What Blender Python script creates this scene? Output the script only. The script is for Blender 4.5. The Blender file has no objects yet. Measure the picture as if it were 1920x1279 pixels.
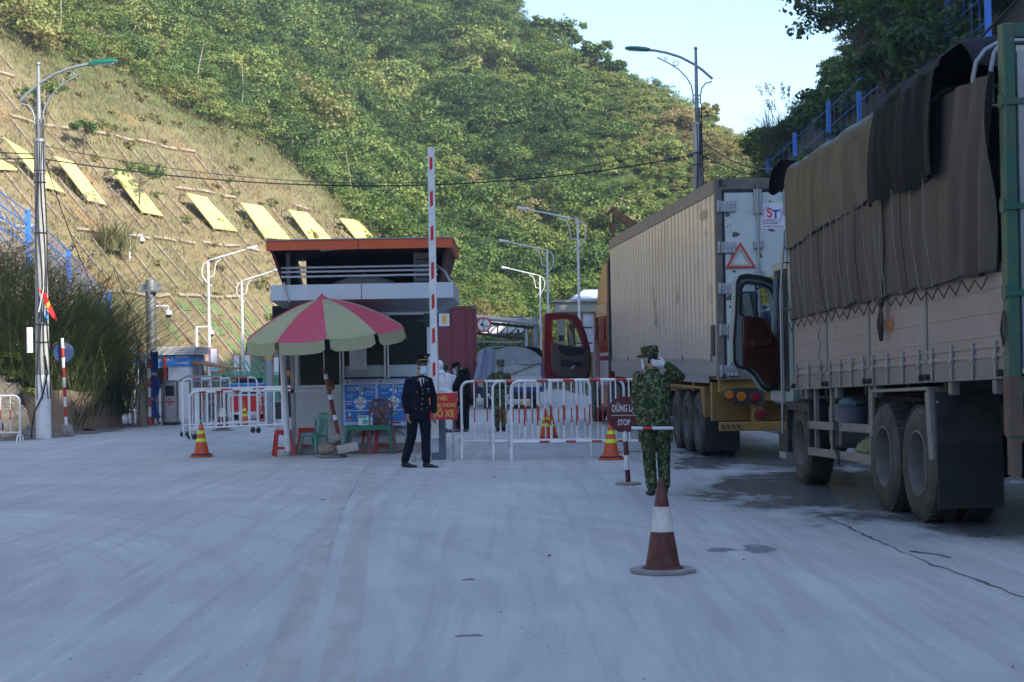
import bpy,bmesh,math,random
import numpy as np
from mathutils import Vector,Matrix,Euler,noise as mnoise
from mathutils.kdtree import KDTree
random.seed(7)
rng=np.random.default_rng(11)
scene=bpy.context.scene
COL=scene.collection
R=math.radians
# ------------------------------------------------------------------ camera
F_PX,EYE=3300.0,1.63
PITCH,ROLL=33.5/3300,R(1.0)
cam_d=bpy.data.cameras.new('camera')
cam_d.sensor_width=36.0
cam_d.lens=36.0*F_PX/1920
cam_d.clip_start=0.1
cam_d.clip_end=2000
cam_d.dof.use_dof=True
cam_d.dof.focus_distance=27.0
cam_d.dof.aperture_fstop=4.5
cam=bpy.data.objects.new('camera',cam_d)
COL.objects.link(cam)
FW=Vector((0,math.cos(PITCH),math.sin(PITCH)))
_u=Vector((0,-math.sin(PITCH),math.cos(PITCH)))
_r=Vector((1,0,0))
RT=_r*math.cos(ROLL)-_u*math.sin(ROLL)
UP=_u*math.cos(ROLL)+_r*math.sin(ROLL)
EYEP=Vector((0,0,EYE))
cam.matrix_world=Matrix(((RT.x,UP.x,-FW.x,0),(RT.y,UP.y,-FW.y,0),(RT.z,UP.z,-FW.z,EYE),(0,0,0,1)))
scene.camera=cam
# ------------------------------------------------------------------ light
SUN_EL=33.0
SUN_DIR=Vector((0.80,-0.60,0)).normalized()*math.cos(R(SUN_EL))+Vector((0,0,math.sin(R(SUN_EL))))
world=bpy.data.worlds.new('World')
scene.world=world
world.use_nodes=True
wn=world.node_tree
sky=wn.nodes.new('ShaderNodeTexSky')
sky.sky_type='NISHITA'
sky.sun_disc=False
sky.sun_elevation=R(SUN_EL)
sky.sun_rotation=math.atan2(SUN_DIR.x,SUN_DIR.y)
sky.air_density=1.0
sky.dust_density=0.8
sky.ozone_density=3.2
bgn=wn.nodes['Background']
bgn.inputs['Strength'].default_value=0.15
wn.links.new(sky.outputs[0],bgn.inputs[0])
sun_d=bpy.data.lights.new('sun','SUN')
sun_d.energy=4.3
sun_d.angle=R(0.5)
sun_d.color=(1.0,0.93,0.80)
sun=bpy.data.objects.new('sun',sun_d)
COL.objects.link(sun)
sun.rotation_euler=(-SUN_DIR).to_track_quat('-Z','Y').to_euler()
scene.view_settings.view_transform='Standard'
scene.view_settings.look='None'
scene.view_settings.gamma=1
scene.view_settings.exposure=1.32
scene.view_settings.use_curve_mapping=False
try:
 scene.cycles.max_bounces=6
 scene.cycles.transparent_max_bounces=12
 scene.cycles.use_denoising=True
except Exception:
 pass
# ------------------------------------------------------------------ helpers
def ray(px,py):
 return FW+RT*((px-960)/F_PX)-UP*((py-639.5)/F_PX)
def G(px,py,z=0.0):
 d=ray(px,py)
 return EYEP+d*((z-EYE)/d.z)
def P(px,py,Y):
 d=ray(px,py)
 return EYEP+d*(Y/d.y)
def V(*a):
 return Vector(a)
class MB:
 """collects shapes and links them as ONE mesh object"""
 def __init__(s):
  s.v=[];s.f=[];s.mi=[];s.cur=0
 def add(s,vs,fs,mi=None):
  b=len(s.v)
  s.v.extend([tuple(p)for p in vs])
  for f in fs:
   s.f.append(tuple(i+b for i in f))
   s.mi.append(s.cur if mi is None else mi)
  return s
 def box(s,c,d,M=None,mi=None,taper=None):
  x,y,z=d[0]/2,d[1]/2,d[2]/2
  t=taper or(1,1)
  p=[Vector((sx*x*(t[0]if sz>0 else 1),sy*y*(t[1]if sz>0 else 1),sz*z))for sz in(-1,1)for sx,sy in((-1,-1),(1,-1),(1,1),(-1,1))]
  if M is not None:
   p=[M@q for q in p]
  c=Vector(c)
  return s.add([q+c for q in p],[(0,3,2,1),(4,5,6,7),(0,1,5,4),(1,2,6,5),(2,3,7,6),(3,0,4,7)],mi)
 def bx(s,x0,x1,y0,y1,z0,z1,mi=None):
  return s.box(((x0+x1)/2,(y0+y1)/2,(z0+z1)/2),(x1-x0,y1-y0,z1-z0),None,mi)
 def hexa(s,p,mi=None):
  """8 corners: bottom loop 0-3, top loop 4-7"""
  return s.add(p,[(0,3,2,1),(4,5,6,7),(0,1,5,4),(1,2,6,5),(2,3,7,6),(3,0,4,7)],mi)
 def tube(s,pts,r,n=8,mi=None,cap=True,closed=False):
  pts=[Vector(p)for p in pts]
  N=len(pts)
  rs=r if isinstance(r,(list,tuple))else[r]*N
  t0=(pts[1]-pts[0]).normalized()
  a=t0.orthogonal().normalized()
  vs=[]
  for i,p in enumerate(pts):
   if closed:
    t=(pts[(i+1)%N]-pts[i-1]).normalized()
   elif i==0:
    t=t0
   elif i==N-1:
    t=(pts[-1]-pts[-2]).normalized()
   else:
    t=((pts[i+1]-p).normalized()+(p-pts[i-1]).normalized())
    t=t.normalized()if t.length>1e-6 else t0
   a=(a-t*a.dot(t))
   a=a.normalized()if a.length>1e-6 else t.orthogonal().normalized()
   b=t.cross(a)
   for k in range(n):
    an=2*math.pi*k/n
    vs.append(p+(a*math.cos(an)+b*math.sin(an))*rs[i])
  fs=[]
  for i in range(N if closed else N-1):
   j=(i+1)%N
   for k in range(n):
    k2=(k+1)%n
    fs.append((i*n+k,i*n+k2,j*n+k2,j*n+k))
  if cap and not closed:
   fs.append(tuple(reversed(range(n))))
   fs.append(tuple(range((N-1)*n,N*n)))
  return s.add(vs,fs,mi)
 def cyl(s,p0,p1,r0,r1=None,n=16,mi=None):
  return s.tube([p0,p1],[r0,r0 if r1 is None else r1],n,mi)
 def lathe(s,prof,n=24,M=None,mi=None,cap=True,a0=0,a1=360):
  """prof: (r, z) pairs round local z"""
  full=abs(a1-a0)>=360
  m=n if full else n+1
  vs=[]
  for r,z in prof:
   for k in range(m):
    a=R(a0+(a1-a0)*k/n)
    vs.append(Vector((r*math.cos(a),r*math.sin(a),z)))
  if M is not None:
   vs=[M@q for q in vs]
  fs=[]
  for i in range(len(prof)-1):
   for k in range(n):
    k2=(k+1)%m
    fs.append((i*m+k,i*m+k2,(i+1)*m+k2,(i+1)*m+k))
  if cap and full:
   if prof[0][0]>1e-5:fs.append(tuple(reversed(range(m))))
   if prof[-1][0]>1e-5:fs.append(tuple(range((len(prof)-1)*m,len(prof)*m)))
  return s.add(vs,fs,mi)
 def ell(s,c,r,M=None,n=14,mi=None):
  prof=[(math.sin(math.pi*i/n),-math.cos(math.pi*i/n))for i in range(n+1)]
  prof[0]=(1e-4,-1);prof[-1]=(1e-4,1)
  D=Matrix.Diagonal((r[0],r[1],r[2],1))if not isinstance(r,(int,float))else Matrix.Diagonal((r,r,r,1))
  MM=Matrix.Translation(Vector(c))@((M.to_4x4()if M is not None else Matrix.Identity(4))@D)
  return s.lathe(prof,n,MM,mi)
 def prism(s,poly,M,t,mi=None):
  """2-D outline in M's xy plane, thickness t along M's z (centred)"""
  n=len(poly)
  vs=[M@Vector((p[0],p[1],-t/2))for p in poly]+[M@Vector((p[0],p[1],t/2))for p in poly]
  fs=[tuple(reversed(range(n))),tuple(range(n,2*n))]+[(i,(i+1)%n,n+(i+1)%n,n+i)for i in range(n)]
  return s.add(vs,fs,mi)
 def ring(s,outer,inner,M,t,mi=None):
  """flat frame between two outlines with the same number of points"""
  n=len(outer)
  vs=[]
  for z in(-t/2,t/2):
   vs+=[M@Vector((p[0],p[1],z))for p in outer]+[M@Vector((p[0],p[1],z))for p in inner]
  fs=[]
  for i in range(n):
   j=(i+1)%n
   fs+=[(i,n+i,n+j,j),(2*n+i,2*n+j,3*n+j,3*n+i),(i,j,2*n+j,2*n+i),(n+i,3*n+i,3*n+j,n+j)]
  return s.add(vs,fs,mi)
 def grid(s,fn,nu,nv,mi=None):
  vs=[fn(i/nu,j/nv)for i in range(nu+1)for j in range(nv+1)]
  w=nv+1
  return s.add(vs,[(i*w+j,(i+1)*w+j,(i+1)*w+j+1,i*w+j+1)for i in range(nu)for j in range(nv)],mi)
 def sheet(s,fn,nu,nv,t,mi=None):
  """a grid with real thickness t along its normal direction function"""
  a=[fn(i/nu,j/nv)for i in range(nu+1)for j in range(nv+1)]
  w=nv+1
  b=[]
  for i in range(nu+1):
   for j in range(nv+1):
    du=a[min(i+1,nu)*w+j]-a[max(i-1,0)*w+j]
    dv=a[i*w+min(j+1,nv)]-a[i*w+max(j-1,0)]
    nn=du.cross(dv)
    nn=nn.normalized()if nn.length>1e-9 else Vector((0,0,1))
    b.append(a[i*w+j]+nn*t)
  o=len(a)
  fs=[(i*w+j,i*w+j+1,(i+1)*w+j+1,(i+1)*w+j)for i in range(nu)for j in range(nv)]
  fs+=[(o+i*w+j,o+(i+1)*w+j,o+(i+1)*w+j+1,o+i*w+j+1)for i in range(nu)for j in range(nv)]
  for i in range(nu):
   for j in(0,nv):
    k=(i*w+j,(i+1)*w+j,o+(i+1)*w+j,o+i*w+j)
    fs.append(k if j==0 else k[::-1])
  for j in range(nv):
   for i in(0,nu):
    k=(i*w+j,o+i*w+j,o+i*w+j+1,i*w+j+1)
    fs.append(k if i==0 else k[::-1])
  return s.add(a+b,fs,mi)
 def mesh(s,name,mats):
  me=bpy.data.meshes.new(name)
  me.from_pydata(s.v,[],s.f)
  for m in(mats if isinstance(mats,(list,tuple))else[mats]):
   me.materials.append(m)
  if any(s.mi):
   me.polygons.foreach_set('material_index',s.mi)
  return me
 def build(s,name,mats,parent=None,smooth=35,bevel=0,label=None):
  me=s.mesh(name,mats)
  if smooth:
   me.polygons.foreach_set('use_smooth',[True]*len(me.polygons))
   me.set_sharp_from_angle(angle=R(smooth))
  me.update()
  o=bpy.data.objects.new(name,me)
  COL.objects.link(o)
  if parent is not None:
   o.parent=parent
  if bevel:
   bv=o.modifiers.new('bevel','BEVEL')
   bv.width=bevel;bv.segments=2;bv.limit_method='ANGLE';bv.angle_limit=R(40)
  if label:o['label']=label
  return o
def tag(o,label,cat,group=None):
 o['label']=label;o['category']=cat
 if group:o['group']=group
 return o
def thing(name,label,cat,loc=(0,0,0),rz=0,group=None):
 o=bpy.data.objects.new(name,None)
 COL.objects.link(o)
 o.empty_display_size=0.2
 o.location=loc;o.rotation_euler=(0,0,R(rz))
 return tag(o,label,cat,group)
def kids(o):
 return[c for c in bpy.data.objects if c.parent==o]
def dup(o,loc=None,rz=None,label=None):
 def cp(src,par):
  c=src.copy();COL.objects.link(c)
  if par is not None:c.parent=par
  for k in list(src.children):cp(k,c)
  return c
 c=cp(o,None)
 if loc is not None:c.location=loc
 if rz is not None:c.rotation_euler=(0,0,R(rz))
 if label:c['label']=label
 return c
def struct(o):
 o['kind']='structure';return o
def stuff(o):
 o['kind']='stuff';return o
def MX(o,x,y):
 """matrix with origin o, axes x, y, and z = x cross y"""
 x=Vector(x).normalized();z=x.cross(Vector(y)).normalized();y=z.cross(x)
 o=Vector(o)
 return Matrix(((x.x,y.x,z.x,o.x),(x.y,y.y,z.y,o.y),(x.z,y.z,z.z,o.z),(0,0,0,1)))
def rrect(w,h,r,n=4,cx=0,cy=0):
 pts=[]
 for sx,sy,a in((1,1,0),(-1,1,90),(-1,-1,180),(1,-1,270)):
  for k in range(n+1):
   an=R(a+90*k/n)
   pts.append((cx+sx*(w/2-r)+r*math.cos(an),cy+sy*(h/2-r)+r*math.sin(an)))
 return pts
def arc(c,r,a0,a1,n,ax,ay):
 c=Vector(c);ax=Vector(ax);ay=Vector(ay)
 return[c+ax*(r*math.cos(R(a0+(a1-a0)*k/n)))+ay*(r*math.sin(R(a0+(a1-a0)*k/n)))for k in range(n+1)]
# ------------------------------------------------------------------ materials
def mat(name,col,rough=0.6,metal=0.0,var=0.12,scale=6.0,bump=0.0,bscale=30.0,dirt=None,damt=0.35,dscale=1.5,coat=0.0,stretch=None,spec=0.5):
 m=bpy.data.materials.new(name)
 m.use_nodes=True
 nt=m.node_tree;N=nt.nodes;L=nt.links
 b=N['Principled BSDF']
 tc=N.new('ShaderNodeTexCoord')
 src=tc.outputs['Object']
 if stretch:
  mp=N.new('ShaderNodeMapping');mp.inputs['Scale'].default_value=stretch
  L.new(src,mp.inputs[0]);src=mp.outputs[0]
 n1=N.new('ShaderNodeTexNoise');n1.inputs['Scale'].default_value=scale;n1.inputs['Detail'].default_value=5
 L.new(src,n1.inputs['Vector'])
 mr=N.new('ShaderNodeMapRange')
 mr.inputs[1].default_value=0.3;mr.inputs[2].default_value=0.7
 mr.inputs[3].default_value=1-var;mr.inputs[4].default_value=1+var
 L.new(n1.outputs[0],mr.inputs[0])
 vm=N.new('ShaderNodeVectorMath');vm.operation='SCALE'
 vm.inputs[0].default_value=col[:3]
 L.new(mr.outputs[0],vm.inputs['Scale'])
 out=vm.outputs[0]
 if dirt:
  n2=N.new('ShaderNodeTexNoise');n2.inputs['Scale'].default_value=dscale;n2.inputs['Detail'].default_value=8;n2.inputs['Roughness'].default_value=0.7
  L.new(src,n2.inputs['Vector'])
  r2=N.new('ShaderNodeMapRange');r2.inputs[1].default_value=0.42;r2.inputs[2].default_value=0.72
  r2.inputs[3].default_value=0;r2.inputs[4].default_value=damt
  L.new(n2.outputs[0],r2.inputs[0])
  mx=N.new('ShaderNodeMix');mx.data_type='RGBA'
  L.new(r2.outputs[0],mx.inputs[0]);L.new(out,mx.inputs[6]);mx.inputs[7].default_value=(*dirt[:3],1)
  out=mx.outputs[2]
 L.new(out,b.inputs['Base Color'])
 b.inputs['Roughness'].default_value=rough
 b.inputs['Metallic'].default_value=metal
 b.inputs['Specular IOR Level'].default_value=spec
 if coat:b.inputs['Coat Weight'].default_value=coat
 if bump:
  n3=N.new('ShaderNodeTexNoise');n3.inputs['Scale'].default_value=bscale;n3.inputs['Detail'].default_value=4
  L.new(src,n3.inputs['Vector'])
  bp=N.new('ShaderNodeBump');bp.inputs['Strength'].default_value=bump;bp.inputs['Distance'].default_value=0.02
  L.new(n3.outputs[0],bp.inputs['Height']);L.new(bp.outputs[0],b.inputs['Normal'])
 return m
DUST=(0.30,0.26,0.21)
m_white=mat('white_paint',(0.72,0.74,0.75),0.45,var=.06,dirt=(0.45,0.42,0.36),damt=.35,dscale=4)
m_red=mat('red_paint',(0.42,0.025,0.025),0.45,var=.15,dirt=(0.25,.1,.08),damt=.3,dscale=5)
m_orangered=mat('orange_red_paint',(0.52,0.07,0.03),0.5,var=.2,dirt=(0.5,.3,.2),damt=.4,dscale=8)
m_galv=mat('galvanised_steel',(0.36,0.38,0.40),0.42,0.65,var=.12,dirt=(.2,.18,.16),damt=.3)
m_polegrey=mat('grey_pole_paint',(0.27,0.30,0.33),0.5,0.3,var=.1)
m_concrete=mat('pole_concrete',(0.33,0.33,0.32),0.85,var=.12,scale=9,bump=.25,bscale=60,dirt=(.2,.19,.17),damt=.5,dscale=2)
m_black=mat('black_rubber',(0.018,0.018,0.019),0.65,var=.2)
m_cable=mat('cable_black',(0.012,0.012,0.013),0.6,var=.1)
m_dark=mat('dark_steel',(0.03,0.03,0.032),0.55,0.2,var=.3,dirt=DUST,damt=.15)
m_tyre=mat('tyre_rubber',(0.030,0.029,0.028),0.8,var=.25,scale=10,bump=.3,bscale=40,dirt=(.13,.115,.095),damt=.75,dscale=3)
m_green_lamp=mat('green_lamp_paint',(0.005,0.13,0.085),0.35,var=.05,coat=.3)
m_blue=mat('blue_fence_paint',(0.055,0.22,0.75),0.5,var=.1)
m_glass_d=mat('dark_window_glass',(.020,.024,.026),.06,var=.05,spec=.45)
m_alu=mat('white_aluminium',(0.62,0.66,0.70),0.35,0.1,var=.04,dirt=(.4,.4,.4),damt=.2,dscale=2)
m_aluframe=mat('window_frame_white',(0.68,0.70,0.74),0.35,var=.04)
def attr_mat(name,rough=0.9,trans=0.0,bump=0,bscale=3,var=0.0,vscale=2.0):
 m=bpy.data.materials.new(name);m.use_nodes=True
 nt=m.node_tree;N=nt.nodes;L=nt.links
 b=N['Principled BSDF']
 a=N.new('ShaderNodeAttribute');a.attribute_name='Col'
 out=a.outputs['Color']
 tc=N.new('ShaderNodeTexCoord')
 if var:
  n1=N.new('ShaderNodeTexNoise');n1.inputs['Scale'].default_value=vscale;n1.inputs['Detail'].default_value=8;n1.inputs['Roughness'].default_value=.7
  L.new(tc.outputs['Object'],n1.inputs['Vector'])
  mr=N.new('ShaderNodeMapRange');mr.inputs[1].default_value=.3;mr.inputs[2].default_value=.7;mr.inputs[3].default_value=1-var;mr.inputs[4].default_value=1+var
  L.new(n1.outputs[0],mr.inputs[0])
  vm=N.new('ShaderNodeVectorMath');vm.operation='SCALE'
  L.new(out,vm.inputs[0]);L.new(mr.outputs[0],vm.inputs['Scale']);out=vm.outputs[0]
 L.new(out,b.inputs['Base Color'])
 b.inputs['Roughness'].default_value=rough
 b.inputs['Specular IOR Level'].default_value=0.25
 if bump:
  n3=N.new('ShaderNodeTexNoise');n3.inputs['Scale'].default_value=bscale;n3.inputs['Detail'].default_value=8
  L.new(tc.outputs['Object'],n3.inputs['Vector'])
  bp=N.new('ShaderNodeBump');bp.inputs['Strength'].default_value=bump;bp.inputs['Distance'].default_value=.15
  L.new(n3.outputs[0],bp.inputs['Height']);L.new(bp.outputs[0],b.inputs['Normal'])
 if trans:
  t=N.new('ShaderNodeBsdfTranslucent');L.new(out,t.inputs['Color'])
  mx=N.new('ShaderNodeMixShader');mx.inputs[0].default_value=trans
  L.new(b.outputs[0],mx.inputs[1]);L.new(t.outputs[0],mx.inputs[2])
  L.new(mx.outputs[0],N['Material Output'].inputs['Surface'])
 return m
m_leaf=attr_mat('leaf',0.6,0.3)
m_blade=attr_mat('grass_blade',0.8,0.25)
m_ground=attr_mat('hill_soil',0.95,0,bump=.6,bscale=2.5,var=.3,vscale=1.2)
def np_mesh(name,verts,faces_n,cols,material,smooth=False):
 """verts (M,3); every face is the next faces_n vertices; cols (F,3)"""
 M_=len(verts);Fn=M_//faces_n
 me=bpy.data.meshes.new(name)
 me.vertices.add(M_);me.vertices.foreach_set('co',np.ascontiguousarray(verts,dtype=np.float32).ravel())
 me.loops.add(M_);me.loops.foreach_set('vertex_index',np.arange(M_,dtype=np.int32))
 me.polygons.add(Fn)
 me.polygons.foreach_set('loop_start',np.arange(0,M_,faces_n,dtype=np.int32))
 try:me.polygons.foreach_set('loop_total',np.full(Fn,faces_n,dtype=np.int32))
 except Exception:pass
 at=me.attributes.new('Col','FLOAT_COLOR','FACE')
 c4=np.ones((Fn,4),dtype=np.float32);c4[:,:3]=cols
 at.data.foreach_set('color',c4.ravel())
 me.materials.append(material)
 me.update(calc_edges=True)
 o=bpy.data.objects.new(name,me);COL.objects.link(o)
 return o
# ------------------------------------------------------------------ terrain
def sstep(a,b,x):
 t=np.clip((x-a)/(b-a),0,1)
 return t*t*(3-2*t)
def smin(a,b,k):
 h=np.clip(0.5+0.5*(b-a)/k,0,1)
 return b*(1-h)+a*h-k*h*(1-h)
def smax(a,b,k):
 return-smin(-a,-b,k)
_ph=rng.uniform(0,6.28,(24,));_dr=rng.uniform(0,6.28,(24,))
def wob(X,Y,wl,n=6,o=0):
 z=0
 for i in range(n):
  a=_dr[(i+o)%24];k=2*np.pi/(wl*(0.6+0.8*((i*7+o)%5)/4))
  z=z+np.sin((X*np.cos(a)+Y*np.sin(a))*k+_ph[(i+o)%24])
 return z/n
def cut_plane(X,Y):
 return 10.7+1.1*((X+19)*-.93+(Y-80)*.37)+1.3*np.maximum(Y-103,0)+1.6*np.maximum(X+6,0)
def natural(X,Y):
 n1=9.2-.914*(X+9.7)+.30*(Y-99.8)
 s2=.80*(Y-114)+1.2*wob(X,Y,16,6,3)
 h=smax(n1,s2,5.0)+1.0*wob(X,Y,22,6,9)
 xs=np.array([-80,-20,-6,1.5,5,8.9,13.2,19,24,40,90])
 zs=np.array([75,70,50,30.0,26.9,24.4,22.2,17.6,14.4,11,9.0])
 cap=np.interp(X,xs,zs)+.7*wob(X,Y,9,5,5)
 return smin(h,cap,3.0)
def road_d(X,Y):
 return X+.063*Y
def height(X,Y):
 left=np.minimum(cut_plane(X,Y)+.15*wob(X,Y,4,6,1),natural(X,Y))
 z=smax(left,-0.06+0*X,.5)
 d1=Y-43.35+2.2*sstep(-12.2,-13.4,X);d2=-X-11.25+.034*(Y-42.6)
 t=np.clip(np.minimum(d1,d2),0,40)
 bank=(1.0+0.62*np.minimum(t,3.6)+.12*np.clip(t-3.6,0,20)+.22*wob(X,Y,3.5,6,2))*sstep(0.0,.5,t)
 bank=bank*(1-sstep(46.5,49.5,Y+.5*(X+11)))
 z=np.maximum(z,bank-0.06)
 d=road_d(X,Y)
 dd=np.array([-100,8.2,9.2,13,18,25,34,42,60,140]);zz=np.array([-.06,-.06,.6,4.6,10.3,19.5,33,44,53,56.])
 r=np.interp(d,dd,zz)
 hi=1-sstep(40,74,Y)  # out-of-view ridge top shaped to shade the road yet let sun reach the far slope
 r=np.where(r>20,20+(r-20)*hi,r)
 taper=1-sstep(86,112,Y)
 r=r*taper+(.5*wob(X,Y,6,6,7)+.9*wob(X,Y,17,6,11))*sstep(9,16,d)*taper
 back=.62*np.clip(-34-Y,0,60)*(1+.15*wob(X,Y,14,6,3))  # unseen hill added behind the camera: darkens window reflections, shades the foreground
 return np.maximum(np.maximum(z,np.where(r>0.02,r,-0.06)),np.where(back>.02,back,-.06))
xs=np.arange(-75,115.1,.8);ys=np.arange(-75,235,.8)
GX,GY=np.meshgrid(xs,ys,indexing='ij')
GZ=height(GX,GY)
nx,ny=GX.shape
me=bpy.data.meshes.new('hillside')
vco=np.stack([GX,GY,GZ],-1).reshape(-1,3)
idx=np.arange(nx*ny).reshape(nx,ny)
fc=np.stack([idx[:-1,:-1],idx[1:,:-1],idx[1:,1:],idx[:-1,1:]],-1).reshape(-1,4)
me.from_pydata(vco.tolist(),[],fc.tolist())
isN=(cut_plane(GX,GY)>natural(GX,GY))
zc=np.clip(GZ,0,60)
colr=np.zeros((nx,ny,3))
tan=np.array([.215,.16,.095]);earth=np.array([.33,.17,.08]);olive=np.array([.12,.145,.055]);wood=np.array([.055,.085,.022]);grey=np.array([.16,.145,.13]);dk=np.array([.06,.055,.035])
w1=(wob(GX,GY,5,6,4)*.5+.5)[...,None];w2=sstep(.35,.7,wob(GX,GY,3.1,6,13)+.2*wob(GX,GY,.9,6,1))[...,None]
colr=tan*(1-w1*.6)+olive*w1*.6
colr=colr*(1-.6*w2)+earth*.6*w2
nn=np.maximum(sstep(-1.0,1.2,cut_plane(GX,GY)-natural(GX,GY)),0*GX)[...,None]
colr=colr*(1-nn)+wood*nn
flat=(sstep(.35,.0,GZ))[...,None]
colr=colr*(1-flat)+grey*flat
bk=((GX<-9.3)&(GY<51)&(GY>15)&(GX>-24))[...,None]
colr=np.where(bk,grey*.8,colr)
rh=(sstep(8.5,9.5,road_d(GX,GY))*(1-sstep(112,118,GY)))[...,None]
colr=colr*(1-rh)+dk*rh
colr=np.where((GY<-33)[...,None],wood*.7,colr)  # unseen back hill coloured dark so the windows reflect dark
at=me.attributes.new('Col','FLOAT_COLOR','POINT')
c4=np.ones((nx*ny,4),dtype=np.float32);c4[:,:3]=colr.reshape(-1,3)
at.data.foreach_set('color',c4.ravel())
me.materials.append(m_ground)
me.polygons.foreach_set('use_smooth',[True]*len(me.polygons))
me.update()
hill=bpy.data.objects.new('hillside',me);COL.objects.link(hill);struct(hill)
def hz(x,y):
 return float(height(np.array([float(x)]),np.array([float(y)]))[0])
def hit(px,py,y0=30,y1=220):
 """where the sight line of a place in the photo meets the terrain"""
 d=ray(px,py)
 Ys=np.arange(y0,y1,.15)
 Xs=d.x/d.y*Ys;Zs=EYE+d.z/d.y*Ys
 hh=height(Xs,Ys)
 k=np.argmax(hh>=Zs)
 return Vector((Xs[k],Ys[k],hh[k]))
# ------------------------------------------------------------------ road
def road_material():
 m=bpy.data.materials.new('dusty_concrete_road');m.use_nodes=True
 nt=m.node_tree;N=nt.nodes;L=nt.links
 b=N['Principled BSDF']
 tc=N.new('ShaderNodeTexCoord');src=tc.outputs['Object']
 def noise(sc,det=6,stretch=None,rough=.6,dist=0):
  s=src
  if stretch:
   mp=N.new('ShaderNodeMapping');mp.inputs['Scale'].default_value=stretch[:3];mp.inputs['Rotation'].default_value=(0,0,R(stretch[3]));L.new(src,mp.inputs[0]);s=mp.outputs[0]
  n=N.new('ShaderNodeTexNoise');n.inputs['Scale'].default_value=sc;n.inputs['Detail'].default_value=det;n.inputs['Roughness'].default_value=rough;n.inputs['Distortion'].default_value=dist
  L.new(s,n.inputs['Vector']);return n.outputs[0]
 def mr(s,a,b_,c,d):
  n=N.new('ShaderNodeMapRange');n.interpolation_type='SMOOTHSTEP'
  for i,v in enumerate((a,b_,c,d)):n.inputs[i+1].default_value=v
  L.new(s,n.inputs[0]);return n.outputs[0]
 def mth(op,a,b_=None):
  n=N.new('ShaderNodeMath');n.operation=op
  for i,v in enumerate((a,b_)):
   if v is None:continue
   if isinstance(v,(int,float)):n.inputs[i].default_value=v
   else:L.new(v,n.inputs[i])
  return n.outputs[0]
 def mix(f,a,b_):
  n=N.new('ShaderNodeMix');n.data_type='RGBA'
  if isinstance(f,float):n.inputs[0].default_value=f
  else:L.new(f,n.inputs[0])
  for i,v in((6,a),(7,b_)):
   if isinstance(v,tuple):n.inputs[i].default_value=(*v,1)
   else:L.new(v,n.inputs[i])
  return n.outputs[2]
 base=mix(mr(noise(.35,8),.3,.7,0,1),(.41,.405,.40),(.50,.493,.485))
 sw=noise(1.0,7,(2.2,.10,1,9),.65,.6)
 base=mix(mr(sw,.42,.66,0,.36),base,(.31,.305,.302))
 sw2=noise(1.0,7,(2.8,.16,1,-24),.6,.9)
 base=mix(mr(sw2,.5,.68,0,.4),base,(.58,.575,.565))
 sw3=noise(1.0,6,(7,.22,1,4),.6,.4)
 pv=N.new('ShaderNodeVectorMath');pv.operation='SUBTRACT';pv.inputs[1].default_value=(-13,11,0);L.new(src,pv.inputs[0])
 ln=N.new('ShaderNodeVectorMath');ln.operation='LENGTH';L.new(pv.outputs[0],ln.inputs[0])
 s3=N.new('ShaderNodeSeparateXYZ');L.new(pv.outputs[0],s3.inputs[0])
 cv=N.new('ShaderNodeCombineXYZ');L.new(mth('MULTIPLY',ln.outputs['Value'],2.4),cv.inputs[0]);L.new(mth('MULTIPLY',mth('ARCTAN2',s3.outputs[1],s3.outputs[0]),1.4),cv.inputs[1])
 an=N.new('ShaderNodeTexNoise');an.inputs['Scale'].default_value=1;an.inputs['Detail'].default_value=8;an.inputs['Roughness'].default_value=.75;L.new(cv.outputs[0],an.inputs['Vector'])
 base=mix(mr(an.outputs[0],.45,.62,0,.36),base,(.30,.296,.294))
 base=mix(mr(an.outputs[0],.42,.33,0,.4),base,(.56,.56,.56))
 gr=noise(160,2)
 base=mix(mr(gr,.55,.75,0,.30),base,(.20,.195,.19))
 base=mix(mr(sw3,.50,.66,0,.36),base,(.28,.278,.28))
 sp=noise(38,3)
 base=mix(mr(sp,.62,.75,0,.35),base,(.15,.145,.14))
 sx=N.new('ShaderNodeSeparateXYZ');L.new(src,sx.inputs[0])
 def blob(cx,cy,rx,ry):
  a=mth('DIVIDE',mth('SUBTRACT',sx.outputs[0],cx),rx);c=mth('DIVIDE',mth('SUBTRACT',sx.outputs[1],cy),ry)
  return mth('SQRT',mth('ADD',mth('MULTIPLY',a,a),mth('MULTIPLY',c,c)))
 wn_=noise(.9,8,(1,.55,1,0),.7,.5)
 d1=mth('MINIMUM',blob(4.6,21.0,2.6,4.6),blob(4.2,28.5,2.2,5.5))
 d1=mth('MINIMUM',d1,blob(5.0,16.6,1.8,2.6))
 wet=mr(mth('ADD',d1,mth('MULTIPLY',mth('SUBTRACT',wn_,.5),2.6)),.62,1.12,1,0)
 base=mix(mth('MULTIPLY',wet,.68),base,(.045,.046,.052))
 st=blob(2.05,14.75,.16,.42);st2=blob(1.72,14.75,.17,.2)
 stain=mr(mth('ADD',mth('MINIMUM',st,st2),mth('MULTIPLY',mth('SUBTRACT',noise(6,6),.5),2.0)),.6,1.0,.75,0)
 base=mix(stain,base,(.075,.08,.095))
 L.new(base,b.inputs['Base Color'])
 rg=N.new('ShaderNodeMapRange');L.new(wet,rg.inputs[0]);rg.inputs[3].default_value=.8;rg.inputs[4].default_value=.18
 rn=mth('ADD',rg.outputs[0],mth('MULTIPLY',mth('SUBTRACT',noise(5,6),.5),.25))
 L.new(rn,b.inputs['Roughness'])
 b.inputs['Specular IOR Level'].default_value=.4
 bp=N.new('ShaderNodeBump');bp.inputs['Strength'].default_value=.25;bp.inputs['Distance'].default_value=.012
 L.new(noise(14,8,None,.7),bp.inputs['Height']);L.new(bp.outputs[0],b.inputs['Normal'])
 return m
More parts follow.
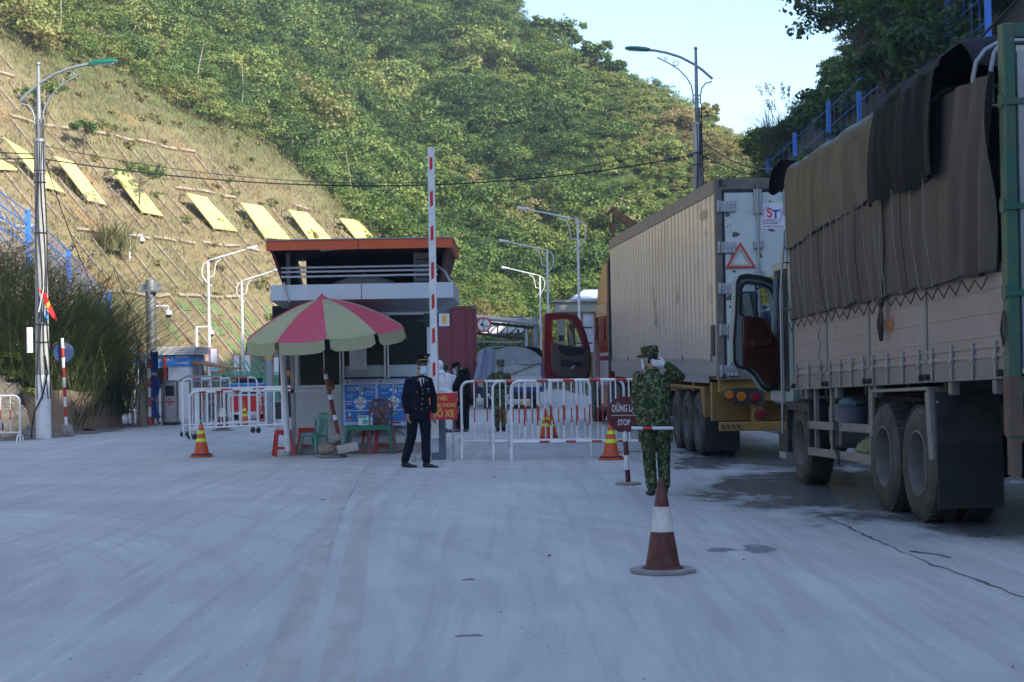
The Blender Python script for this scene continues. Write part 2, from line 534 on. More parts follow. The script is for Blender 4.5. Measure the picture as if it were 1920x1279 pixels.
m_road=road_material()
rb=MB()
rp=[(-13.0,-20),(8.6,-20),(7.6,0),(6.4,20),(5.0,42),(3.2,70),(3.0,92),(-4,92),(-12,74),(-17,60),(-14,49.5),(-10.2,48.0),(-10.5,43.5),(-11.5,40.5),(-14,38),(-14,20)]
rb.add([(x,y,-.02)for x,y in rp]+[(x,y,.0)for x,y in rp],[tuple(range(len(rp),2*len(rp)))]+[(i,(i+1)%len(rp),len(rp)+(i+1)%len(rp),len(rp)+i)for i in range(len(rp))])
road=struct(rb.build('road',m_road,smooth=0))
def worn_paint():
 m=bpy.data.materials.new('worn_yellow_paint');m.use_nodes=True
 nt=m.node_tree;N=nt.nodes;L=nt.links
 b=N['Principled BSDF'];b.inputs['Base Color'].default_value=(.56,.52,.42,1);b.inputs['Roughness'].default_value=.8
 tr=N.new('ShaderNodeBsdfTransparent');mx=N.new('ShaderNodeMixShader')
 tc=N.new('ShaderNodeTexCoord');n=N.new('ShaderNodeTexNoise');n.inputs['Scale'].default_value=1.6;n.inputs['Detail'].default_value=9;n.inputs['Roughness'].default_value=.7
 L.new(tc.outputs['Object'],n.inputs['Vector'])
 r=N.new('ShaderNodeMapRange');r.inputs[1].default_value=.35;r.inputs[2].default_value=.7;r.inputs[3].default_value=.0;r.inputs[4].default_value=.38
 L.new(n.outputs[0],r.inputs[0]);L.new(r.outputs[0],mx.inputs[0]);L.new(tr.outputs[0],mx.inputs[1]);L.new(b.outputs[0],mx.inputs[2])
 L.new(mx.outputs[0],N['Material Output'].inputs['Surface'])
 return m
m_wline=worn_paint()
lm=MB()
for(a,b_)in(((518,1279),(632,950)),((632,1279),(682,950))):
 p,q=G(*a),G(*b_)
 dv=(q-p).normalized();p=p-dv*3;q=q+dv*6
 s=Vector((dv.y,-dv.x,0))*.10
 lm.add([(v.x,v.y,.004)for v in(p-s,p+s,q+s,q-s)],[(0,1,2,3)])
struct(lm.build('lane_marking',m_wline,smooth=0))
ck=MB()
m_crack=mat('crack_dirt',(.06,.055,.05),.9,var=.4)
def crack(pts,w,jit):
 L_=[]
 for(a,b_)in zip(pts[:-1],pts[1:]):
  n=max(2,int((Vector(b_)-Vector(a)).length/.12))
  for k in range(n):
   t=k/n
   L_.append(Vector(a).lerp(Vector(b_),t)+Vector((random.uniform(-jit,jit),random.uniform(-jit,jit),0)))
 vs=[]
 for i,p in enumerate(L_):
  t=(L_[min(i+1,len(L_)-1)]-L_[max(i-1,0)]).normalized();s=Vector((t.y,-t.x,0))*w*random.uniform(.2,1.3)
  vs+=[(p.x-s.x,p.y-s.y,.004),(p.x+s.x,p.y+s.y,.004)]
 ck.add(vs,[(2*i,2*i+1,2*i+3,2*i+2)for i in range(len(L_)-1)])
crack([G(1540,965),G(1640,1012),G(1750,1060),G(1830,1085),G(1925,1125)],.013,.02)
crack([G(1700,1033),G(1760,1040),G(1800,1052)],.03,.05)
crack([G(690,868),G(640,960),G(610,1060)],.003,.012)
crack([V(-9,29.2,0),V(3,28.6,0)],.008,.01)
crack([V(-9,21.2,0),V(2.5,20.6,0)],.005,.01)
crack([V(-9,36.2,0),V(2.2,35.6,0)],.01,.01)
crack([V(-5,44.2,0),V(2.0,43.8,0)],.012,.01)
struct(ck.build('road_crack',m_crack,smooth=0))
vg=MB()
m_verge=mat('verge_dirt',(.13,.11,.09),.95,var=.35,scale=3,bump=.6,bscale=12,dirt=(.30,.28,.25),damt=.8,dscale=1.2)
def vfn(u,v):
 y=34+u*14;w=v
 x=-10.0+.16*math.sin(y*1.9)+.12*math.sin(y*4.3+1)-w*(.75+.1*math.sin(y*2.7))-.28*max(0,42.6-y)
 return Vector((x,y,.004+.035*w*w*(1+.5*math.sin(y*5+w*6))))
vg.grid(vfn,90,8)
struct(vg.build('verge',m_verge))
gr=MB();rg_=random.Random(77)
m_grit=mat('grit_stone',(.16,.15,.14),.9,var=.4)
for k in range(230):
 y=6+abs(rg_.gauss(0,1))*14;x=rg_.uniform(-.34,.34)*y
 if y>44 or road_d(x,y)>8 or x<-10:continue
 s_=rg_.uniform(.003,.009)*(1+1.2*(rg_.random()<.05));a=rg_.uniform(0,6.28)
 p=[(x+s_*math.cos(a+q*1.2566)*rg_.uniform(.6,1.3),y+s_*math.sin(a+q*1.2566)*rg_.uniform(.6,1.3))for q in range(5)]
 gr.add([(q[0],q[1],.001)for q in p]+[(x,y,s_*.9)],[(i,(i+1)%5,5)for i in range(5)])
stuff(gr.build('road_grit',m_grit,smooth=0))
for px_,py_,w_,h_,lab in((878,1088,.05,.012,'small grey scrap lying on the open road left of the large cone'),(880,1193,.09,.01,'thin dark stick lying on the road nearest the camera'),(1030,1043,.016,.02,'dark pebble on the open road between the officer and the large cone'),(605,937,.03,.012,'tiny pale scrap on the road below the parasol')):
 p=G(px_,py_);b_=MB()
 b_.hexa([(-w_,-.02,.0),(w_,-.012,.0),(w_*.8,.02,.0),(-w_*.9,.015,.0),(-w_*.8,-.012,h_*.6),(w_*.9,-.008,h_*.3),(w_*.6,.01,h_),(-w_*.7,.012,h_*.5)])
 o=b_.build('litter',m_grit);o.location=(p.x,p.y,.001);tag(o,lab,'litter')
# ------------------------------------------------------------------ vegetation
def leaf_quads(cent,nrm,size,r,asp=1.0):
 """one small quad per centre, facing roughly nrm"""
 n=len(cent)
 nrm=nrm/np.maximum(np.linalg.norm(nrm,axis=1,keepdims=True),1e-6)
 a=r.normal(size=(n,3));t=np.cross(nrm,a);t/=np.maximum(np.linalg.norm(t,axis=1,keepdims=True),1e-6)
 b=np.cross(nrm,t)
 s=(size*r.uniform(.6,1.35,n))[:,None]*.5
 t=t*s*asp;b=b*s
 return np.stack([cent-t*.9,cent-b*.75+t*.1,cent+t,cent+b*.75+t*.1],1).reshape(-1,3)
def crown_variant(r,nclump,nleaf,size,flat=1.0,hollow=.55):
 """unit crown (radius about 1): leaves in clumps through the volume"""
 C_,N_,S_=[],[],[]
 for k in range(nclump):
  d=r.normal(size=3);d[2]=abs(d[2])*.9-.25;d/=np.linalg.norm(d)
  c=d*r.uniform(hollow,.95)*np.array([1,1,flat])
  cr=r.uniform(.24,.42)
  q=r.normal(size=(nleaf,3));q/=np.linalg.norm(q,axis=1,keepdims=True)
  q[:,2]=np.abs(q[:,2])*1.0-.3*(r.uniform(size=nleaf)<.35)
  rad=cr*r.uniform(.55,1.0,(nleaf,1))
  C_.append(c+q*rad*np.array([1,1,.8]));N_.append(q*.55+d*.35+r.normal(size=(nleaf,3))*.55+np.array([0,-.25,.45]))
  S_.append(np.full(nleaf,k))
 return np.concatenate(C_),np.concatenate(N_),np.concatenate(S_),size
def palette(r,t):
 """foliage albedo, t from 0 (deep green) to 1 (dry yellow)"""
 stops=np.array([[.046,.094,.026],[.105,.175,.040],[.175,.235,.055],[.25,.26,.078],[.28,.215,.095]])
 x=np.clip(t,0,.999)*4
 i=x.astype(int);f=(x-i)[...,None]
 return stops[i]*(1-f)+stops[i+1]*f
def in_view(X,Y,Z,m=140):
 w=X*FW.x+Y*FW.y+(Z-EYE)*FW.z
 u=960+F_PX*(X*RT.x+Y*RT.y+(Z-EYE)*RT.z)/w
 v=639.5-F_PX*(X*UP.x+Y*UP.y+(Z-EYE)*UP.z)/w
 return(u>-m)&(u<1920+m)&(v>-m*2)&(v<1279+m),u,v
variants=[crown_variant(rng,30,56,.10,flat=f)for f in(.8,1.0,1.25,.9,1.4)]
small_var=[crown_variant(rng,9,30,.26,flat=f)for f in(.7,.9,1.1)]
def scatter_crowns(items,name,vs_=None):
 """items: x, y, z, radius, dryness -> one mesh of leaves"""
 Vt,Cl=[],[]
 for x,y,z,rad,dry in items:
  c,n,s,sz=(vs_ or variants)[rng.integers(len(vs_ or variants))]
  a=rng.uniform(0,6.28);ca,sa=math.cos(a),math.sin(a)
  M_=np.array([[ca,-sa,0],[sa,ca,0],[0,0,1]])
  keep=rng.uniform(size=len(c))<.9
  cc=(c[keep]@M_.T)*rad*np.array([1,1,rng.uniform(.8,1.2)]);nn_=n[keep]@M_.T
  q=leaf_quads(cc,nn_,max(sz*rad,.105),rng)+np.array([x,y,z])
  kk=s[keep]
  cj=rng.normal(size=s.max()+1)*.11
  t=dry+cj[kk]+rng.normal(size=len(kk))*.08
  Vt.append(q);Cl.append(palette(rng,t)*rng.uniform(.75,1.25,(len(kk),1)))
 return np_mesh(name,np.concatenate(Vt),4,np.concatenate(Cl),m_leaf)
items=[];ridge=[]
cand=np.stack([rng.uniform(-70,50,42000),rng.uniform(86,195,42000)],1)
cx,cy=cand[:,0],cand[:,1]
cz=height(cx,cy)
cutd=cut_plane(cx,cy)-natural(cx,cy)
vis,uu,vv=in_view(cx,cy,cz)
occ=np.ones(len(cx),bool)
for f in(.9,.94,.97,.985):
 occ&=height(cx*f,cy*f)<(EYE+(cz+3.2-EYE)*f)
wood_ok=((cutd>.6)|((cx>-7)&(cz>2.0)))&vis&occ&(cz>.8)
scrub=sstep(1020,1200,uu-.25*(vv-200))*(1-sstep(430,560,vv))+sstep(380,120,uu+.55*vv-120*0)*.5*0
low=sstep(520,620,vv)
cell={}
cnt=0
for i in np.nonzero(wood_ok)[0]:
 edge=float(np.clip(cutd[i]/5.0,0,1))if cx[i]<-6 else 1.0
 sc=float(np.clip(max(scrub[i],low[i]),0,1))
 rad=(1.75*(1-sc)+.85*sc)*(.5+.5*edge)*float(np.exp(rng.normal()*.33))
 rad=min(rad,3.0)
 key=(round(cx[i]/1.1),round(cy[i]/1.1))
 ok=True
 rr=rad*.62
 for a in range(-2,3):
  for b_ in range(-2,3):
   for(px_,py_,pr)in cell.get((key[0]+a,key[1]+b_),()):
    if(px_-cx[i])**2+(py_-cy[i])**2<(rr+pr)**2*.46:ok=False
 if not ok:continue
 cell.setdefault(key,[]).append((cx[i],cy[i],rr));cnt+=1
 dry=.24+.24*math.sin(cx[i]*.23+1.3)*math.sin(cy[i]*.31)+.34*sc+.22*(1-edge)+.20*(1-sstep(150,420,uu[i]))*(1-sstep(200,330,vv[i]))+rng.normal()*.16+.10*math.sin(cx[i]*.9+cy[i]*.7)
 items.append((cx[i],cy[i],cz[i]+rad*.35,rad,float(np.clip(dry,0,1))))
forest=stuff(scatter_crowns(items,'forest'))
def blades(name,pts,hts,cols,width,per,bend=.5,m=None,spread=.18):
 """pts (n,3): tufts of bent three-segment blades"""
 n=len(pts)
 P0=np.repeat(pts,per,0);H=np.repeat(hts,per)*rng.uniform(.55,1.2,n*per);Cc=np.repeat(cols,per,0)
 k=len(P0)
 an=rng.uniform(0,6.28,k);d=np.stack([np.cos(an),np.sin(an),np.zeros(k)],1)
 sp=spread*(.4+H/np.maximum(hts.mean(),.01)*.6)
 P0=P0+np.stack([rng.normal(size=k)*sp,rng.normal(size=k)*sp,np.zeros(k)],1)
 w=np.stack([-d[:,1],d[:,0],np.zeros(k)],1)*(width*rng.uniform(.6,1.3,k))[:,None]
 be=(bend*rng.uniform(.2,1.3,k))[:,None]
 up=np.array([0,0,1.0])
 a0=P0;a1=P0+up*(H*.5)[:,None]+d*be*(H*.18)[:,None];a2=P0+up*(H*.85)[:,None]+d*be*(H*.5)[:,None];a3=P0+up*(H*.95)[:,None]+d*be*(H*.85)[:,None]
 qs=[]
 for(p,q,wa,wb)in((a0,a1,1,.85),(a1,a2,.85,.55),(a2,a3,.55,.08)):
  qs.append(np.stack([p-w*wa,p+w*wa,q+w*wb,q-w*wb],1))
 Q=np.concatenate(qs).reshape(-1,3)
 C3=np.tile(Cc*rng.uniform(.7,1.3,(k,1)),(3,1))
 return np_mesh(name,Q,4,C3,m or m_blade)
n=60000
gx=rng.uniform(-45,14,n);gy=rng.uniform(58,125,n);gz=height(gx,gy)
vis,uu,vv=in_view(gx,gy,gz,60)
cd=cut_plane(gx,gy)-natural(gx,gy)
ok=vis&(gz>.15)&(((cd<1.5)&(gx<-4))|((gx>=-4)&(gz<7)))
ok&=~((gz<4.6)&(gx<-9)&(rng.uniform(size=n)<.6))
gx,gy,gz=gx[ok],gy[ok],gz[ok]
pat=wob(gx,gy,6,6,4)+.5*wob(gx,gy,2.2,6,8)
t=np.clip(.37+.6*pat+rng.normal(size=len(gx))*.2+.25*sstep(-6,2,gx),0,1)[:,None]
c=np.array([.275,.205,.12])*(1-t)+np.array([.145,.18,.06])*t
rd=(rng.uniform(size=len(gx))<.12)[:,None]
c=np.where(rd,np.array([.27,.16,.09]),c)
grass=stuff(blades('dry_grass',np.stack([gx,gy,gz-.03],1),rng.uniform(.08,.30,len(gx)),c,.016,7,1.4,spread=.28))
items=[]
n=800
sx_=rng.uniform(-40,12,n);sy_=rng.uniform(66,118,n);sz_=height(sx_,sy_)
vis,uu,vv=in_view(sx_,sy_,sz_,60)
cd=cut_plane(sx_,sy_)-natural(sx_,sy_)
pt=wob(sx_,sy_,7,6,17)
for i in range(n):
 if vis[i]and sz_[i]>.2 and cd[i]<2.5 and sx_[i]<-2 and(pt[i]>.25 or cd[i]>-1.2):
  items.append((sx_[i],sy_[i],sz_[i]+.05,rng.uniform(.2,.5),rng.uniform(.55,1.0)))
stuff(scatter_crowns(items,'low_scrub',small_var))
def reed_points(n,fn):
 return np.array([fn()for _ in range(n)])
pts,hts,cols=[],[],[]
for i in range(900):
 x=-11.5-abs(rng.normal())*2.3+.107*2;y=rng.uniform(43.9,48.6)
 if x<-17:continue
 z=hz(x,y)
 pts.append((x,y,z));hts.append(rng.uniform(.9,2.3)*(1-.25*(x<-15))*(.7 if y<44.6 else 1.0))
 g=rng.uniform()
 cols.append((.045+.09*g,.09+.055*g,.032+.03*g))
for i in range(60):
 x=rng.uniform(-12.2,-11.15);y=rng.uniform(46.9,49.6)
 pts.append((x,y,max(.3,hz(x,y))));hts.append(rng.uniform(1.8,3.3));g=rng.uniform();cols.append((.06+.06*g,.075+.04*g,.03+.015*g))
pts=np.array(pts);hts=np.array(hts);cols=np.array(cols)
stuff(blades('tall_reeds',pts,hts,cols,.010,36,2.2,spread=.36))
Pq,Cq=[],[]
for i in range(260):
 k=rng.integers(len(pts));p=pts[k];h=hts[k]*rng.uniform(1.0,1.35)
 lean=np.array([rng.normal()*.25+.2,rng.normal()*.2,0]);L0=rng.uniform(.35,.7)
 nb=60
 tt=rng.uniform(0,1,nb)
 cen=p+np.array([0,0,h-.3])+np.outer(tt,np.array([0,0,L0]))+np.outer(tt**1.5,lean)
 wd=.07*np.sin(np.pi*np.clip(tt*.9+.08,0,1))
 cen=cen+rng.normal(size=(nb,3))*wd[:,None]
 nr=rng.normal(size=(nb,3))
 Pq.append(leaf_quads(cen,nr,.055,rng,1.6));Cq.append(np.tile(np.array([.24,.19,.16])*rng.uniform(.6,1.2),(nb,1)))
stuff(np_mesh('reed_plumes',np.concatenate(Pq),4,np.concatenate(Cq),m_blade))
items=[]
for i in range(150):
 x=rng.uniform(-14,-10.7);y=rng.uniform(43.6,48.8);z=hz(x,y)
 if z<.4:continue
 items.append((x,y,z+.15,rng.uniform(.25,.6),rng.uniform(.1,.6)))
stuff(scatter_crowns(items,'wall_shrubs',small_var))
tk_=MB();m_stem=mat('pale_stem',(.30,.27,.22),.9,var=.2)
n_st=0
for i in np.nonzero(wood_ok)[0][:9000]:
 if 0<cutd[i]<9 and cx[i]<-8 and n_st<90 and rng.uniform()<.06:
  h=rng.uniform(1.5,3.6);b0=Vector((cx[i],cy[i],cz[i]));d_=Vector((rng.normal()*.12+.1,-.15,1))
  tk_.tube([b0,b0+d_*h*.5,b0+d_*h+Vector((rng.normal()*.2,0,0))],[.05,.04,.015],5);n_st+=1
stuff(tk_.build('forest_stems',m_stem))
items=[]
for i in range(900):
 y=rng.uniform(38,104);d=rng.uniform(11,30)
 if 13.2<d<18.6 and rng.uniform()<.8:continue
 x=d-.063*y;z=hz(x,y)
 if z<1.5:continue
 v,u_,v_=in_view(x,y,z+1,60)
 if not v:continue
 items.append((x,y,z+.1,rng.uniform(.4,1.0),rng.uniform(.0,.35)))
stuff(scatter_crowns(items,'hillside_shrubs',small_var))
m_bark=mat('bark',(.12,.095,.07),.9,var=.3,scale=8,bump=.5,bscale=25)
def tree(label,x,y,z,h,rad,dry,flat=.75,trunk_r=.12,nclump=26,nleaf=60,size=.14,lean=0.0,cat='tree',group=None,name='tree',open_=.35,z0=.45):
 t=thing(name,label,cat,(x,y,z),rng.uniform(0,360),group)
 r=rng
 wd=MB()
 top=Vector((lean*h,r.normal()*.04*h,h*.8))
 pts_=[Vector((0,0,-.3)),Vector((lean*h*.15,0,h*.25)),Vector((lean*h*.5,0,h*.5)),top]
 wd.tube(pts_,[trunk_r,trunk_r*.8,trunk_r*.6,trunk_r*.2],8)
 C_,N_,T_=[],[],[]
 for k in range(nclump):
  d=r.normal(size=3);d[2]=abs(d[2])if r.uniform()<.75 else-abs(d[2])*.5;d/=np.linalg.norm(d)
  c=np.array([lean*h*.6,0,h*(z0+.22)])+d*np.array([rad,rad,h*.36*flat])*r.uniform(open_,1)
  b0=pts_[1].lerp(pts_[3],r.uniform(.2,.9));ce=Vector(c)
  mid=b0.lerp(ce,.55)+Vector((0,0,-.06*h*r.uniform(0,1)))
  wd.tube([b0,mid,ce],[trunk_r*.28,trunk_r*.16,trunk_r*.05],5)
  cr=rad*r.uniform(.20,.38)
  q=r.normal(size=(nleaf,3));q/=np.linalg.norm(q,axis=1,keepdims=True)
  C_.append(c+q*cr*r.uniform(.2,1,(nleaf,1))*np.array([1,1,.55]));N_.append(q*.6+r.normal(size=(nleaf,3))*.6+np.array([0,0,.6]))
  T_.append(np.full(nleaf,dry+r.normal()*.09))
 wd.build('trunk',m_bark,t)
 C_=np.concatenate(C_);N_=np.concatenate(N_);T_=np.concatenate(T_)
 o=np_mesh('crown',leaf_quads(C_,N_,size,r,1.35),4,palette(r,T_+r.normal(size=len(T_))*.07)*r.uniform(.7,1.3,(len(T_),1)),m_leaf)
 o.parent=t
 return t
for(px,py,h,rad,lab)in((262,402,2.7,1.35,'small flat-topped feathery tree in front of the yellow panel third from the lamp pole'),
                              (158,300,2.1,.95,'small feathery tree on the grassy slope just above the row of yellow panels'),
                              (88,240,2.4,1.1,'small feathery tree highest on the grassy slope, beside the lamp arm')):
 p=hit(px,py,50)
 tree(lab,p.x,p.y,p.z-.1,h,rad,.3,flat=.4,trunk_r=.05,nclump=16,nleaf=46,size=.13,group='small trees on the cut slope',name='young_tree',open_=.5,z0=.5)
for i,(px,py,h,lab)in enumerate(((1060,62,4.2,'spreading tree on the skyline at the highest visible point of the far ridge'),(1022,40,3.4,'round tree on the skyline just left of the highest ridge tree'),
      (1118,84,3.6,'dark tree on the skyline where the far ridge starts to fall'),(1150,106,2.6,'low dark tree halfway down the far ridge line'),(1320,190,2.6,'dry brownish bush on the skyline behind the right lamp pole'))):
 Ys=np.arange(118,185,1.0);dd_=ray(px,200);Xs=dd_.x/dd_.y*Ys;hh=height(Xs,Ys);k=int(np.argmax((hh-EYE)/Ys));p=Vector((Xs[k],Ys[k],hh[k]))
 tree(lab,p.x,p.y,p.z-.4,h,h*.5,.2 if i<4 else .75,flat=1.0,nclump=22,nleaf=60,size=.3,group='skyline trees',open_=.3)
rt=[(1618,60,70,7.0,3.2,.02,'big dark leafy tree overhanging the blue fence, tallest against the sky'),
      (1700,40,64,5.5,2.6,.05,'dark tree right of the tallest one, behind the second highest fence post'),
      (1800,30,58,5.0,2.6,.12,'dark tree at the top edge above the lorry hoops'),
      (1570,215,76,3.6,1.7,.2,'lighter bushy tree under the tallest tree, touching the blue fence'),
      (1500,262,84,2.6,1.5,.1,'dark low bush between the blue fence and the plumed grass'),
      (1440,270,92,2.6,1.6,.35,'small bush at the lower end of the blue fence'),
      (1660,120,62,3.0,1.8,.12,'dense dark bush behind the fence, just above the lorry tarpaulin'),
      (1750,110,56,3.2,2.0,.05,'dense dark bush above the black rolled tarpaulin')]
for px,py,Y,h,rad,dry,lab in rt:
 p=P(px,py,Y);z=hz(p.x,Y)
 zb=min(z,p.z-h*.55)
 tree(lab,p.x,Y,zb,max(h,p.z-zb+h*.42),rad,dry,flat=.9,trunk_r=.16,nclump=46,nleaf=80,size=.19,group='trees on the right-hand hill',open_=.15,name='tree',z0=.42)
for px,py,Y,lab in((1462,262,84,'clump of tall plumed grass standing against the sky above the container'),(206,468,66,'green clump of tall grass on the dry slope beside the camera mast')):
 p=hit(px,py,50)if px<400 else P(px,py,Y)
 if px>400:p.z=min(p.z,hz(p.x,Y)+2.0)
 t=thing('grass_clump',lab,'grass',tuple(p))
 k=60
 hh_=rng.uniform(1.2,2.4,k)if px>400 else rng.uniform(.7,1.5,k)
 o=blades('blade_tuft',rng.normal(size=(k,3))*np.array([.35,.35,0])-np.array([0,0,.8 if px>400 else .1]),hh_,np.tile(np.array([[.09,.1,.045]])if px>400 else np.array([[.20,.20,.085]]),(k,1)),.02,8,1.3)
 o.parent=t
 Pq=[]
 for i in range(12 if px>400 else 7):
  a=rng.uniform(-1,1);b=np.array([a*.9,rng.normal()*.3,rng.uniform(1.2,2.4)]);nb=46;tt=rng.uniform(0,1,nb)
  cen=b+np.outer(tt,np.array([a*.25-.1,0,.5]))+rng.normal(size=(nb,3))*.05
  Pq.append(leaf_quads(cen,rng.normal(size=(nb,3)),.07,rng,1.5))
 q=np.concatenate(Pq)
 o=np_mesh('seed_heads',q,4,np.tile(np.array([[.3,.24,.2]]),(len(q)//4,1)),m_blade);o.parent=t;stuff(o)
# ------------------------------------------------------------------ street furniture
TMP=bpy.data.scenes.new('workbench')
def bake(o):
 TMP.collection.objects.link(o)
 vl=TMP.view_layers[0];vl.update()
 return bpy.data.meshes.new_from_object(o.evaluated_get(vl.depsgraph))
def text_mesh(body,size,align='CENTER',bold=0.0,depth=.002,xs=1.0,space=1.0):
 cu=bpy.data.curves.new('lettering','FONT')
 cu.body=body;cu.size=size;cu.align_x=align;cu.align_y='CENTER'
 cu.offset=bold;cu.extrude=depth;cu.space_character=space
 o=bpy.data.objects.new('lettering',cu);me=bake(o)
 bpy.data.objects.remove(o);bpy.data.curves.remove(cu)
 if xs!=1.0:
  for v in me.vertices:v.co.x*=xs
 return me
def lettering(name,body,size,M,material,parent,**kw):
 me=text_mesh(body,size,**kw)
 me.transform(M)
 me.materials.clear();me.materials.append(material)
 o=bpy.data.objects.new(name,me);COL.objects.link(o)
 if parent:o.parent=parent
 return o
def multi_lettering(name,rows,material,parent):
 """rows of print that belong to one face: (text, size, matrix, kwargs)"""
 bm=bmesh.new()
 for body,size,M,kw in rows:
  me=text_mesh(body,size,**kw);me.transform(M);bm.from_mesh(me);bpy.data.meshes.remove(me)
 me=bpy.data.meshes.new(name);bm.to_mesh(me);bm.free();me.materials.append(material)
 o=bpy.data.objects.new(name,me);COL.objects.link(o)
 if parent:o.parent=parent
 return o
def FACE(x,y,z):
 """matrix on a surface that faces local -y (towards the camera): text x right, y up"""
 return Matrix(((1,0,0,x),(0,0,-1,y),(0,1,0,z),(0,0,0,1)))
# --- low concrete wall on the left
m_wall=mat('brown_stained_concrete',(.32,.235,.165),.9,var=.15,scale=2,bump=.3,bscale=30,dirt=(.13,.10,.08),damt=.65,dscale=1.3,stretch=(1,1,.35))
wA,wB,wC=Vector((-12.55,43.9,0)),Vector((-10.95,42.7,0)),Vector((-10.78,48.6,0))
t=thing('retaining_wall','low brown stained concrete retaining wall below the reeds','wall',wA,0)
wp_=[]
for k in range(41):
 f=k/40
 wp_.append((wA.lerp(wB,f/.25)if f<.25 else wB.lerp(wC,(f-.25)/.75))-wA)
for _ in range(2):
 wp_=[wp_[0]]+[(wp_[i-1]+wp_[i]*2+wp_[i+1])/4 for i in range(1,40)]+[wp_[40]]
def wf(u,v):
 k=min(39,int(u*40));p=wp_[k].lerp(wp_[k+1],u*40-k)
 d_=(wp_[k+1]-wp_[k]).normalized();sv=Vector((-d_.y,d_.x,0))
 h=1.08+.04*math.sin(u*7)+.02*math.sin(u*23)-.06*u
 return p+Vector((0,0,h*v-.05))+sv*(.05*v+.008*math.sin(u*31+v*4))
mb=MB();mb.sheet(wf,80,8,-.26);mb.build('wall_body',m_wall,t)
m_stone=mat('grey_stone',(.26,.25,.23),.9,var=.25,scale=6,bump=.6,bscale=14,dirt=(.14,.12,.1),damt=.5)
def rock(mb,c,r,seed,n=12,sq=None):
 rr=random.Random(seed)
 off=Vector((rr.uniform(-9,9),rr.uniform(-9,9),rr.uniform(-9,9)))
 b0=len(mb.v)
 mb.ell((0,0,0),1.0,n=n)
 for i in range(b0,len(mb.v)):
  p=Vector(mb.v[i])
  q=p.copy()
  if sq:q=Vector([math.copysign(abs(a)**sq,a)for a in p])
  f=1+.32*mnoise.noise(p*1.2+off)+.14*mnoise.noise(p*3.1+off)
  mb.v[i]=(c[0]+q.x*r[0]*f,c[1]+q.y*r[1]*f,c[2]+q.z*r[2]*f)
p=G(58,817)
tag(MB().box((p.x,p.y,.09),(.32,.22,.16),Euler((.1,.05,.4)).to_matrix(),taper=(.9,.85)).build('concrete_block',m_stone,bevel=.02),'lower grey broken concrete slab lying at the foot of the low wall','rubble')
tag(MB().box((p.x+.02,p.y,.215),(.24,.18,.09),Euler((-.05,.12,.1)).to_matrix(),taper=(.85,.9)).build('concrete_block',m_stone,bevel=.02),'smaller grey slab lying on top of the one at the wall foot','rubble')
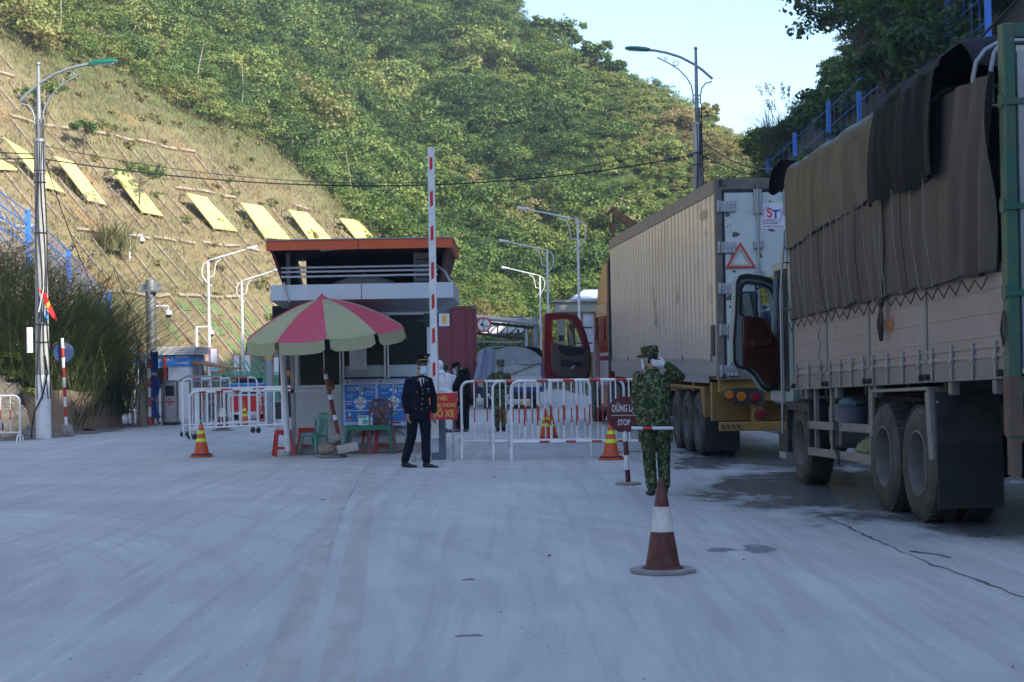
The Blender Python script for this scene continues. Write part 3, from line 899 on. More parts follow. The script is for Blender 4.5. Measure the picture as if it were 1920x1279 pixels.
# --- street lamps on concrete poles
def lamp_pole(label,base,top_h,arm_dir,cable=True,scale=1.0):
 t=thing('street_lamp',label,'street lamp',base,0,'old street lamps with green heads')
 zc=top_h*.79
 MB().tube([(0,0,-.2),(0,0,zc)],[.175,.115],16).build('concrete_pole',m_concrete,t)
 MB().cyl((0,0,-.02),(0,0,1.45),.178,.168,18).build('painted_base',m_white,t)
 mb=MB()
 mb.cyl((0,0,zc-.75),(0,0,zc+.05),.135,.125,16);mb.cyl((0,0,zc-.02),(0,0,zc+.04),.15,.15,16)
 mb.build('pole_sleeve',m_galv,t)
 mb=MB()
 mb.tube([(0,0,zc),(0,0,top_h-.08)],[.06,.035],12);mb.ell((0,0,top_h-.04),.05,n=10)
 mb.build('mast',m_polegrey,t)
 s=arm_dir
 def A(x,z):return Vector((x*s,-.02*abs(x),z+top_h))
 pts=[A(-.42,-.88),A(-.15,-.62),A(.05,-.47),A(.4,-.27),A(.75,-.15),A(1.05,-.085),A(1.2,-.07)]
 MB().tube(pts,[.035]*len(pts),10).build('lamp_arm',m_polegrey,t)
 mb=MB()
 mb.tube([A(.09,-1.55),A(.09,-1.3),A(.13,-1.05),A(.25,-.82),A(.45,-.6),A(.7,-.43),A(1.0,-.27)],.018,8)
 mb.tube([A(-.10,-1.55),A(-.10,-1.3),A(-.14,-1.12),A(-.24,-.99),A(-.4,-.95)],.018,8)
 for z in(-1.32,-1.42,-1.5):
  mb.tube([A(-.10,z),A(.09,z)],.014,6)
 mb.tube(arc(A(.52,-.44),.065,0,360,12,(1,0,0),(0,0,1))[:-1],.01,6,closed=True)
 mb.tube(arc(A(.78,-.30),.04,0,360,12,(1,0,0),(0,0,1))[:-1],.01,6,closed=True)
 mb.build('scroll_bracket',m_polegrey,t)
 M=MX(A(1.2,-.07),(s*.985,0,.09),(0,1,0))
 hd=MB()
 outl=[(-.02,.055,.05),(.10,.085,.07),(.32,.105,.075),(.5,.10,.065),(.62,.05,.04)]
 vs=[]
 for x,hw,hh in outl:
  for k in range(12):
   a=2*math.pi*k/12
   vs.append(M@Vector((x,hw*math.cos(a),hh*max(-.45,math.sin(a))*1.15*(1)))if s>0 else M@Vector((x,hw*math.cos(a),-hh*max(-.45,math.sin(a))*1.15)))
 fs=[(i*12+k,i*12+(k+1)%12,(i+1)*12+(k+1)%12,(i+1)*12+k)for i in range(4)for k in range(12)]+[tuple(range(12)),tuple(range(48,60))]
 hd.add(vs,fs)
 h=hd.build('lamp_head',m_green_lamp,t)
 sgn=-1 if s>0 else 1
 MB().prism([(.2,-.075),(.55,-.06),(.55,.06),(.2,.075)],M@Matrix.Translation((0,0,sgn*.042)),.012).build('lamp_glass',m_aluframe,h)
 if cable:
  mb=MB();rr=random.Random(3)
  for j in range(4):
   a=-1.9+.5*j;pts=[]
   for k in range(14):
    z=zc*.94*(1-k/13)+.9
    rad_=.175-.06*z/zc+.02
    aa=a+.25*math.sin(k*.9+j)
    pts.append((rad_*math.cos(aa),rad_*math.sin(aa),z))
   mb.tube(pts,.011,5)
  mb.tube([(.1,-.16,1.9),(.16,-.18,1.5),(.05,-.2,1.0),(-.15,-.2,.6),(-.22,-.2,.2),(-.22,-.2,0)],.02,6)
  for z in(2.2,2.6,4.7,zc*.86,zc*.9):
   mb.tube(arc((0,0,z),.19-.06*z/zc,0,360,14,(1,0,0),(0,1,0))[:-1],.012,5,closed=True)
  mb.build('pole_cables',m_cable,t)
  bx_=MB();bx_.box((-.26,-.06,2.25),(.12,.14,.58));bx_.box((-.26,-.135,2.25),(.08,.01,.5))
  bx_.build('meter_box',m_white,t,bevel=.01)
 return t
lb=Vector((-10.75,40.28,0))
lamp_left=lamp_pole('concrete street lamp with white base and green head beside the low brown wall',lb,8.62,1)
rbp=P(1309,340,47.5);rbp.z=0
lamp_right=lamp_pole('concrete street lamp with green head pointing left, rising behind the white container',(rbp.x,47.5,0),P(1303,88,47.5).z,-1)
lamp_right.scale=(1.05,1.05,1)
# --- white curved street lamps in the distance
m_whitepole=mat('white_pole_paint',(.74,.76,.78),.4,var=.05,dirt=(.5,.48,.42),damt=.2)
def white_lamp(label,x,y,h,s):
 t=thing('street_lamp',label,'street lamp',(x,y,0),0,'white curved street lamps')
 MB().tube([(0,0,-.3),(0,0,h)],[.065,.042],10).build('pole',m_whitepole,t)
 mb=MB()
 k=h/7.5
 mb.tube([(0,0,h),(-.02*s,0,h+.02),(.5*s*k,0,h+.12),(1.4*s*k,0,h+.30),(2.0*s*k,0,h+.42)],[.035,.035,.032,.028,.022],8)
 mb.build('lamp_arm',m_whitepole,t)
 mb=MB()
 mb.tube([(x_*s*k,0,h+z_*k)for x_,z_ in((0,0),(-.22,-.12),(-.32,-.4),(-.30,-.75),(-.1,-1.05),(.18,-1.25))],.02,8)
 mb.tube([(x_*s*k,0,h+z_*k)for x_,z_ in((.68,.1),(.42,-.05),(.34,-.35),(.28,-.75),(.05,-.8))],.018,8)
 mb.build('scroll_bracket',m_whitepole,t)
 mb=MB();mb.tube([(2.0*s*k,0,h+.42),(2.5*s*k,0,h+.52)],[.05,.035],8);mb.box((2.25*s*k,0,h+.45),(.45*k,.14,.03))
 mb.build('lamp_head',m_whitepole,t)
 return t
wl=[(390,490,64,1,'white curved street lamp nearest the small kiosk, with two banners on its pole'),(453,528,72,1,'white curved street lamp between the kiosk lamp and the booth, with two banners'),
      (1083,413,64,-1,'tallest white curved street lamp, left of the red lorry cab'),(1026,470,78,-1,'white curved street lamp second in the row leading away from the red cab'),(1012,518,90,-1,'white curved street lamp furthest away above the shed roof')]
wlamps=[]
for px,py,Y,s,lab in wl:
 p=P(px,py,Y)
 wlamps.append(white_lamp(lab,p.x,p.y,p.z,s))
m_banner=mat('banner_white',(.78,.78,.80),.6,var=.04)
m_bred=mat('banner_red_edge',(.5,.08,.09),.6)
m_bteal=mat('banner_teal',(.08,.5,.6),.6)
m_faint=mat('banner_print',(.55,.58,.66),.7)
def banner(label,px0,px1,py0,py1,Y):
 a,b_=P(px0,py0,Y),P(px1,py1,Y)
 w,h=b_.x-a.x,a.z-b_.z
 t=thing('pole_banner',label,'banner',((a.x+b_.x)/2,Y-.12,b_.z),0,'banners on the white lamp poles')
 mb=MB();mb.box((0,0,h/2),(w,.03,h));mb.build('panel',m_banner,t)
 mb=MB();mb.ring([(-w/2,0),(w/2,0),(w/2,h),(-w/2,h)],[(-w/2+.03,.03),(w/2-.03,.03),(w/2-.03,h-.03),(-w/2+.03,h-.03)],FACE(0,-.02,0),.012);mb.build('border',m_bred,t)
 mb=MB();mb.prism([(-w*.36,h*.06),(w*.3,h*.06),(w*.36,h*.2),(-w*.3,h*.22)],FACE(0,-.019,0),.006);mb.build('printed_picture',m_bteal,t)
 mb=MB()
 for k in range(9):
  z=h*(.35+.065*k);ww=w*random.uniform(.22,.38);mb.box((random.uniform(-.03,.03),-.017,z),(ww*2,.004,h*.02))
 mb.build('printed_text',m_faint,t)
 t2=MB();t2.box((0,.07,h*.97),(w*.5,.1,.03));t2.box((0,.07,h*.03),(w*.5,.1,.03));t2.build('bracket',m_whitepole,t)
for a in(('white banner left of the lamp pole nearest the kiosk',373,388,652,695,64),('white banner right of the lamp pole nearest the kiosk',395,411,652,697,64),
          ('white banner left of the second lamp pole',438,451,665,704,72),('white banner right of the second lamp pole',458,472,665,704,72),('white banner just left of the booth',513,525,669,704,74)):
 banner(*a)
p=P(525.5,600,74.0)
tag(MB().tube([(p.x+.12,74.1,-.3),(p.x+.12,74.1,3.6)],[.09,.06],10).build('banner_pole',m_whitepole),'plain white pole carrying the banner just left of the booth','pole')
# --- wires
def wire(label,a,b_,sag,r=.02,group='overhead wires'):
 a,b_=Vector(a),Vector(b_)
 pts=[a.lerp(b_,k/28)-Vector((0,0,sag*4*(k/28)*(1-k/28)))for k in range(29)]
 return tag(MB().tube(pts,r,6).build('overhead_wire',m_cable),label,'wire',group)
zl=P(75,298,40.2).z;zr=P(1303,290,47.4).z
wire('thick black overhead wire sagging from the left lamp pole to the right one',(lb.x+.13,lb.y,zl),(rbp.x-.13,47.5,zr),.72,.016)
wire('thin overhead wire above the thick one, fading across the hillside',(lb.x+.13,lb.y,zl+.3),(rbp.x-.13,47.5,zr+.3),.95,.008)
wire('lower black wire leaving the left lamp pole to the left edge',(lb.x-.13,lb.y,zl+.02),(-16.5,38,zl+.3),.15,.016)
wire('upper black wire leaving the left lamp pole to the left edge',(lb.x-.13,lb.y,zl+.12),(-16.5,38,zl+.55),.08,.014)
q1=P(1316,262,47.4);q2=P(1530,262,36);q2b=P(1925,0,18)
wire('black wire running from the right lamp pole up over the tarpaulin lorry',q1,P(1925,-20,20),1.35,.018)
wire('lower black wire running right from the lamp pole behind the container',P(1316,290,47.4),P(1500,345,40),.15,.014)
wire('black wire crossing the dark trees above the lorry',P(1925,40,22),P(1650,250,55),.3,.02)
wire('thin wire drooping from the left lamp pole to the yellow-banded post',(lb.x+.12,lb.y,6.4),P(266,650,47.9),.9,.012)
# --- red flag and blue roundel
m_flag=mat('flag_red',(.62,.02,.02),.7,var=.06)
m_yellow=mat('star_yellow',(.85,.62,.04),.6)
fp=P(86,540,40.25)
t=thing('flag','small red flag with yellow star on a short staff at the left lamp pole','flag',(fp.x,40.05,0),0)
mb=MB();f0=P(84,560,40.05);f1=P(88,540,40.05)
mb.tube([Vector((-.12,0,P(84,585,40.05).z)),Vector((.02,-.05,P(90,538,40.05).z))],.012,6);mb.build('staff',m_whitepole,t)
za,zb_=P(90,540,40.05).z,P(110,606,40.05).z
def ff(u,v):
 x=-.02+.30*u*.9+(v-.5)*.20*(1-.35*u);z=za-(za-zb_)*(u*.82+.18*v*(1-.3*u));y=.05*math.sin(u*7+v*3)
 return Vector((x,-.05+y,z))
MB().sheet(ff,14,8,.004).build('cloth',m_flag,t)
mb=MB();st=[]
for k in range(10):
 rr_=.085 if k%2==0 else .035;a=R(90+36*k);st.append((rr_*math.cos(a)*.6,rr_*math.sin(a)*1.25))
c0=ff(.5,.5);mb.prism(st,MX(c0+Vector((0.02,-.035,0)),(1,.1,-.35),(0.3,0,1)),.01);mb.build('star',m_yellow,t)
m_tape=mat('blue_tape',(.02,.25,.75),.5)
bt=P(86,590,40.08)
tag(MB().tube([bt+Vector((0,0,.12)),bt+Vector((.04,-.02,.03)),bt+Vector((-.01,0,-.05)),bt+Vector((.07,-.02,-.1))],[.02,.03,.035,.012],6).build('ribbon',m_tape),'bright blue plastic ribbon tied at the left lamp pole below the flag','ribbon')
def banded_pole(mb,h,r,n,x=0,y=0,z0=0,first=0):
 for k in range(n):
  mb.cyl((x,y,z0+h*k/n),(x,y,z0+h*(k+1)/n),r,r,12,mi=(k+first)%2)
m_signblue=mat('sign_blue',(.014,.045,.15),.5,var=.3,dirt=(.12,.1,.08),damt=.5,dscale=4)
sp_=G(125,818)
t=thing('traffic_sign','round blue traffic sign seen from behind on a leaning red and white pole','traffic sign',sp_,0)
mb=MB();banded_pole(mb,2.30,.036,10)
M4=Matrix.Rotation(R(-1.8),4,'Y')
o=mb.build('pole',[m_red,m_white],t);o.matrix_local=M4
mb=MB();mb.lathe([(0.001,-.008),(.235,-.008),(.242,0),(.235,.008),(0.001,.008)],32,FACE(0,.055,1.96));o=mb.build('sign_disc',m_signblue,t);o.matrix_local=M4
for zz in(2.08,1.84):o=MB().box((0,.042,zz),(.10,.02,.05)).build('clamp',m_galv,t);o.matrix_local=M4
mb=MB();rock(mb,(0,0,.04),(.15,.14,.22),5,sq=.7);mb.build('concrete_foot',m_stone,t)
# --- crowd barriers
def barrier(label,p,q,h=1.27,nb=9,reds=(2,4,6,8),band=(.52,.76),mrd=m_red,lean=0,group='red and white crowd barriers',bot=.29,brs=(),wheels=False,name='crowd_barrier',rbar=.0115,bl=True):
 p,q=Vector(p),Vector(q);d=q-p;w=d.length
 t=thing(name,label,'barrier',p,math.degrees(math.atan2(d.y,d.x)),group)
 mb=MB();r_=.022;rc=.13
 mb.tube([(0,0,0),(0,0,h-rc)]+[(rc-rc*math.cos(R(a)),0,h-rc+rc*math.sin(R(a)))for a in(22,45,68,90)]+[(w-rc+rc*math.sin(R(a)),0,h-rc+rc*math.cos(R(a)))for a in(0,22,45,68,90)]+[(w,0,0)],r_,10)
 mb.tube([(0,0,bot),(w,0,bot)],r_*.85,8)
 mb.build('frame',m_white,t)
 if reds or brs:
  mb=MB();g=w/(nb+1)
  for k in reds:mb.tube([(max(rc,g*k),0,h),(min(w-rc,g*(k+1)-.03),0,h)],r_+.0015,10)
  for k in brs:mb.tube([(g*k+.03,0,bot),(g*(k+1)-.02,0,bot)],r_*.85+.0015,8)
  mb.build('red_stripes',mrd,t)
 for k in range(1,nb+1):
  x=w*k/(nb+1);mb=MB()
  mb.cyl((x,0,bot),(x,0,band[0]),rbar,rbar,8,mi=0);mb.cyl((x,0,band[0]),(x,0,band[1]),rbar,rbar,8,mi=1 if mrd else 0);mb.cyl((x,0,band[1]),(x,0,h),rbar,rbar,8,mi=0)
  mb.build('bar',[m_white,mrd or m_white],t)
 for x,s in((0,1),(w,-1)):
  mb=MB()
  mb.tube([(x,0,.27),(x,-.03,.2),(x,-.16,.16),(x,-.21,.10),(x,-.21,.0)],.018,8)
  mb.tube([(x,0,.22),(x,.05,.18),(x,.16,.14),(x,.2,.0)],.018,8)
  mb.build('foot',m_white,t)
 mb=MB()
 for z in(.85,.33):mb.tube([(0,0,z),(-.05,0,z),(-.055,0,z-.10)],.007,6)
 mb.build('hook',m_galv,t)
 return t
b1=G(868,859);b1r=G(1107,857)
barrier('crowd barrier furthest left beside the man in black, with faded orange-red stripes',(-.85,28.95,0),(1.27,28.92,0),reds=(1,3,5,7),mrd=m_orangered,band=(.60,.84))
barrier('middle crowd barrier of the three, its left post beside the second soldier',(-.33,28.62,0),(1.80,28.6,0),reds=(1,3,5,7,9),mrd=m_orangered,band=(.58,.82))
barrier('front crowd barrier with bright red stripes behind the stop sign',(-.03,28.3,0),(2.06,28.1,0),reds=(2,4,6,8),brs=(2,4,6,8),band=(.55,.89))
lf=G(38,830)
barrier('white crowd barrier cut by the left edge of the picture',(lf.x-2.1,lf.y+.1,0),(lf.x,lf.y,0),h=1.02,nb=9,reds=(),band=(.5,.72),mrd=m_red,group='red and white crowd barriers',bot=.22)
def wheel_panel(label,p,q,h,nb,flat,zb_,reds):
 p,q=Vector(p),Vector(q);d=q-p;w=d.length
 t=thing('wheeled_barrier',label,'barrier',p,math.degrees(math.atan2(d.y,d.x)),'wheeled white barriers by the gate')
 mb=MB();rc=.12;r_=.022
 top=[(0,0,zb_),(0,0,h-rc)]+[(rc-rc*math.cos(R(a)),0,h-rc+rc*math.sin(R(a)))for a in(30,60,90)]+[(w-rc+rc*math.sin(R(a)),0,h-rc+rc*math.cos(R(a)))for a in(0,30,60,90)]+[(w,0,zb_)]
 mb.tube(top,r_,8);mb.tube([(0,0,zb_+.16),(w,0,zb_+.16)],r_,8)
 mb.build('frame',m_white,t)
 for k in range(1,nb+1):
  x=w*k/(nb+1);mb=MB()
  if flat:mb.box((x,0,(h+zb_+.16)/2),(.045,.016,h-zb_-.16))
  else:mb.cyl((x,0,zb_+.16),(x,0,h),.011,.011,6)
  mb.build('bar',m_white,t)
 mb=MB();g=w/(nb+1)
 for k in reds:mb.tube([(g*k,0,h),(g*(k+1)-.03,0,h)],r_+.002,8)
 mb.build('red_stripes',m_red,t)
 for x in(.06,w-.06):
  for yy in(-.1,.1):
   wh=MB();wh.lathe([(.001,-.02),(.05,-.02),(.065,-.012),(.065,.012),(.05,.02),(.001,.02)],16,MX((x,yy,.065),(0,0,1),(1,0,0)))
   wo=wh.build('caster_wheel',m_black,t)
   fk=MB();fk.box((x-.028,yy,.12),(.006,.03,.14));fk.box((x+.028,yy,.12),(.006,.03,.14));fk.box((x,yy,.19),(.07,.04,.012));fk.build('fork',m_galv,wo)
 MB().box((.03,0,zb_*.5),(.05,.03,zb_)).build('foot',m_white,t)
 return t
wheel_panel('round-tubed white barrier on casters, rear one of the pair left of the booth',(-7.45,39.7,0),(-6.0,41.3,0),1.30,7,False,.1,(1,3,5,6))
wheel_panel('flat-barred white barrier on casters, front one of the pair left of the booth',(-7.02,38.2,0),(-5.22,39.8,0),1.02,10,True,.08,(1,3,5))
t=thing('barrier_arm','lowered white barrier arm with slanted red marks, reaching left from the booth','barrier arm',(-7.9,43.4,0),0)
z0,z1=.98,1.06
mb=MB();mb.hexa([(0,0,z0-.06),(5.2,-2.3,z0+.0),(5.2,-2.25,z0+.0),(0,.05,z0-.06),(0,0,z0+.07),(5.2,-2.3,z0+.14),(5.2,-2.25,z0+.14),(0,.05,z0+.07)]);mb.build('arm',m_white,t)
mb=MB()
for k in range(6):
 u0=.14+.16*k;u1=u0+.055
 def q(u,v):return Vector((5.2*u,-2.3*u-.006,z0-.06+.06*u+.13*v))
 mb.add([q(u0,.3),q(u1,.3),q(u1+.012,.72),q(u0+.012,.72)],[(0,1,2,3)])
 b_=len(mb.v)
mb.build('red_marks',m_red,t,smooth=0)
mb=MB();mb.box((5.35,-2.33,.6),(.3,.3,1.2));mb.build('drive_cabinet',m_polegrey,t,bevel=.02)
mb=MB();mb.box((.08,.02,.46),(.06,.06,.92));mb.box((.08,.02,.02),(.22,.22,.04));mb.build('rest_post',m_white,t)
# --- cones
m_cone=mat('cone_orange',(.62,.075,.018),.5,var=.12,dirt=(.35,.12,.06),damt=.4,dscale=6)
m_lime=mat('cone_lime_band',(.62,.82,.03),.5,var=.05)
m_conedark=mat('cone_maroon',(.085,.012,.012),.6,var=.25,scale=10,dirt=(.2,.15,.13),damt=.35,dscale=8,bump=.15)
m_conewhite=mat('cone_white',(.62,.60,.56),.6,var=.08,dirt=(.35,.28,.24),damt=.5,dscale=7)
m_conebase=mat('cone_base_dust',(.26,.25,.24),.85,var=.2)
def orange_cone(label,p,h=.62,green=True):
 t=thing('traffic_cone',label,'traffic cone',p,random.uniform(-20,20),'orange cones with lime bands')
 k=h/.62
 def rad(z):return(.145-.122*(z/.62))*k
 mb=MB()
 mb.lathe([(.17*k,.035*k),(.15*k,.06*k),(rad(.07),.07*k),(rad(.57),.57*k),(.02*k,.585*k),(.001,.586*k)],28);mb.build('cone_body',m_cone,t)
 for za,zb2 in((.27,.33),(.41,.465)):
  mb=MB();mb.lathe([(rad(za)+.003,za*k),(rad(zb2)+.003,zb2*k)],28,cap=False);mb.build('reflective_band',m_lime,t)
 mb=MB();oc=[(.21*k*math.cos(R(22.5+45*i)),.21*k*math.sin(R(22.5+45*i)))for i in range(8)]
 mb.prism(oc,Matrix.Translation((0,0,.019)),.036);mb.build('base',m_cone,t,bevel=.006)
 mb=MB();mb.tube(arc((0,0,.05*k),.165*k,0,360,24,(1,0,0),(0,1,0))[:-1],.014*k,6,closed=True);mb.build('weight_ring',m_black,t)
 if green:
  mb=MB();mb.tube([(0,0,.56*k),(0,0,.61*k),(0,0,.63*k)],[.026*k,.022*k,.012*k],12);mb.build('tip',mat('tip_green',(.02,.2,.06),.5),t)
 return t
orange_cone('orange cone with two lime bands standing alone left of the red stool',G(378,857))
orange_cone('orange cone with two lime bands in front of the barriers beside the stop sign',G(1146,862),.62,False)
orange_cone('orange cone with lime bands seen through the bars of the middle barrier',G(1024,824),.60)
orange_cone('second orange cone close behind the one seen through the barrier bars',G(1034,822),.55,False)
orange_cone('small distant orange cone behind the wheeled barriers near the red cart',G(458,800),.62)
def maroon_cone(label,p,h,rz=0):
 t=thing('traffic_cone',label,'traffic cone',p,rz,'maroon and white cones')
 k=h/.70
 def rad(z):return(.132-.108*(z/.70))*k
 mb=MB()
 zs=[.03,.06,.30,.44,.69,.70]
 mb.lathe([(.16*k,.03*k),(.15*k,.045*k),(rad(.05)+.004,.05*k),(rad(.305),.305*k)],36,mi=0,cap=False)
 mb.lathe([(rad(.305)+.001,.305*k),(rad(.49)+.001,.49*k)],36,mi=1,cap=False)
 mb.lathe([(rad(.49),.49*k),(rad(.60),.60*k),(rad(.69),.69*k),(rad(.70)*.8,.702*k),(.001,.702*k)],36,mi=0,cap=False)
 mb.build('cone_body',[m_conedark,m_conewhite],t)
 mb=MB();oc=[(.25*k*math.cos(R(22.5+45*i)),.25*k*math.sin(R(22.5+45*i)))for i in range(8)]
 mb.prism(oc,Matrix.Translation((0,0,.017)),.03);mb.build('base',m_conebase,t,bevel=.006)
 return t
maroon_cone('large dusty maroon cone with one white band in the foreground',G(1243,1073),.71,8)
maroon_cone('maroon and white cone half hidden behind the wheeled barriers',G(418,808),.8)
maroon_cone('maroon and white cone behind the red warning sign, by the man in black',G(852,806),.70)
m_boll=mat('bollard_orange',(.45,.09,.05),.6,dirt=(.25,.2,.18),damt=.4)
def bollard(label,p,h=.72):
 t=thing('bollard',label,'bollard',p,0,'orange flexible bollards')
 mb=MB();mb.lathe([(.14,0),(.13,.02),(.06,.035),(.05,.06),(.045,h),(.03,h+.01),(.001,h+.012)],16);mb.build('post',m_boll,t)
 for z in(h*.62,h*.76,h*.9):
  MB().lathe([(.048,z),(.048,z+h*.06)],16,cap=False).build('reflective_band',m_white,t)
bollard('orange bollard in front of the folding gate',G(287,797),.75)
for lab,px,py in(('orange bollard left of the grey post beside the booth',486,790),('orange bollard hidden half behind the grey post beside the booth',497,790),('orange bollard right of the grey post beside the booth',512,791)):
 bollard(lab,G(px,py),.75)
tag(MB().box(tuple(G(520,786)+Vector((0,.3,.25))),(.5,.4,.5)).build('equipment_box',m_dark,bevel=.03),'dark grey box on the ground beside the bollards left of the booth','box')
# --- folding gate, its motor, posts and sign backs
m_steel=mat('brushed_steel',(.42,.41,.40),.35,.7,var=.12,dirt=(.25,.22,.19),damt=.4,dscale=3)
gA,gB=G(243,798),G(318,794)
t=thing('folding_gate','folding stainless steel gate of closely set bars beside the low wall','gate',gA,math.degrees(math.atan2(gB.y-gA.y,gB.x-gA.x)))
GL=(gB-gA).length;hg=1.12
for k in range(17):
 x=GL*k/16;mb=MB()
 yo=.06*(-1)**k
 mb.tube([(x,yo,.03),(x,yo,hg-.06),(x+.02,yo*.5,hg-.01),(x+.05,-yo,hg-.06),(x+.05,-yo,.03)],.017,6)
 mb.build('bar',m_steel,t)
mb=MB()
for z in(.2,.6,1.0):
 for k in range(16):
  x=GL*k/16;mb.tube([(x,.06*(-1)**k,z-.08),(x+GL/16,-.06*(-1)**k,z+.08)],.008,5)
mb.build('scissor_links',m_steel,t)
mb=MB()
for k in range(0,17,4):
 mb.lathe([(.001,-.012),(.03,-.012),(.03,.012),(.001,.012)],10,MX((GL*k/16,0,.03),(0,0,1),(1,0,0)))
mb.build('rollers',m_black,t)
mp=G(322,797)
t=thing('gate_motor','grey gate motor cabinet with a dark screen at the end of the folding gate','gate motor',mp,0)
mb=MB();mb.box((0,0,.62),(.34,.4,1.1));mb.box((0,0,1.19),(.38,.44,.05));mb.build('housing',m_steel,t,bevel=.03)
MB().box((0,-.205,.93),(.24,.012,.28)).build('screen',m_glass_d,t)
mb=MB();mb.box((0,-.205,.63),(.22,.008,.05));mb.ell((0,-.203,.71),(.045,.006,.02));mb.ell((0,-.203,.55),(.045,.006,.02));mb.build('red_mark',m_red,t)
mb=MB();mb.box((0,0,.05),(.4,.44,.07));mb.build('skirt',m_dark,t)
for x in(-.13,.13):
 MB().lathe([(.001,-.02),(.04,-.02),(.04,.02),(.001,.02)],12,MX((x,-.2,.04),(0,0,1),(1,0,0))).build('wheel',m_black,t)
t=thing('folding_gate','folded-up stack of gate bars under a grey cover in front of the kiosk','gate',mp+Vector((.35,.5,0)),8)
for k in range(12):
 x=.05+.085*k;mb=MB();mb.tube([(x,-.06,.06),(x,-.06,1.12),(x+.02,0,1.18),(x+.04,.06,1.12),(x+.04,.06,.06)],.014,6);mb.build('bar',m_steel,t)
mb=MB();mb.prism([(-.3,1.16),(1.05,1.16),(.9,1.30),(0,1.34)],FACE(0,0,0),.5);mb.build('cover',m_galv,t)
m_wood=mat('weathered_wood',(.30,.27,.22),.85,var=.2,scale=4,stretch=(6,6,.6),dirt=(.3,.19,.06),damt=.6,dscale=1)
pb=G(268,798)
t=thing('wooden_post','square grey post with yellow bands leaning slightly in front of the folding gate','post',pb,20)
hp=P(268,650,pb.y).z
mb=MB();mb.box((0,0,hp/2-.05),(.17,.15,hp+.1),taper=(.85,.85));mb.build('shaft',m_wood,t,bevel=.01)
m_ochre=mat('ochre_band',(.55,.32,.03),.6)
for f in(.985,.76,.53):MB().box((0,0,hp*f-.05),(.178,.158,.06)).build('reflective_band',m_ochre,t)
pb2=G(281,799)
t=thing('traffic_sign','pole with three blue traffic signs seen edge-on beside the yellow-banded post','traffic sign',pb2,0)
hp2=P(280,655,pb2.y).z
mb=MB();banded_pole(mb,hp2,.045,8);mb.build('pole',[m_boll,m_white],t);
m_sb=mat('sign_back_blue',(.03,.10,.38),.5,var=.15)
M6=Matrix.Rotation(R(-48),4,'Z')
for i,(z,pl)in enumerate(((hp2-.35,[(-.25,-.28),(.25,-.28),(.25,.28),(-.25,.28)]),(hp2-1.0,[(.31*math.cos(a*math.pi/12),.31*math.sin(a*math.pi/12))for a in range(24)]),(hp2-1.6,[(-.33,-.24),(.33,-.24),(0,.32)]))):
 mb=MB();mb.prism(pl,FACE(.0,.06,z),.012);o=mb.build('sign_panel',m_sb,t);o.matrix_local=M6@Matrix.Translation((.13,0,0))
 for zz in(-.1,.1):o2=MB().box((-.13,.05,z+zz),(.14,.02,.03)).build('clamp',m_galv,o)
# --- kiosk by the gate
m_kwall=mat('kiosk_white_wall',(.66,.68,.70),.7,var=.05,dirt=(.4,.38,.34),damt=.3)
m_kblue=mat('kiosk_sign_blue',(.03,.26,.68),.5,var=.06)
m_awn=mat('awning_rust',(.36,.17,.07),.7,var=.25,scale=8)
kY=57.0
def kp(px,py):return P(px,py,kY)
x0,x1=kp(255,700).x,kp(356,700).x
zt,zb2=kp(330,650).z,0
kt=thing('guard_kiosk','small white guard kiosk with a blue lettered band half hidden by reeds','kiosk',(x0,kY,0),0)
W=x1-x0;H=zt
zw0,zw1,zs1=kp(330,731).z,kp(330,686).z,kp(330,665).z
mb=MB()
mb.bx(0,W,0,2.6,0,zw0);mb.bx(0,W,.0,2.6,zw1,zs1+.02);mb.bx(W*.62,W,.0,2.6,zw0,zw1);mb.bx(0,W*.05,0,2.6,zw0,zw1);mb.bx(0,W,2.3,2.6,zw0,zw1)
mb.build('wall',m_kwall,kt,smooth=0)
wn_=MB();wn_.bx(W*.05,W*.62,.06,.08,zw0,zw1);wo=wn_.build('window',m_glass_d,kt)
mb=MB()
for f in(.05,.335,.615):mb.bx(W*f-.03,W*f+.03,-.02,.05,zw0,zw1)
mb.bx(W*.05,W*.62,-.02,.05,zw1-.05,zw1);mb.bx(W*.05,W*.62,-.02,.05,zw0,zw0+.05)
mb.build('window_frame',m_aluframe,wo)
mb=MB()
for k in range(8):mb.cyl((W*(.08+.06*k),.03,zw0),(W*(.08+.06*k),.03,zw1),.008,.008,6)
mb.build('window_bars',m_dark,wo)
mb=MB();mb.bx(-.03,W+.03,-.03,2.63,zw1-.02,zs1-.01);sg=mb.build('sign_band',m_kblue,kt)
lettering('sign_lettering','KIỂM SOÁT',.20,FACE(W*.42,-.032,(zw1+zs1)/2+.03),m_white,sg)
mb=MB();
for z in(zw1+.06,zs1-.1):mb.bx(W*.74,W*.98,-.036,-.031,z,z+.06)
mb.build('sign_print',mat('pale_print',(.6,.5,.7),.6),sg)
mb=MB();
for k in range(4):mb.bx(-.16-.02*k,W+.16+.02*k,-.16-.02*k,2.76,zs1+(zt-zs1)*k/4,zs1+(zt-zs1)*(k+.82)/4)
mb.bx(-.1,W+.1,-.1,2.7,zs1,zt-.03)
mb.build('roof',m_white,kt)
mb=MB()
for yy in(.2,.75,1.4):mb.bx(W-.01,W+.04,yy,yy+.1,0,zw1)
mb.build('door_frame',m_aluframe,kt)
mb=MB();mb.add([(W+.02,.1,zw1+.05),(W+1.35,.3,zw1-.16),(W+1.35,2.3,zw1-.16),(W+.02,2.5,zw1+.05),(W+.02,.1,zw1+.14),(W+1.35,.3,zw1-.11),(W+1.35,2.3,zw1-.11),(W+.02,2.5,zw1+.14)],[(0,3,2,1),(4,5,6,7),(0,1,5,4),(1,2,6,5),(2,3,7,6),(3,0,4,7)]);mb.build('awning',m_awn,kt)
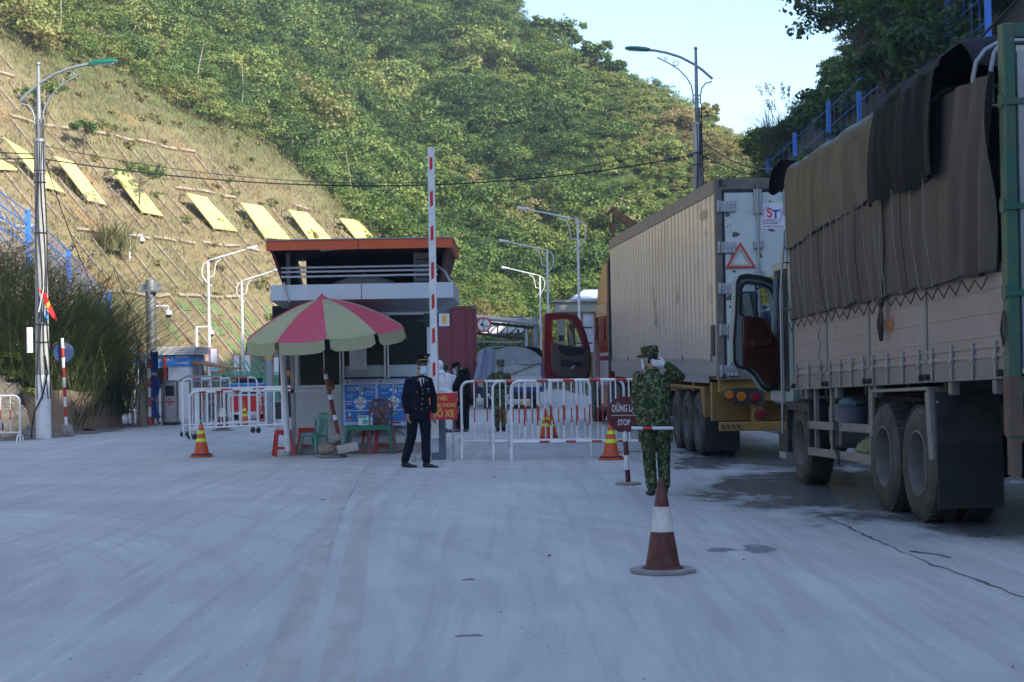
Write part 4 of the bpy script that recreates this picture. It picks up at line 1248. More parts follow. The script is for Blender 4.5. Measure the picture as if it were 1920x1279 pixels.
m_hex=mat('red_white_pattern',(.6,.35,.33),.7,var=.5,scale=14)
mb=MB();mb.bx(W+.005,W+.5,-.05,.0,0,.62);mb.build('base_panel',m_hex,kt)
mb=MB();mb.tube([(W*.55,-.1,zw0-.3),(W*.55,-.1,zs1-.08)],.05,8);mb.build('red_post',m_red,kt)
def cam_mast(label,px,py0,py1,Y,s,dome=True):
 p=P(px,py0,Y);zb3=hz(p.x,Y)if p.x<-9 else 0
 b_=P(px,py1,Y)
 zz=min(zb3,b_.z)-.1
 t=thing('camera_mast',label,'security camera',(p.x,Y,zz),0,'security camera masts')
 h=p.z-zz
 mb=MB();mb.tube([(0,0,0),(0,0,h)],.05,8);mb.build('pole',m_whitepole,t)
 mb=MB();mb.tube([(0,0,h-.03),(s*.55,0,h-.02)],.03,8);mb.tube([(s*.55,0,h-.02),(s*.55,0,h-.14)],.02,8);mb.build('arm',m_whitepole,t)
 mb=MB();mb.lathe([(.001,.12),(.05,.12),(.11,.06),(.12,0),(.12,-.04)],14,Matrix.Translation((s*.55,0,h-.26)));c=mb.build('camera_housing',m_whitepole,t)
 mb=MB();mb.ell((s*.55,0,h-.31),(.105,.105,.1),n=12);mb.build('camera_dome',m_glass_d,c)
pm=hit(244,492,50)
cam_mast('white camera mast standing alone on the dry slope',242,440,492,pm.y,1)
cam_mast('white camera mast rising behind the kiosk roof',368,612,655,66,1)
cam_mast('camera arm reaching right from the thick steel column',283,573,690,56,1)
cp=P(282,525,53)
t=thing('steel_column','thick grey steel column with a collar rising behind the reeds','column',(cp.x,53,0),0)
mb=MB();mb.cyl((0,0,0),(0,0,cp.z),.155,.155,20);mb.build('shaft',m_galv,t)
zc_=P(282,546,53).z
mb=MB();mb.box((0,0,zc_),(.62,.46,.05));mb.box((0,0,zc_+.12),(.62,.04,.2));mb.box((0,0,zc_-.1),(.04,.5,.16));mb.build('collar',m_galv,t)
# --- blue slope fences
def slope_fence(label,posts,rails,ph,group=None,mesh_n=16,pw_=.12):
 """posts: list of top points; base ph below"""
 o0=posts[0].copy();o0.z-=ph
 t=thing('slope_fence',label,'fence',o0,0,group)
 L2=[p-o0 for p in posts]
 for p in L2:
  mb=MB();mb.box((p.x,p.y,p.z-ph/2-.4),(pw_,pw_,ph+.8));mb.build('post',m_blue,t)
 mb=MB()
 for a,b_ in zip(L2[:-1],L2[1:]):
  for r_ in rails:mb.tube([a-Vector((0,0,ph*r_)),b_-Vector((0,0,ph*r_))],.018,6)
 if mesh_n>8:
  mb.build('rails',m_blue,t);mb=MB()
 for a,b_ in zip(L2[:-1],L2[1:]):
  for k in range(1,mesh_n):
   p=a.lerp(b_,k/mesh_n);mb.tube([p-Vector((0,0,ph*.06)),p-Vector((0,0,ph*.97))],.008,4)
 mb.build('bars' if mesh_n>8 else 'rails',m_blue,t)
 return t
fl=[P(-90,290,44),P(52,393,50),P(128,467,57),P(205,548,64)]
slope_fence('bright blue bar fence descending the left slope behind the reeds',fl,(.03,.2,.35,.5,.65,.8,.95),2.1)
fr=[P(px,py,Y)for px,py,Y in((1440,293,85),(1490,249,79),(1553,190,73),(1610,139,68),(1666,88,64),(1720,48,60.6),(1777,-12,57.4),(1850,-80,53.5))]
slope_fence('deep blue bar fence climbing the shaded right hill above the lorries',fr,(.12,.45,.8),2.4,None,5,.17)
# --- yellow slogan panels on the cut slope
m_ypan=mat('pale_yellow_panel',(.67,.61,.20),.6,var=.05,dirt=(.5,.45,.15),damt=.25)
panels=[((-60,255),(-22,285),(32,318),(-10,318)),((8,258),(50,283),(122,361),(86,352)),((103,293),(137,303),(201,384),(166,376)),((208,317),(244,327),(306,405),(268,398)),((350,362),(388,370),(446,434),(402,428)),((452,380),(492,386),(545,449),(498,446)),((541,393),(577,399),(625,452),(581,449)),((637,409),(672,413),(704,448),(668,447))]
names=['cut off by the left picture edge','behind the left lamp pole','just right of the left lamp pole','behind the small feathery tree','fifth from the left','third from the right end of the row','second from the right end of the row','at the right end of the row by the booth']
for(a,b_,c,d_),nm in zip(panels,names):
 try:
  pts=[hit(x,y,50)for x,y in(a,b_,c,d_)]
 except Exception:continue
 cen=sum(pts,Vector())/4
 nrm=((pts[1]-pts[0]).cross(pts[3]-pts[0])).normalized()
 if nrm.y>0:nrm=-nrm
 D=cen.y
 lifts=(1.7,1.7,.55,.55)
 top=[]
 for(x,y),l in zip((a,b_,c,d_),lifts):
  p=hit(x,y,50)
  top.append(P(x,y,p.y-l*1.1))
 t=thing('slogan_panel','yellow board on the dry slope, '+nm,'board',tuple(top[3]),0,'yellow boards on the slope')
 o0=top[3]
 mb=MB();n_=((top[1]-top[0]).cross(top[3]-top[0])).normalized()*.05
 if n_.y<0:n_=-n_
 q=[p-o0 for p in top]
 mb.hexa([q[0]+n_,q[1]+n_,q[2]+n_,q[3]+n_,q[0],q[1],q[2],q[3]]);mb.build('board',m_ypan,t,smooth=0)
 for p,(x,y)in zip(top[:2],(a,b_)):
  g_=Vector((p.x-.6,p.y+1.2,hz(p.x-.6,p.y+1.2)-.2))
  MB().tube([p-o0+n_,g_-o0],.035,6).build('strut',m_galv,t)
 for p in top[2:]:
  g_=Vector((p.x-.1,p.y+.5,hz(p.x-.1,p.y+.5)-.2))
  MB().tube([p-o0+n_,g_-o0],.035,6).build('strut',m_galv,t)
# --- concrete ribs and planting strips on the slope
m_rib=mat('rib_concrete',(.31,.26,.20),.9,var=.25,scale=3,dirt=(.25,.18,.1),damt=.6)
m_strip=mat('planting_strip_green',(.09,.16,.055),.9,var=.3,scale=5,dirt=(.24,.17,.08),damt=.6,dscale=1.2)
m_strip2=mat('planting_strip_rust',(.34,.10,.045),.9,var=.3)
def on_slope(s,z):
 """s metres along the contour from (-19, 80), at height z: point on the cut plane"""
 k=(z-10.7)/1.1
 x=-19+.371*s-.93*k;y=80+.928*s+.37*k
 return Vector((x,y,hz(x,y)))
cdir=Vector((.371,.928,0));nsl=Vector((.69,-.27,.67)).normalized()
def slab(mb,s0,s1,z0,z1,w,h,slant=0,n=6):
 """a raised beam from (s0,z0) to (s1,z1) following the slope"""
 pts=[on_slope(s0+(s1-s0)*k/n,z0+(z1-z0)*k/n)for k in range(n+1)]
 for a,b_ in zip(pts[:-1],pts[1:]):
  t_=(b_-a).normalized();sd=t_.cross(nsl).normalized()*w*.5;u=nsl*h
  mb.hexa([a-sd-u*.5,b_-sd-u*.5,b_+sd-u*.5,a+sd-u*.5,a-sd+u,b_-sd+u,b_+sd+u,a+sd+u])
def cut_ok(s,z):
 p=on_slope(s,z)
 return cut_plane(p.x,p.y)<float(natural(np.array([p.x]),np.array([p.y]))[0])-.2 and p.z>.1
rib=MB();rr=random.Random(4)
for z in(4.6,7.3,10.2,12.6,15.0,17.2):
 for s in range(-30,44,2):
  if rr.random()<.85 and cut_ok(s,z)and cut_ok(s+2,z):slab(rib,s+rr.random()*.4,s+1.5+rr.random()*.5,z+rr.uniform(-.05,.05),z+rr.uniform(-.05,.05),.15,.13,n=3)
for s in np.arange(-30,44,1.25):
 for za,zb3 in((.6,4.6),(4.7,7.2),(7.4,10.1),(10.3,12.5),(12.7,14.9),(15.1,17.1)):
  if cut_ok(s,za)and cut_ok(s,zb3)and rr.random()<(.95 if za<4 else .75):
   f0=rr.random()*.25 if za>4 else 0;f1=1-rr.random()*.2 if za>4 else 1
   slab(rib,s,s,za+(zb3-za)*f0,za+(zb3-za)*f1,.085,.11)
struct(rib.build('slope_ribs',m_rib,smooth=0))
sg_,sr_=MB(),MB()
for s in np.arange(-30,44,1.25):
 if cut_ok(s+.6,.8)and cut_ok(s+.6,4.4):
  z=.5
  while z<4.2:
   zz_=z+rr.uniform(.6,1.6)
   u=rr.random()
   if u<.62:slab(sg_,s+.55,s+.55,z,min(zz_,4.4),rr.uniform(.3,.75),.035,n=4)
   elif u<.68:slab(sr_,s+.6,s+.6,z,min(zz_,4.4),rr.uniform(.2,.4),.035,n=3)
   z=zz_+rr.uniform(.1,.8)
struct(sg_.build('slope_planting_strips',m_strip,smooth=0));struct(sr_.build('slope_soil_strips',m_strip2,smooth=0))
# --- green fence beyond the gate
m_gfence=mat('fence_green',(.03,.36,.22),.5,var=.1)
fa,fb=P(395,785,66),P(528,785,76)
t=thing('wire_fence','bright green wire fence with slanted post tops beyond the barriers','fence',(fa.x,fa.y,0),0)
dv=Vector((fb.x-fa.x,fb.y-fa.y,0));nP=14
for k in range(nP+1):
 p=dv*(k/nP);MB().tube([p,p+Vector((0,0,1.25)),p+Vector((-.28,-.1,1.75))],.03,6).build('post',m_gfence,t)
mb=MB()
for z in(.15,.45,.75,1.05,1.25):mb.tube([Vector((0,0,z)),dv+Vector((0,0,z))],.012,5)
for k in range(nP*6):p=dv*(k/(nP*6));mb.tube([p+Vector((0,0,.1)),p+Vector((0,0,1.25))],.007,4)
mb.build('mesh_panel',m_gfence,t)
# --- red cart with blue roof, brown table, white scooter
m_cartblue=mat('cart_roof_blue',(.10,.26,.62),.4,var=.05)
m_cartred=mat('cart_red',(.70,.03,.03),.45,var=.06)
cpp=G(462,787)
t=thing('vendor_cart','small red and white three-wheeled cart with a flat blue roof','cart',cpp,0)
W2=.95;zr_=P(462,722,cpp.y).z
mb=MB();mb.prism(rrect(W2*1.15,1.5,.2),Matrix.Translation((0,.3,zr_)),.1);mb.build('roof',m_cartblue,t,bevel=.03)
for x in(-W2*.42,W2*.42):
 for y in(-.25,.85):MB().cyl((x,y,.3),(x,y,zr_),.025,.025,8).build('roof_post',m_whitepole,t)
mb=MB();mb.box((0,.3,.46),(W2*.98,1.2,.46));mb.build('body',m_cartred,t,bevel=.04)
mb=MB();mb.box((0,.3,.2),(W2*1.0,1.22,.08));mb.box((0,.3,.72),(W2*1.0,1.22,.05));mb.box((-W2*.47,-.33,.5),(.08,.03,.6));mb.box((W2*.47,-.33,.5),(.08,.03,.6));mb.build('trim',m_whitepole,t)
for x in(-W2*.4,W2*.4):
 mb=MB();mb.lathe([(.06,-.05),(.14,-.05),(.16,-.03),(.16,.03),(.14,.05),(.06,.05)],16,MX((x,.6,.16),(0,0,1),(0,1,0)),cap=False);mb.lathe([(.001,-.03),(.06,-.03),(.06,.03),(.001,.03)],12,MX((x,.6,.16),(0,0,1),(0,1,0)));mb.build('wheel',m_black,t)
mb=MB();mb.box((0,.75,.95),(W2*.8,.06,.5));mb.build('windscreen',m_glass_d,t)
m_brown=mat('table_brown',(.28,.11,.045),.6,var=.2)
tp=G(398,786)
t=thing('wooden_table','red-brown wooden table left of the white scooter','table',tp,0)
mb=MB();mb.box((0,0,.73),(.85,.5,.05));mb.box((0,.24,.95),(.85,.04,.06));mb.build('tabletop',m_brown,t,bevel=.01)
for x in(-.38,.38):
 for y in(-.2,.2):MB().box((x,y,.36),(.06,.06,.72)).build('leg',m_brown,t)
mb=MB();mb.box((0,-.2,.62),(.8,.03,.1));mb.build('apron',m_brown,t)
sp2=G(420,784)
t=thing('scooter','white motor scooter parked between the brown table and the red cart','scooter',sp2,65)
m_scw=mat('scooter_white',(.72,.72,.72),.3,coat=.4)
for x in(-.6,.6):
 mb=MB();mb.lathe([(.14,-.05),(.22,-.05),(.25,-.02),(.25,.02),(.22,.05),(.14,.05)],20,MX((x,0,.25),(1,0,0),(0,0,1)),cap=False);w_=mb.build('wheel',m_black,t)
 mb=MB();mb.lathe([(.001,-.03),(.15,-.03),(.15,.03),(.001,.03)],16,MX((x,0,.25),(1,0,0),(0,0,1)));mb.build('rim',m_galv,w_)
mb=MB()
def ls(pts,ws,hs):
 vs=[]
 for(x,z),w_,h_ in zip(pts,ws,hs):
  for k in range(12):
   a=2*math.pi*k/12;vs.append((x,w_*math.cos(a),z+h_*math.sin(a)))
 nn_=len(pts)
 mb.add(vs,[(i*12+k,i*12+(k+1)%12,(i+1)*12+(k+1)%12,(i+1)*12+k)for i in range(nn_-1)for k in range(12)]+[tuple(range(12)),tuple(range((nn_-1)*12,nn_*12))])
ls([(-.95,.62),(-.6,.6),(-.2,.52),(-.05,.35)],[.04,.15,.16,.12],[.05,.14,.16,.12]);ls([(-.1,.3),(.25,.28),(.38,.32)],[.15,.15,.12],[.06,.05,.06]);ls([(.36,.3),(.45,.6),(.42,.95),(.36,1.02)],[.18,.17,.12,.08],[.07,.08,.08,.06]);ls([(.38,.48),(.6,.56),(.8,.44)],[.06,.08,.06],[.04,.03,.03])
mb.build('body',m_scw,t)
mb=MB();mb.ell((-.35,0,.78),(.38,.13,.07));mb.build('seat',m_black,t)
mb=MB();mb.tube([(.38,-.3,1.03),(.42,-.1,1.06),(.42,.1,1.06),(.38,.3,1.03)],.018,8);mb.tube([(.6,0,.25),(.42,0,1.05)],.03,8);mb.tube([(.42,.2,1.06),(.42,.26,1.22)],.01,6);mb.ell((.42,.27,1.24),(.02,.06,.04));mb.build('handlebar',m_black,t)
gp_=G(507,800)
t=thing('gate_post','grey steel post with yellow bands and rungs just left of the booth','post',(P(505,700,45).x,45,0),0)
zg=P(505,650,45).z+.2
mb=MB();mb.box((0,0,zg/2),(.15,.15,zg));mb.build('shaft',m_polegrey,t,bevel=.01)
for f in(.42,.78):MB().box((0,0,zg*f),(.156,.156,.07)).build('reflective_band',m_ochre,t)
for k in range(5):MB().cyl((-.22,0,zg*(.3+.15*k)),(.0,0,zg*(.3+.15*k)),.008,.008,6).build('rung',m_dark,t)
# ------------------------------------------------------------------ the booth
BY=31.3
def bp(px,py,Y=BY):return P(px,py,Y)
bo=Vector((bp(552,700).x,BY,0))
BR=bp(812,700).x-bo.x
def bz(py,px=700,Y=BY):return bp(px,py,Y).z
m_booth=mat('booth_panel',(.56,.57,.58),.55,var=.05,dirt=(.38,.35,.31),damt=.35,dscale=1.4,stretch=(1,1,.4))
m_fascia=mat('fascia_panel',(.55,.60,.67),.35,.1,var=.03,dirt=(.4,.42,.44),damt=.25,dscale=1.2)
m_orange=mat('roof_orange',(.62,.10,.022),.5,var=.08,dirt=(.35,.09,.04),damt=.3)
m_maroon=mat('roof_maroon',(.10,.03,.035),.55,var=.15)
m_seam=mat('seam_dark',(.10,.11,.12),.6)
bt=thing('toll_booth','white control booth with an orange-edged roof and dark sliding windows','booth',bo,0)
D_=2.4
z_sill=bz(724);z_head=bz(590);z_top=bz(563)
zb_l=0.0
x_w0=.10;x_w1=BR-.06
mb=MB()
mb.bx(0,BR,0,.08,.18,z_sill)
mb.bx(0,BR,0.01,.07,z_head,z_top+.05)
mb.bx(0,.08,.08,D_,.18,z_top+.05);mb.bx(BR-.08,BR,.08,D_,.18,z_sill);mb.bx(BR-.08,BR,.08,D_,z_head,z_top+.05)
mb.bx(.08,BR-.08,D_-.08,D_,.18,z_top+.05);mb.bx(BR-.08,BR,.08,D_,z_sill,z_head)
mb.bx(0.002,x_w0,0.005,.075,z_sill,z_head);mb.bx(x_w1,BR-.002,0.005,.075,z_sill,z_head)
mb.build('wall',m_booth,bt,smooth=0)
mb=MB();mb.bx(-.05,BR+.05,-.06,D_+.05,0,.18);mb.build('plinth',m_stone,bt,bevel=.015)
mb=MB();mb.bx(-.06,BR+.02,-.02,.0,z_sill-.10,z_sill-.03);mb.bx(0,BR,-.03,-.002,.17,.30);mb.build('sill',m_alu,bt)
MB().bx(.08,BR-.08,.08,D_-.08,.18,.24).build('floor',m_dark,bt)
mb=MB();mb.bx(-.07,-.005,-.02,.08,0,z_top);mb.build('corner_post',m_steel,bt)
for i,(a,b_)in enumerate(((556,638),(643,722),(727,803))):
 xa,xb=bp(a,650).x-bo.x,bp(b_,650).x-bo.x
 wf_=MB();zA=z_sill
 zB=z_head+.02
 f=.035
 wf_.ring([(xa-f,zA-f*.6),(xb+f,zA-f*.6),(xb+f,zB),(xa-f,zB)],[(xa+.02,zA+f),(xb-.02,zA+f),(xb-.02,zB-f),(xa+.02,zB-f)],FACE(0,.0,0),.07)
 wo=wf_.build('window',m_aluframe,bt)
 g_=MB();g_.bx(xa+.015,xb-.015,.035,.043,zA+f-.01,zB-f+.01);g_.build('pane',m_glass_d,wo)
 if i>0:
  st_=MB();st_.bx(xa+.018,xb-.018,.024,.034,bz(707),bz(685));st_.build('frosted_strip',mat('frosted_strip',(.42,.55,.60),.4,var=.03),wo)
mb=MB();mb.bx(.02,BR-.02,-.045,-.0,z_head+.02,z_head+.10);mb.build('window_track',m_aluframe,bt)
xl,xr=bp(507,548,BY-.6).x-bo.x,bp(850,548,BY-.6).x-bo.x
zf1,zf0=bz(532,680,BY-.6),bz(561,680,BY-.6)
mb=MB()
mb.bx(xl,xr,-.6,-.54,zf0,zf1);mb.bx(xl,xl+.06,-.54,D_+.5,zf0,zf1);mb.bx(xr-.06,xr,-.54,D_+.5,zf0,zf1);mb.bx(xl+.06,xr-.06,D_+.44,D_+.5,zf0,zf1)
mb.bx(xl+.06,xr-.06,-.54,D_+.44,zf0+.08,zf0+.14)
mb.build('fascia',m_fascia,bt,smooth=0)
mb=MB()
def tap(x,y,z):return Vector((x,y,z))
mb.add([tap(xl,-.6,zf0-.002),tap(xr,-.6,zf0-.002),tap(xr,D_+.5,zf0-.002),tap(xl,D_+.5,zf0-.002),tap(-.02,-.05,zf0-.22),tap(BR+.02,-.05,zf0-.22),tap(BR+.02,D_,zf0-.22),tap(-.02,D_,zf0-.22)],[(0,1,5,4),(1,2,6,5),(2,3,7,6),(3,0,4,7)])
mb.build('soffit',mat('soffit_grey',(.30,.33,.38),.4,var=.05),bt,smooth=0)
mb=MB();xm=bp(678,548,BY-.6).x-bo.x;mb.bx(xm-.006,xm+.006,-.606,-.598,zf0+.002,zf1-.002);mb.build('fascia_seam',m_seam,bt)
ry=-.75
rl,rr_=bp(499,458,BY+ry).x-bo.x,bp(848,452,BY+ry).x-bo.x
rz1,rz0=bz(449,675,BY+ry),bz(467,675,BY+ry)
mb=MB();mb.bx(rl,rr_,ry-.03,ry+.02,rz0,rz1);mb.bx(rl,rl+.05,ry+.02,D_+.6,rz0,rz1);mb.bx(rr_-.05,rr_,ry+.02,D_+.6,rz0,rz1);mb.build('roof_edge',m_orange,bt,smooth=0)
mb=MB();xm=bp(672,455,BY+ry).x-bo.x;mb.bx(xm-.006,xm+.006,ry-.036,ry-.028,rz0,rz1);mb.build('roof_seam',m_maroon,bt)
mb=MB();mb.bx(rl-.01,rr_+.01,ry-.05,D_+.65,rz1+.002,rz1+.02);mb.build('roof_sheet',m_galv,bt)
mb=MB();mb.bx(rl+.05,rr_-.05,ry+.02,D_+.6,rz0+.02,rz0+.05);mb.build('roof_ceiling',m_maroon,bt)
zq=zf1+.0
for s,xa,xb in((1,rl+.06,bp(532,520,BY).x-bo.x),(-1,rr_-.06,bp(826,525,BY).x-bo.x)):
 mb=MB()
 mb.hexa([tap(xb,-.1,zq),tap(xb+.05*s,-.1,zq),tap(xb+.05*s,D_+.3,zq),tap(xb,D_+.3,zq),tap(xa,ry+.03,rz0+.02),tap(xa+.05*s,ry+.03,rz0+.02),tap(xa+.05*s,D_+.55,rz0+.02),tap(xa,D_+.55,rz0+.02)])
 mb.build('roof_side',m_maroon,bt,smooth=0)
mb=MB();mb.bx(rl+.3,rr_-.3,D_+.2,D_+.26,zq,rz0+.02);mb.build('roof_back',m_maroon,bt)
for px in(540,812):
 x=bp(px,500).x-bo.x;MB().box((x,.05,(zq+rz0)/2),(.07,.07,rz0-zq)).build('roof_post',m_booth,bt)
for py in(500,508,517):
 z=bz(py,680,BY-.3);MB().cyl((bp(531,500).x-bo.x,-.3,z),(bp(822,500).x-bo.x,-.3,z),.019,.019,8).build('railing',m_alu,bt)
mb=MB();mb.tube([(bp(607,472).x-bo.x,-.55,bz(473,607)),(bp(735,458).x-bo.x,-.4,bz(461,735))],.018,8);mb.build('fluorescent_tube',m_alu,bt)
mb=MB();x0_,x1_=bp(776,500).x,bp(806,500).x
ac=thing('air_conditioner','white outdoor air conditioner unit under the booth roof on its right','air conditioner',((x0_+x1_)/2,BY+.7,zf0+.14),0)
MB().box((0,0,.42),(.36,.3,.62)).build('casing',m_booth,ac,bevel=.015)
mb=MB()
for k in range(6):mb.box((0,-.155,.2+.08*k),(.28,.012,.02))
mb.build('grille',m_seam,ac)
tn=thing('folded_canopy','folded white and green parasol canopy lying on the booth roof','canopy',(bp(680,520).x,BY+.35,zf1-.05),0)
MB().lathe([(.75,0),(.52,.13),(.25,.22),(.02,.27),(.001,.271)],20,Matrix.Diagonal((1,.6,1,1))).build('white_cloth',m_booth,tn)
mb=MB();mb.prism([(-1.15,0),(-.3,.17),(.3,.17),(1.15,0)],FACE(0,.25,-.02),.3);mb.build('green_cloth',mat('canopy_green',(.03,.12,.09),.7),tn)
cbm=MB();cbm.tube([bp(775,505,BY+.1),bp(790,494,BY-.1),bp(815,494,BY-.3),bp(835,510,BY-.45),bp(843,527,BY-.55)],.022,8);
tag(cbm.build('conduit',m_galv),'grey flexible conduit looping over the right end of the booth railing','conduit')
cbm=MB();cbm.tube([bp(532,530,BY-.64),bp(536,545,BY-.66),bp(543,566,BY-.66),bp(545,590,BY-.1)],.018,8)
tag(cbm.build('conduit',m_galv),'grey flexible conduit hanging down the left end of the booth fascia','conduit')
mb=MB();sc=bp(530,596,BY-.25);mb.box((0,0,0),(.34,.06,.36))
sct=thing('display_screen','black display screen on the left corner of the booth under the fascia','screen',sc,0)
MB().box((0,0,.02),(.36,.06,.38)).build('housing',m_black,sct,bevel=.01);MB().box((0,-.032,.02),(.31,.005,.32)).build('panel',m_glass_d,sct);MB().box((.1,.08,.17),(.03,.2,.03)).build('bracket',m_dark,sct)
m_led=bpy.data.materials.new('led_amber');m_led.use_nodes=True
_b=m_led.node_tree.nodes['Principled BSDF'];_b.inputs['Base Color'].default_value=(.9,.5,.03,1)
fl_=bp(826,600,30.5)
ft=thing('floodlight','black floodlight with a square amber lamp right of the barrier boom','floodlight',fl_,0)
mb=MB();mb.box((-.06,.06,0),(.46,.1,.24));mb.build('housing',m_black,ft,bevel=.01)
mb=MB();mb.ring([(-.03,-.11),(.155,-.11),(.155,.11),(-.03,.11)],[(.03,-.06),(.105,-.06),(.105,.075),(.03,.075)],FACE(0,0,0),.02);mb.build('reflector',m_aluframe,ft)
MB().box((.067,.003,.01),(.07,.006,.135)).build('lamp_chip',m_led,ft)
MB().box((-.25,.12,0),(.3,.03,.04)).build('bracket',m_dark,ft)
mp_=MB();a,b_=bp(655,648),bp(688,693)
def pf(u,v):return Vector((a.x+(b_.x-a.x)*u,BY-.04+.006*math.sin(u*9)+.004*math.sin(v*11),a.z+(b_.z-a.z)*v))
pn=mp_.sheet(pf,10,10,.001).build('paper_notice',mat('paper_white',(.66,.68,.74),.7,var=.03));tag(pn,'blank-looking white paper sheet taped to the middle booth window','notice')
mb=MB()
for k in range(7):mb.box(((a.x+b_.x)/2+random.uniform(-.02,.02),BY-.052,a.z-.06-.045*k),(random.uniform(.12,.2),.002,.006))
o=mb.build('print',m_faint,pn)
# ------------------------------------------------------------------ health poster board
m_pblue=mat('poster_blue',(.015,.19,.60),.45,var=.05)
m_pedge=mat('poster_edge_blue',(.03,.17,.55),.5)
m_ppale=mat('poster_pale',(.55,.60,.72),.5,var=.03)
m_pnavy=mat('print_navy',(.05,.05,.22),.6)
m_pred=mat('print_red',(.45,.04,.05),.6)
m_plime=mat('print_lime',(.45,.50,.06),.6)
m_pteal=mat('print_teal',(.05,.42,.38),.6)
m_pwhite=mat('print_white',(.68,.74,.85),.6,var=.02)
m_pskin=mat('print_brown',(.28,.13,.07),.6)
PY=BY-.16
pa,pc=bp(641,711,PY),bp(772,798,PY)
pw,ph=pc.x-pa.x,pa.z-pc.z
pt=thing('information_board','blue and white bilingual health information board leaning below the booth windows','poster board',(pa.x,PY,pc.z),0)
MB().box((pw/2,.015,ph/2),(pw,.03,ph)).build('backing',m_ppale,pt)
U=lambda px:(px-641)/131*pw
Vv=lambda py:(798-py)/87*ph
def prect(mb,a,b_,c,d,dep=.003,y=-.002):
 mb.bx(U(a),U(c),y-dep,y,Vv(d),Vv(b_))
mb=MB();mb.ring([(0,0),(pw,0),(pw,ph),(0,ph)],[(.012,.012),(pw-.012,.012),(pw-.012,ph-.012),(.012,ph-.012)],FACE(0,-.003,0),.006);mb.build('edging',m_pedge,pt)
Z=lambda X_:630+X_*150/1599
Zy=lambda Y_:690+Y_*120/1279
mb=MB()
for base in(0,672):
 for(x0q,y0q,x1q,y1q)in((168,338,470,650),(488,335,790,645),(172,668,470,828),(520,665,790,825),(176,850,990 if base==0 else 790,1060)):
  if base==0 and x1q==990:x1q=795
  prect(mb,Z(x0q+base),Zy(y0q),Z(min(x1q+base,1500)),Zy(y1q))
mb.build('blue_panels',m_pblue,pt)
for base in(0,672):
 cxq,cyq=485+base,690
 mb=MB()
 for k in range(5):
  a=90+72*k;pts=[]
  for(rr2,da)in((75,-30),(130,-26),(130,26),(75,30)):
   an=R(a+da);pts.append((U(Z(cxq+rr2*math.cos(an))),Vv(Zy(cyq-rr2*math.sin(an)))))
  mb.prism(pts,FACE(0,-.008,0),.004)
 mb.build('pentagon_ring',m_pwhite,pt)
 mb=MB();mb.prism([(U(Z(cxq+70*math.cos(R(a)))),Vv(Zy(cyq-70*math.sin(R(a)))))for a in range(0,360,15)],FACE(0,-.010,0),.004);dsc=mb.build('centre_disc',m_pwhite,pt)
 for a0_,a1_,mm in((95,170,m_plime),(5,90,m_pteal),(180,265,m_pred),(275,355,m_pnavy)):
  mb=MB();o_,i_=[],[]
  for k in range(9):
   an=R(a0_+(a1_-a0_)*k/8);o_.append((U(Z(cxq+66*math.cos(an))),Vv(Zy(cyq-66*math.sin(an)))));i_.append((U(Z(cxq+52*math.cos(an))),Vv(Zy(cyq-52*math.sin(an)))))
  mb.prism(o_+i_[::-1],FACE(0,-.014,0),.003);mb.build('ring_arc',mm,dsc)
 lettering('lettering','5K',.052,FACE(U(Z(cxq)),-.013,Vv(Zy(cyq+14))),m_pred,dsc,bold=.0015,depth=.001)
 mb=MB();ex,ey=225+base,285
 mb.prism([(U(Z(ex+s_*q)),Vv(Zy(ey+r_)))for s_,q,r_ in((-1,60,-8),(-1,20,-28),(1,20,-28),(1,60,-8),(1,22,22),(1,10,34),(-1,10,34),(-1,22,22))],FACE(0,-.006,0),.006);em=mb.build('emblem',m_plime,pt)
 mb=MB();mb.prism([(U(Z(ex+22*math.cos(R(a)))),Vv(Zy(ey-22*math.sin(R(a)))))for a in range(0,360,30)],FACE(0,-.011,0),.003);mb.build('emblem_disc',m_pnavy,em)
def PT(xq,yq):return FACE(U(Z(xq)),-.006,Vv(Zy(yq)))
L0=dict(align='LEFT',depth=.001)
multi_lettering('title_print',[('TRUNG TÂM KIỂM DỊCH Y TẾ QUỐC TẾ TỈNH LẠNG SƠN',.030,PT(305,265),dict(L0,bold=.0012,xs=.74))],m_pnavy,pt)
multi_lettering('subtitle_print',[('Chung sống an toàn với đại dịch COVID-19',.024,PT(305,303),dict(L0,bold=.0006,xs=.95)),('与新冠病毒安全共处',.024,PT(985,297),dict(L0,bold=.0006,space=1.6))],m_pred,pt)
multi_lettering('title_print',[('谅山省国际卫生检疫中心',.034,PT(985,255),dict(L0,bold=.0006,xs=.98))],mat('print_pale_blue',(.36,.40,.62),.6),pt)
rows=[]
for s,x,y in(('Đeo khẩu trang vải',225,385),('thường xuyên tại',225,407),('nơi công cộng',225,430),('nơi tập trung đông người',225,452),('Đeo khẩu trang y tế',225,525),('tại cơ sở y tế',225,550),('khu cách ly',225,574),('Rửa tay thường xuyên bằng',505,360),('xà phòng hoặc dung dịch',590,383),('sát khuẩn tay',670,408),('Vệ sinh các bề mặt',600,465),('thường xuyên tiếp xúc',550,490),('Giữ vệ sinh, lau rửa',590,533),('Không tụ tập',185,700),('đông người',185,725),('KHAI BÁO Y TẾ',420,850),('Gọi điện',400,955),('Khai báo',210,1020),('y tế',250,1040),
    ('公共场所佩戴口罩',900,378),('人群聚集处',900,408),('医疗机构佩戴',900,512),('经常用肥皂',1250,375),('洗手消毒',1250,405),('清洁表面',1250,455),('保持卫生',1250,485),('通风',1230,545),('健康申报',1070,850),('请致电联系',1065,960),('不聚集',1300,690)):
 rows.append((s,.020,PT(x,y),dict(L0,bold=.0006)))
multi_lettering('body_print',rows,m_pwhite,pt)
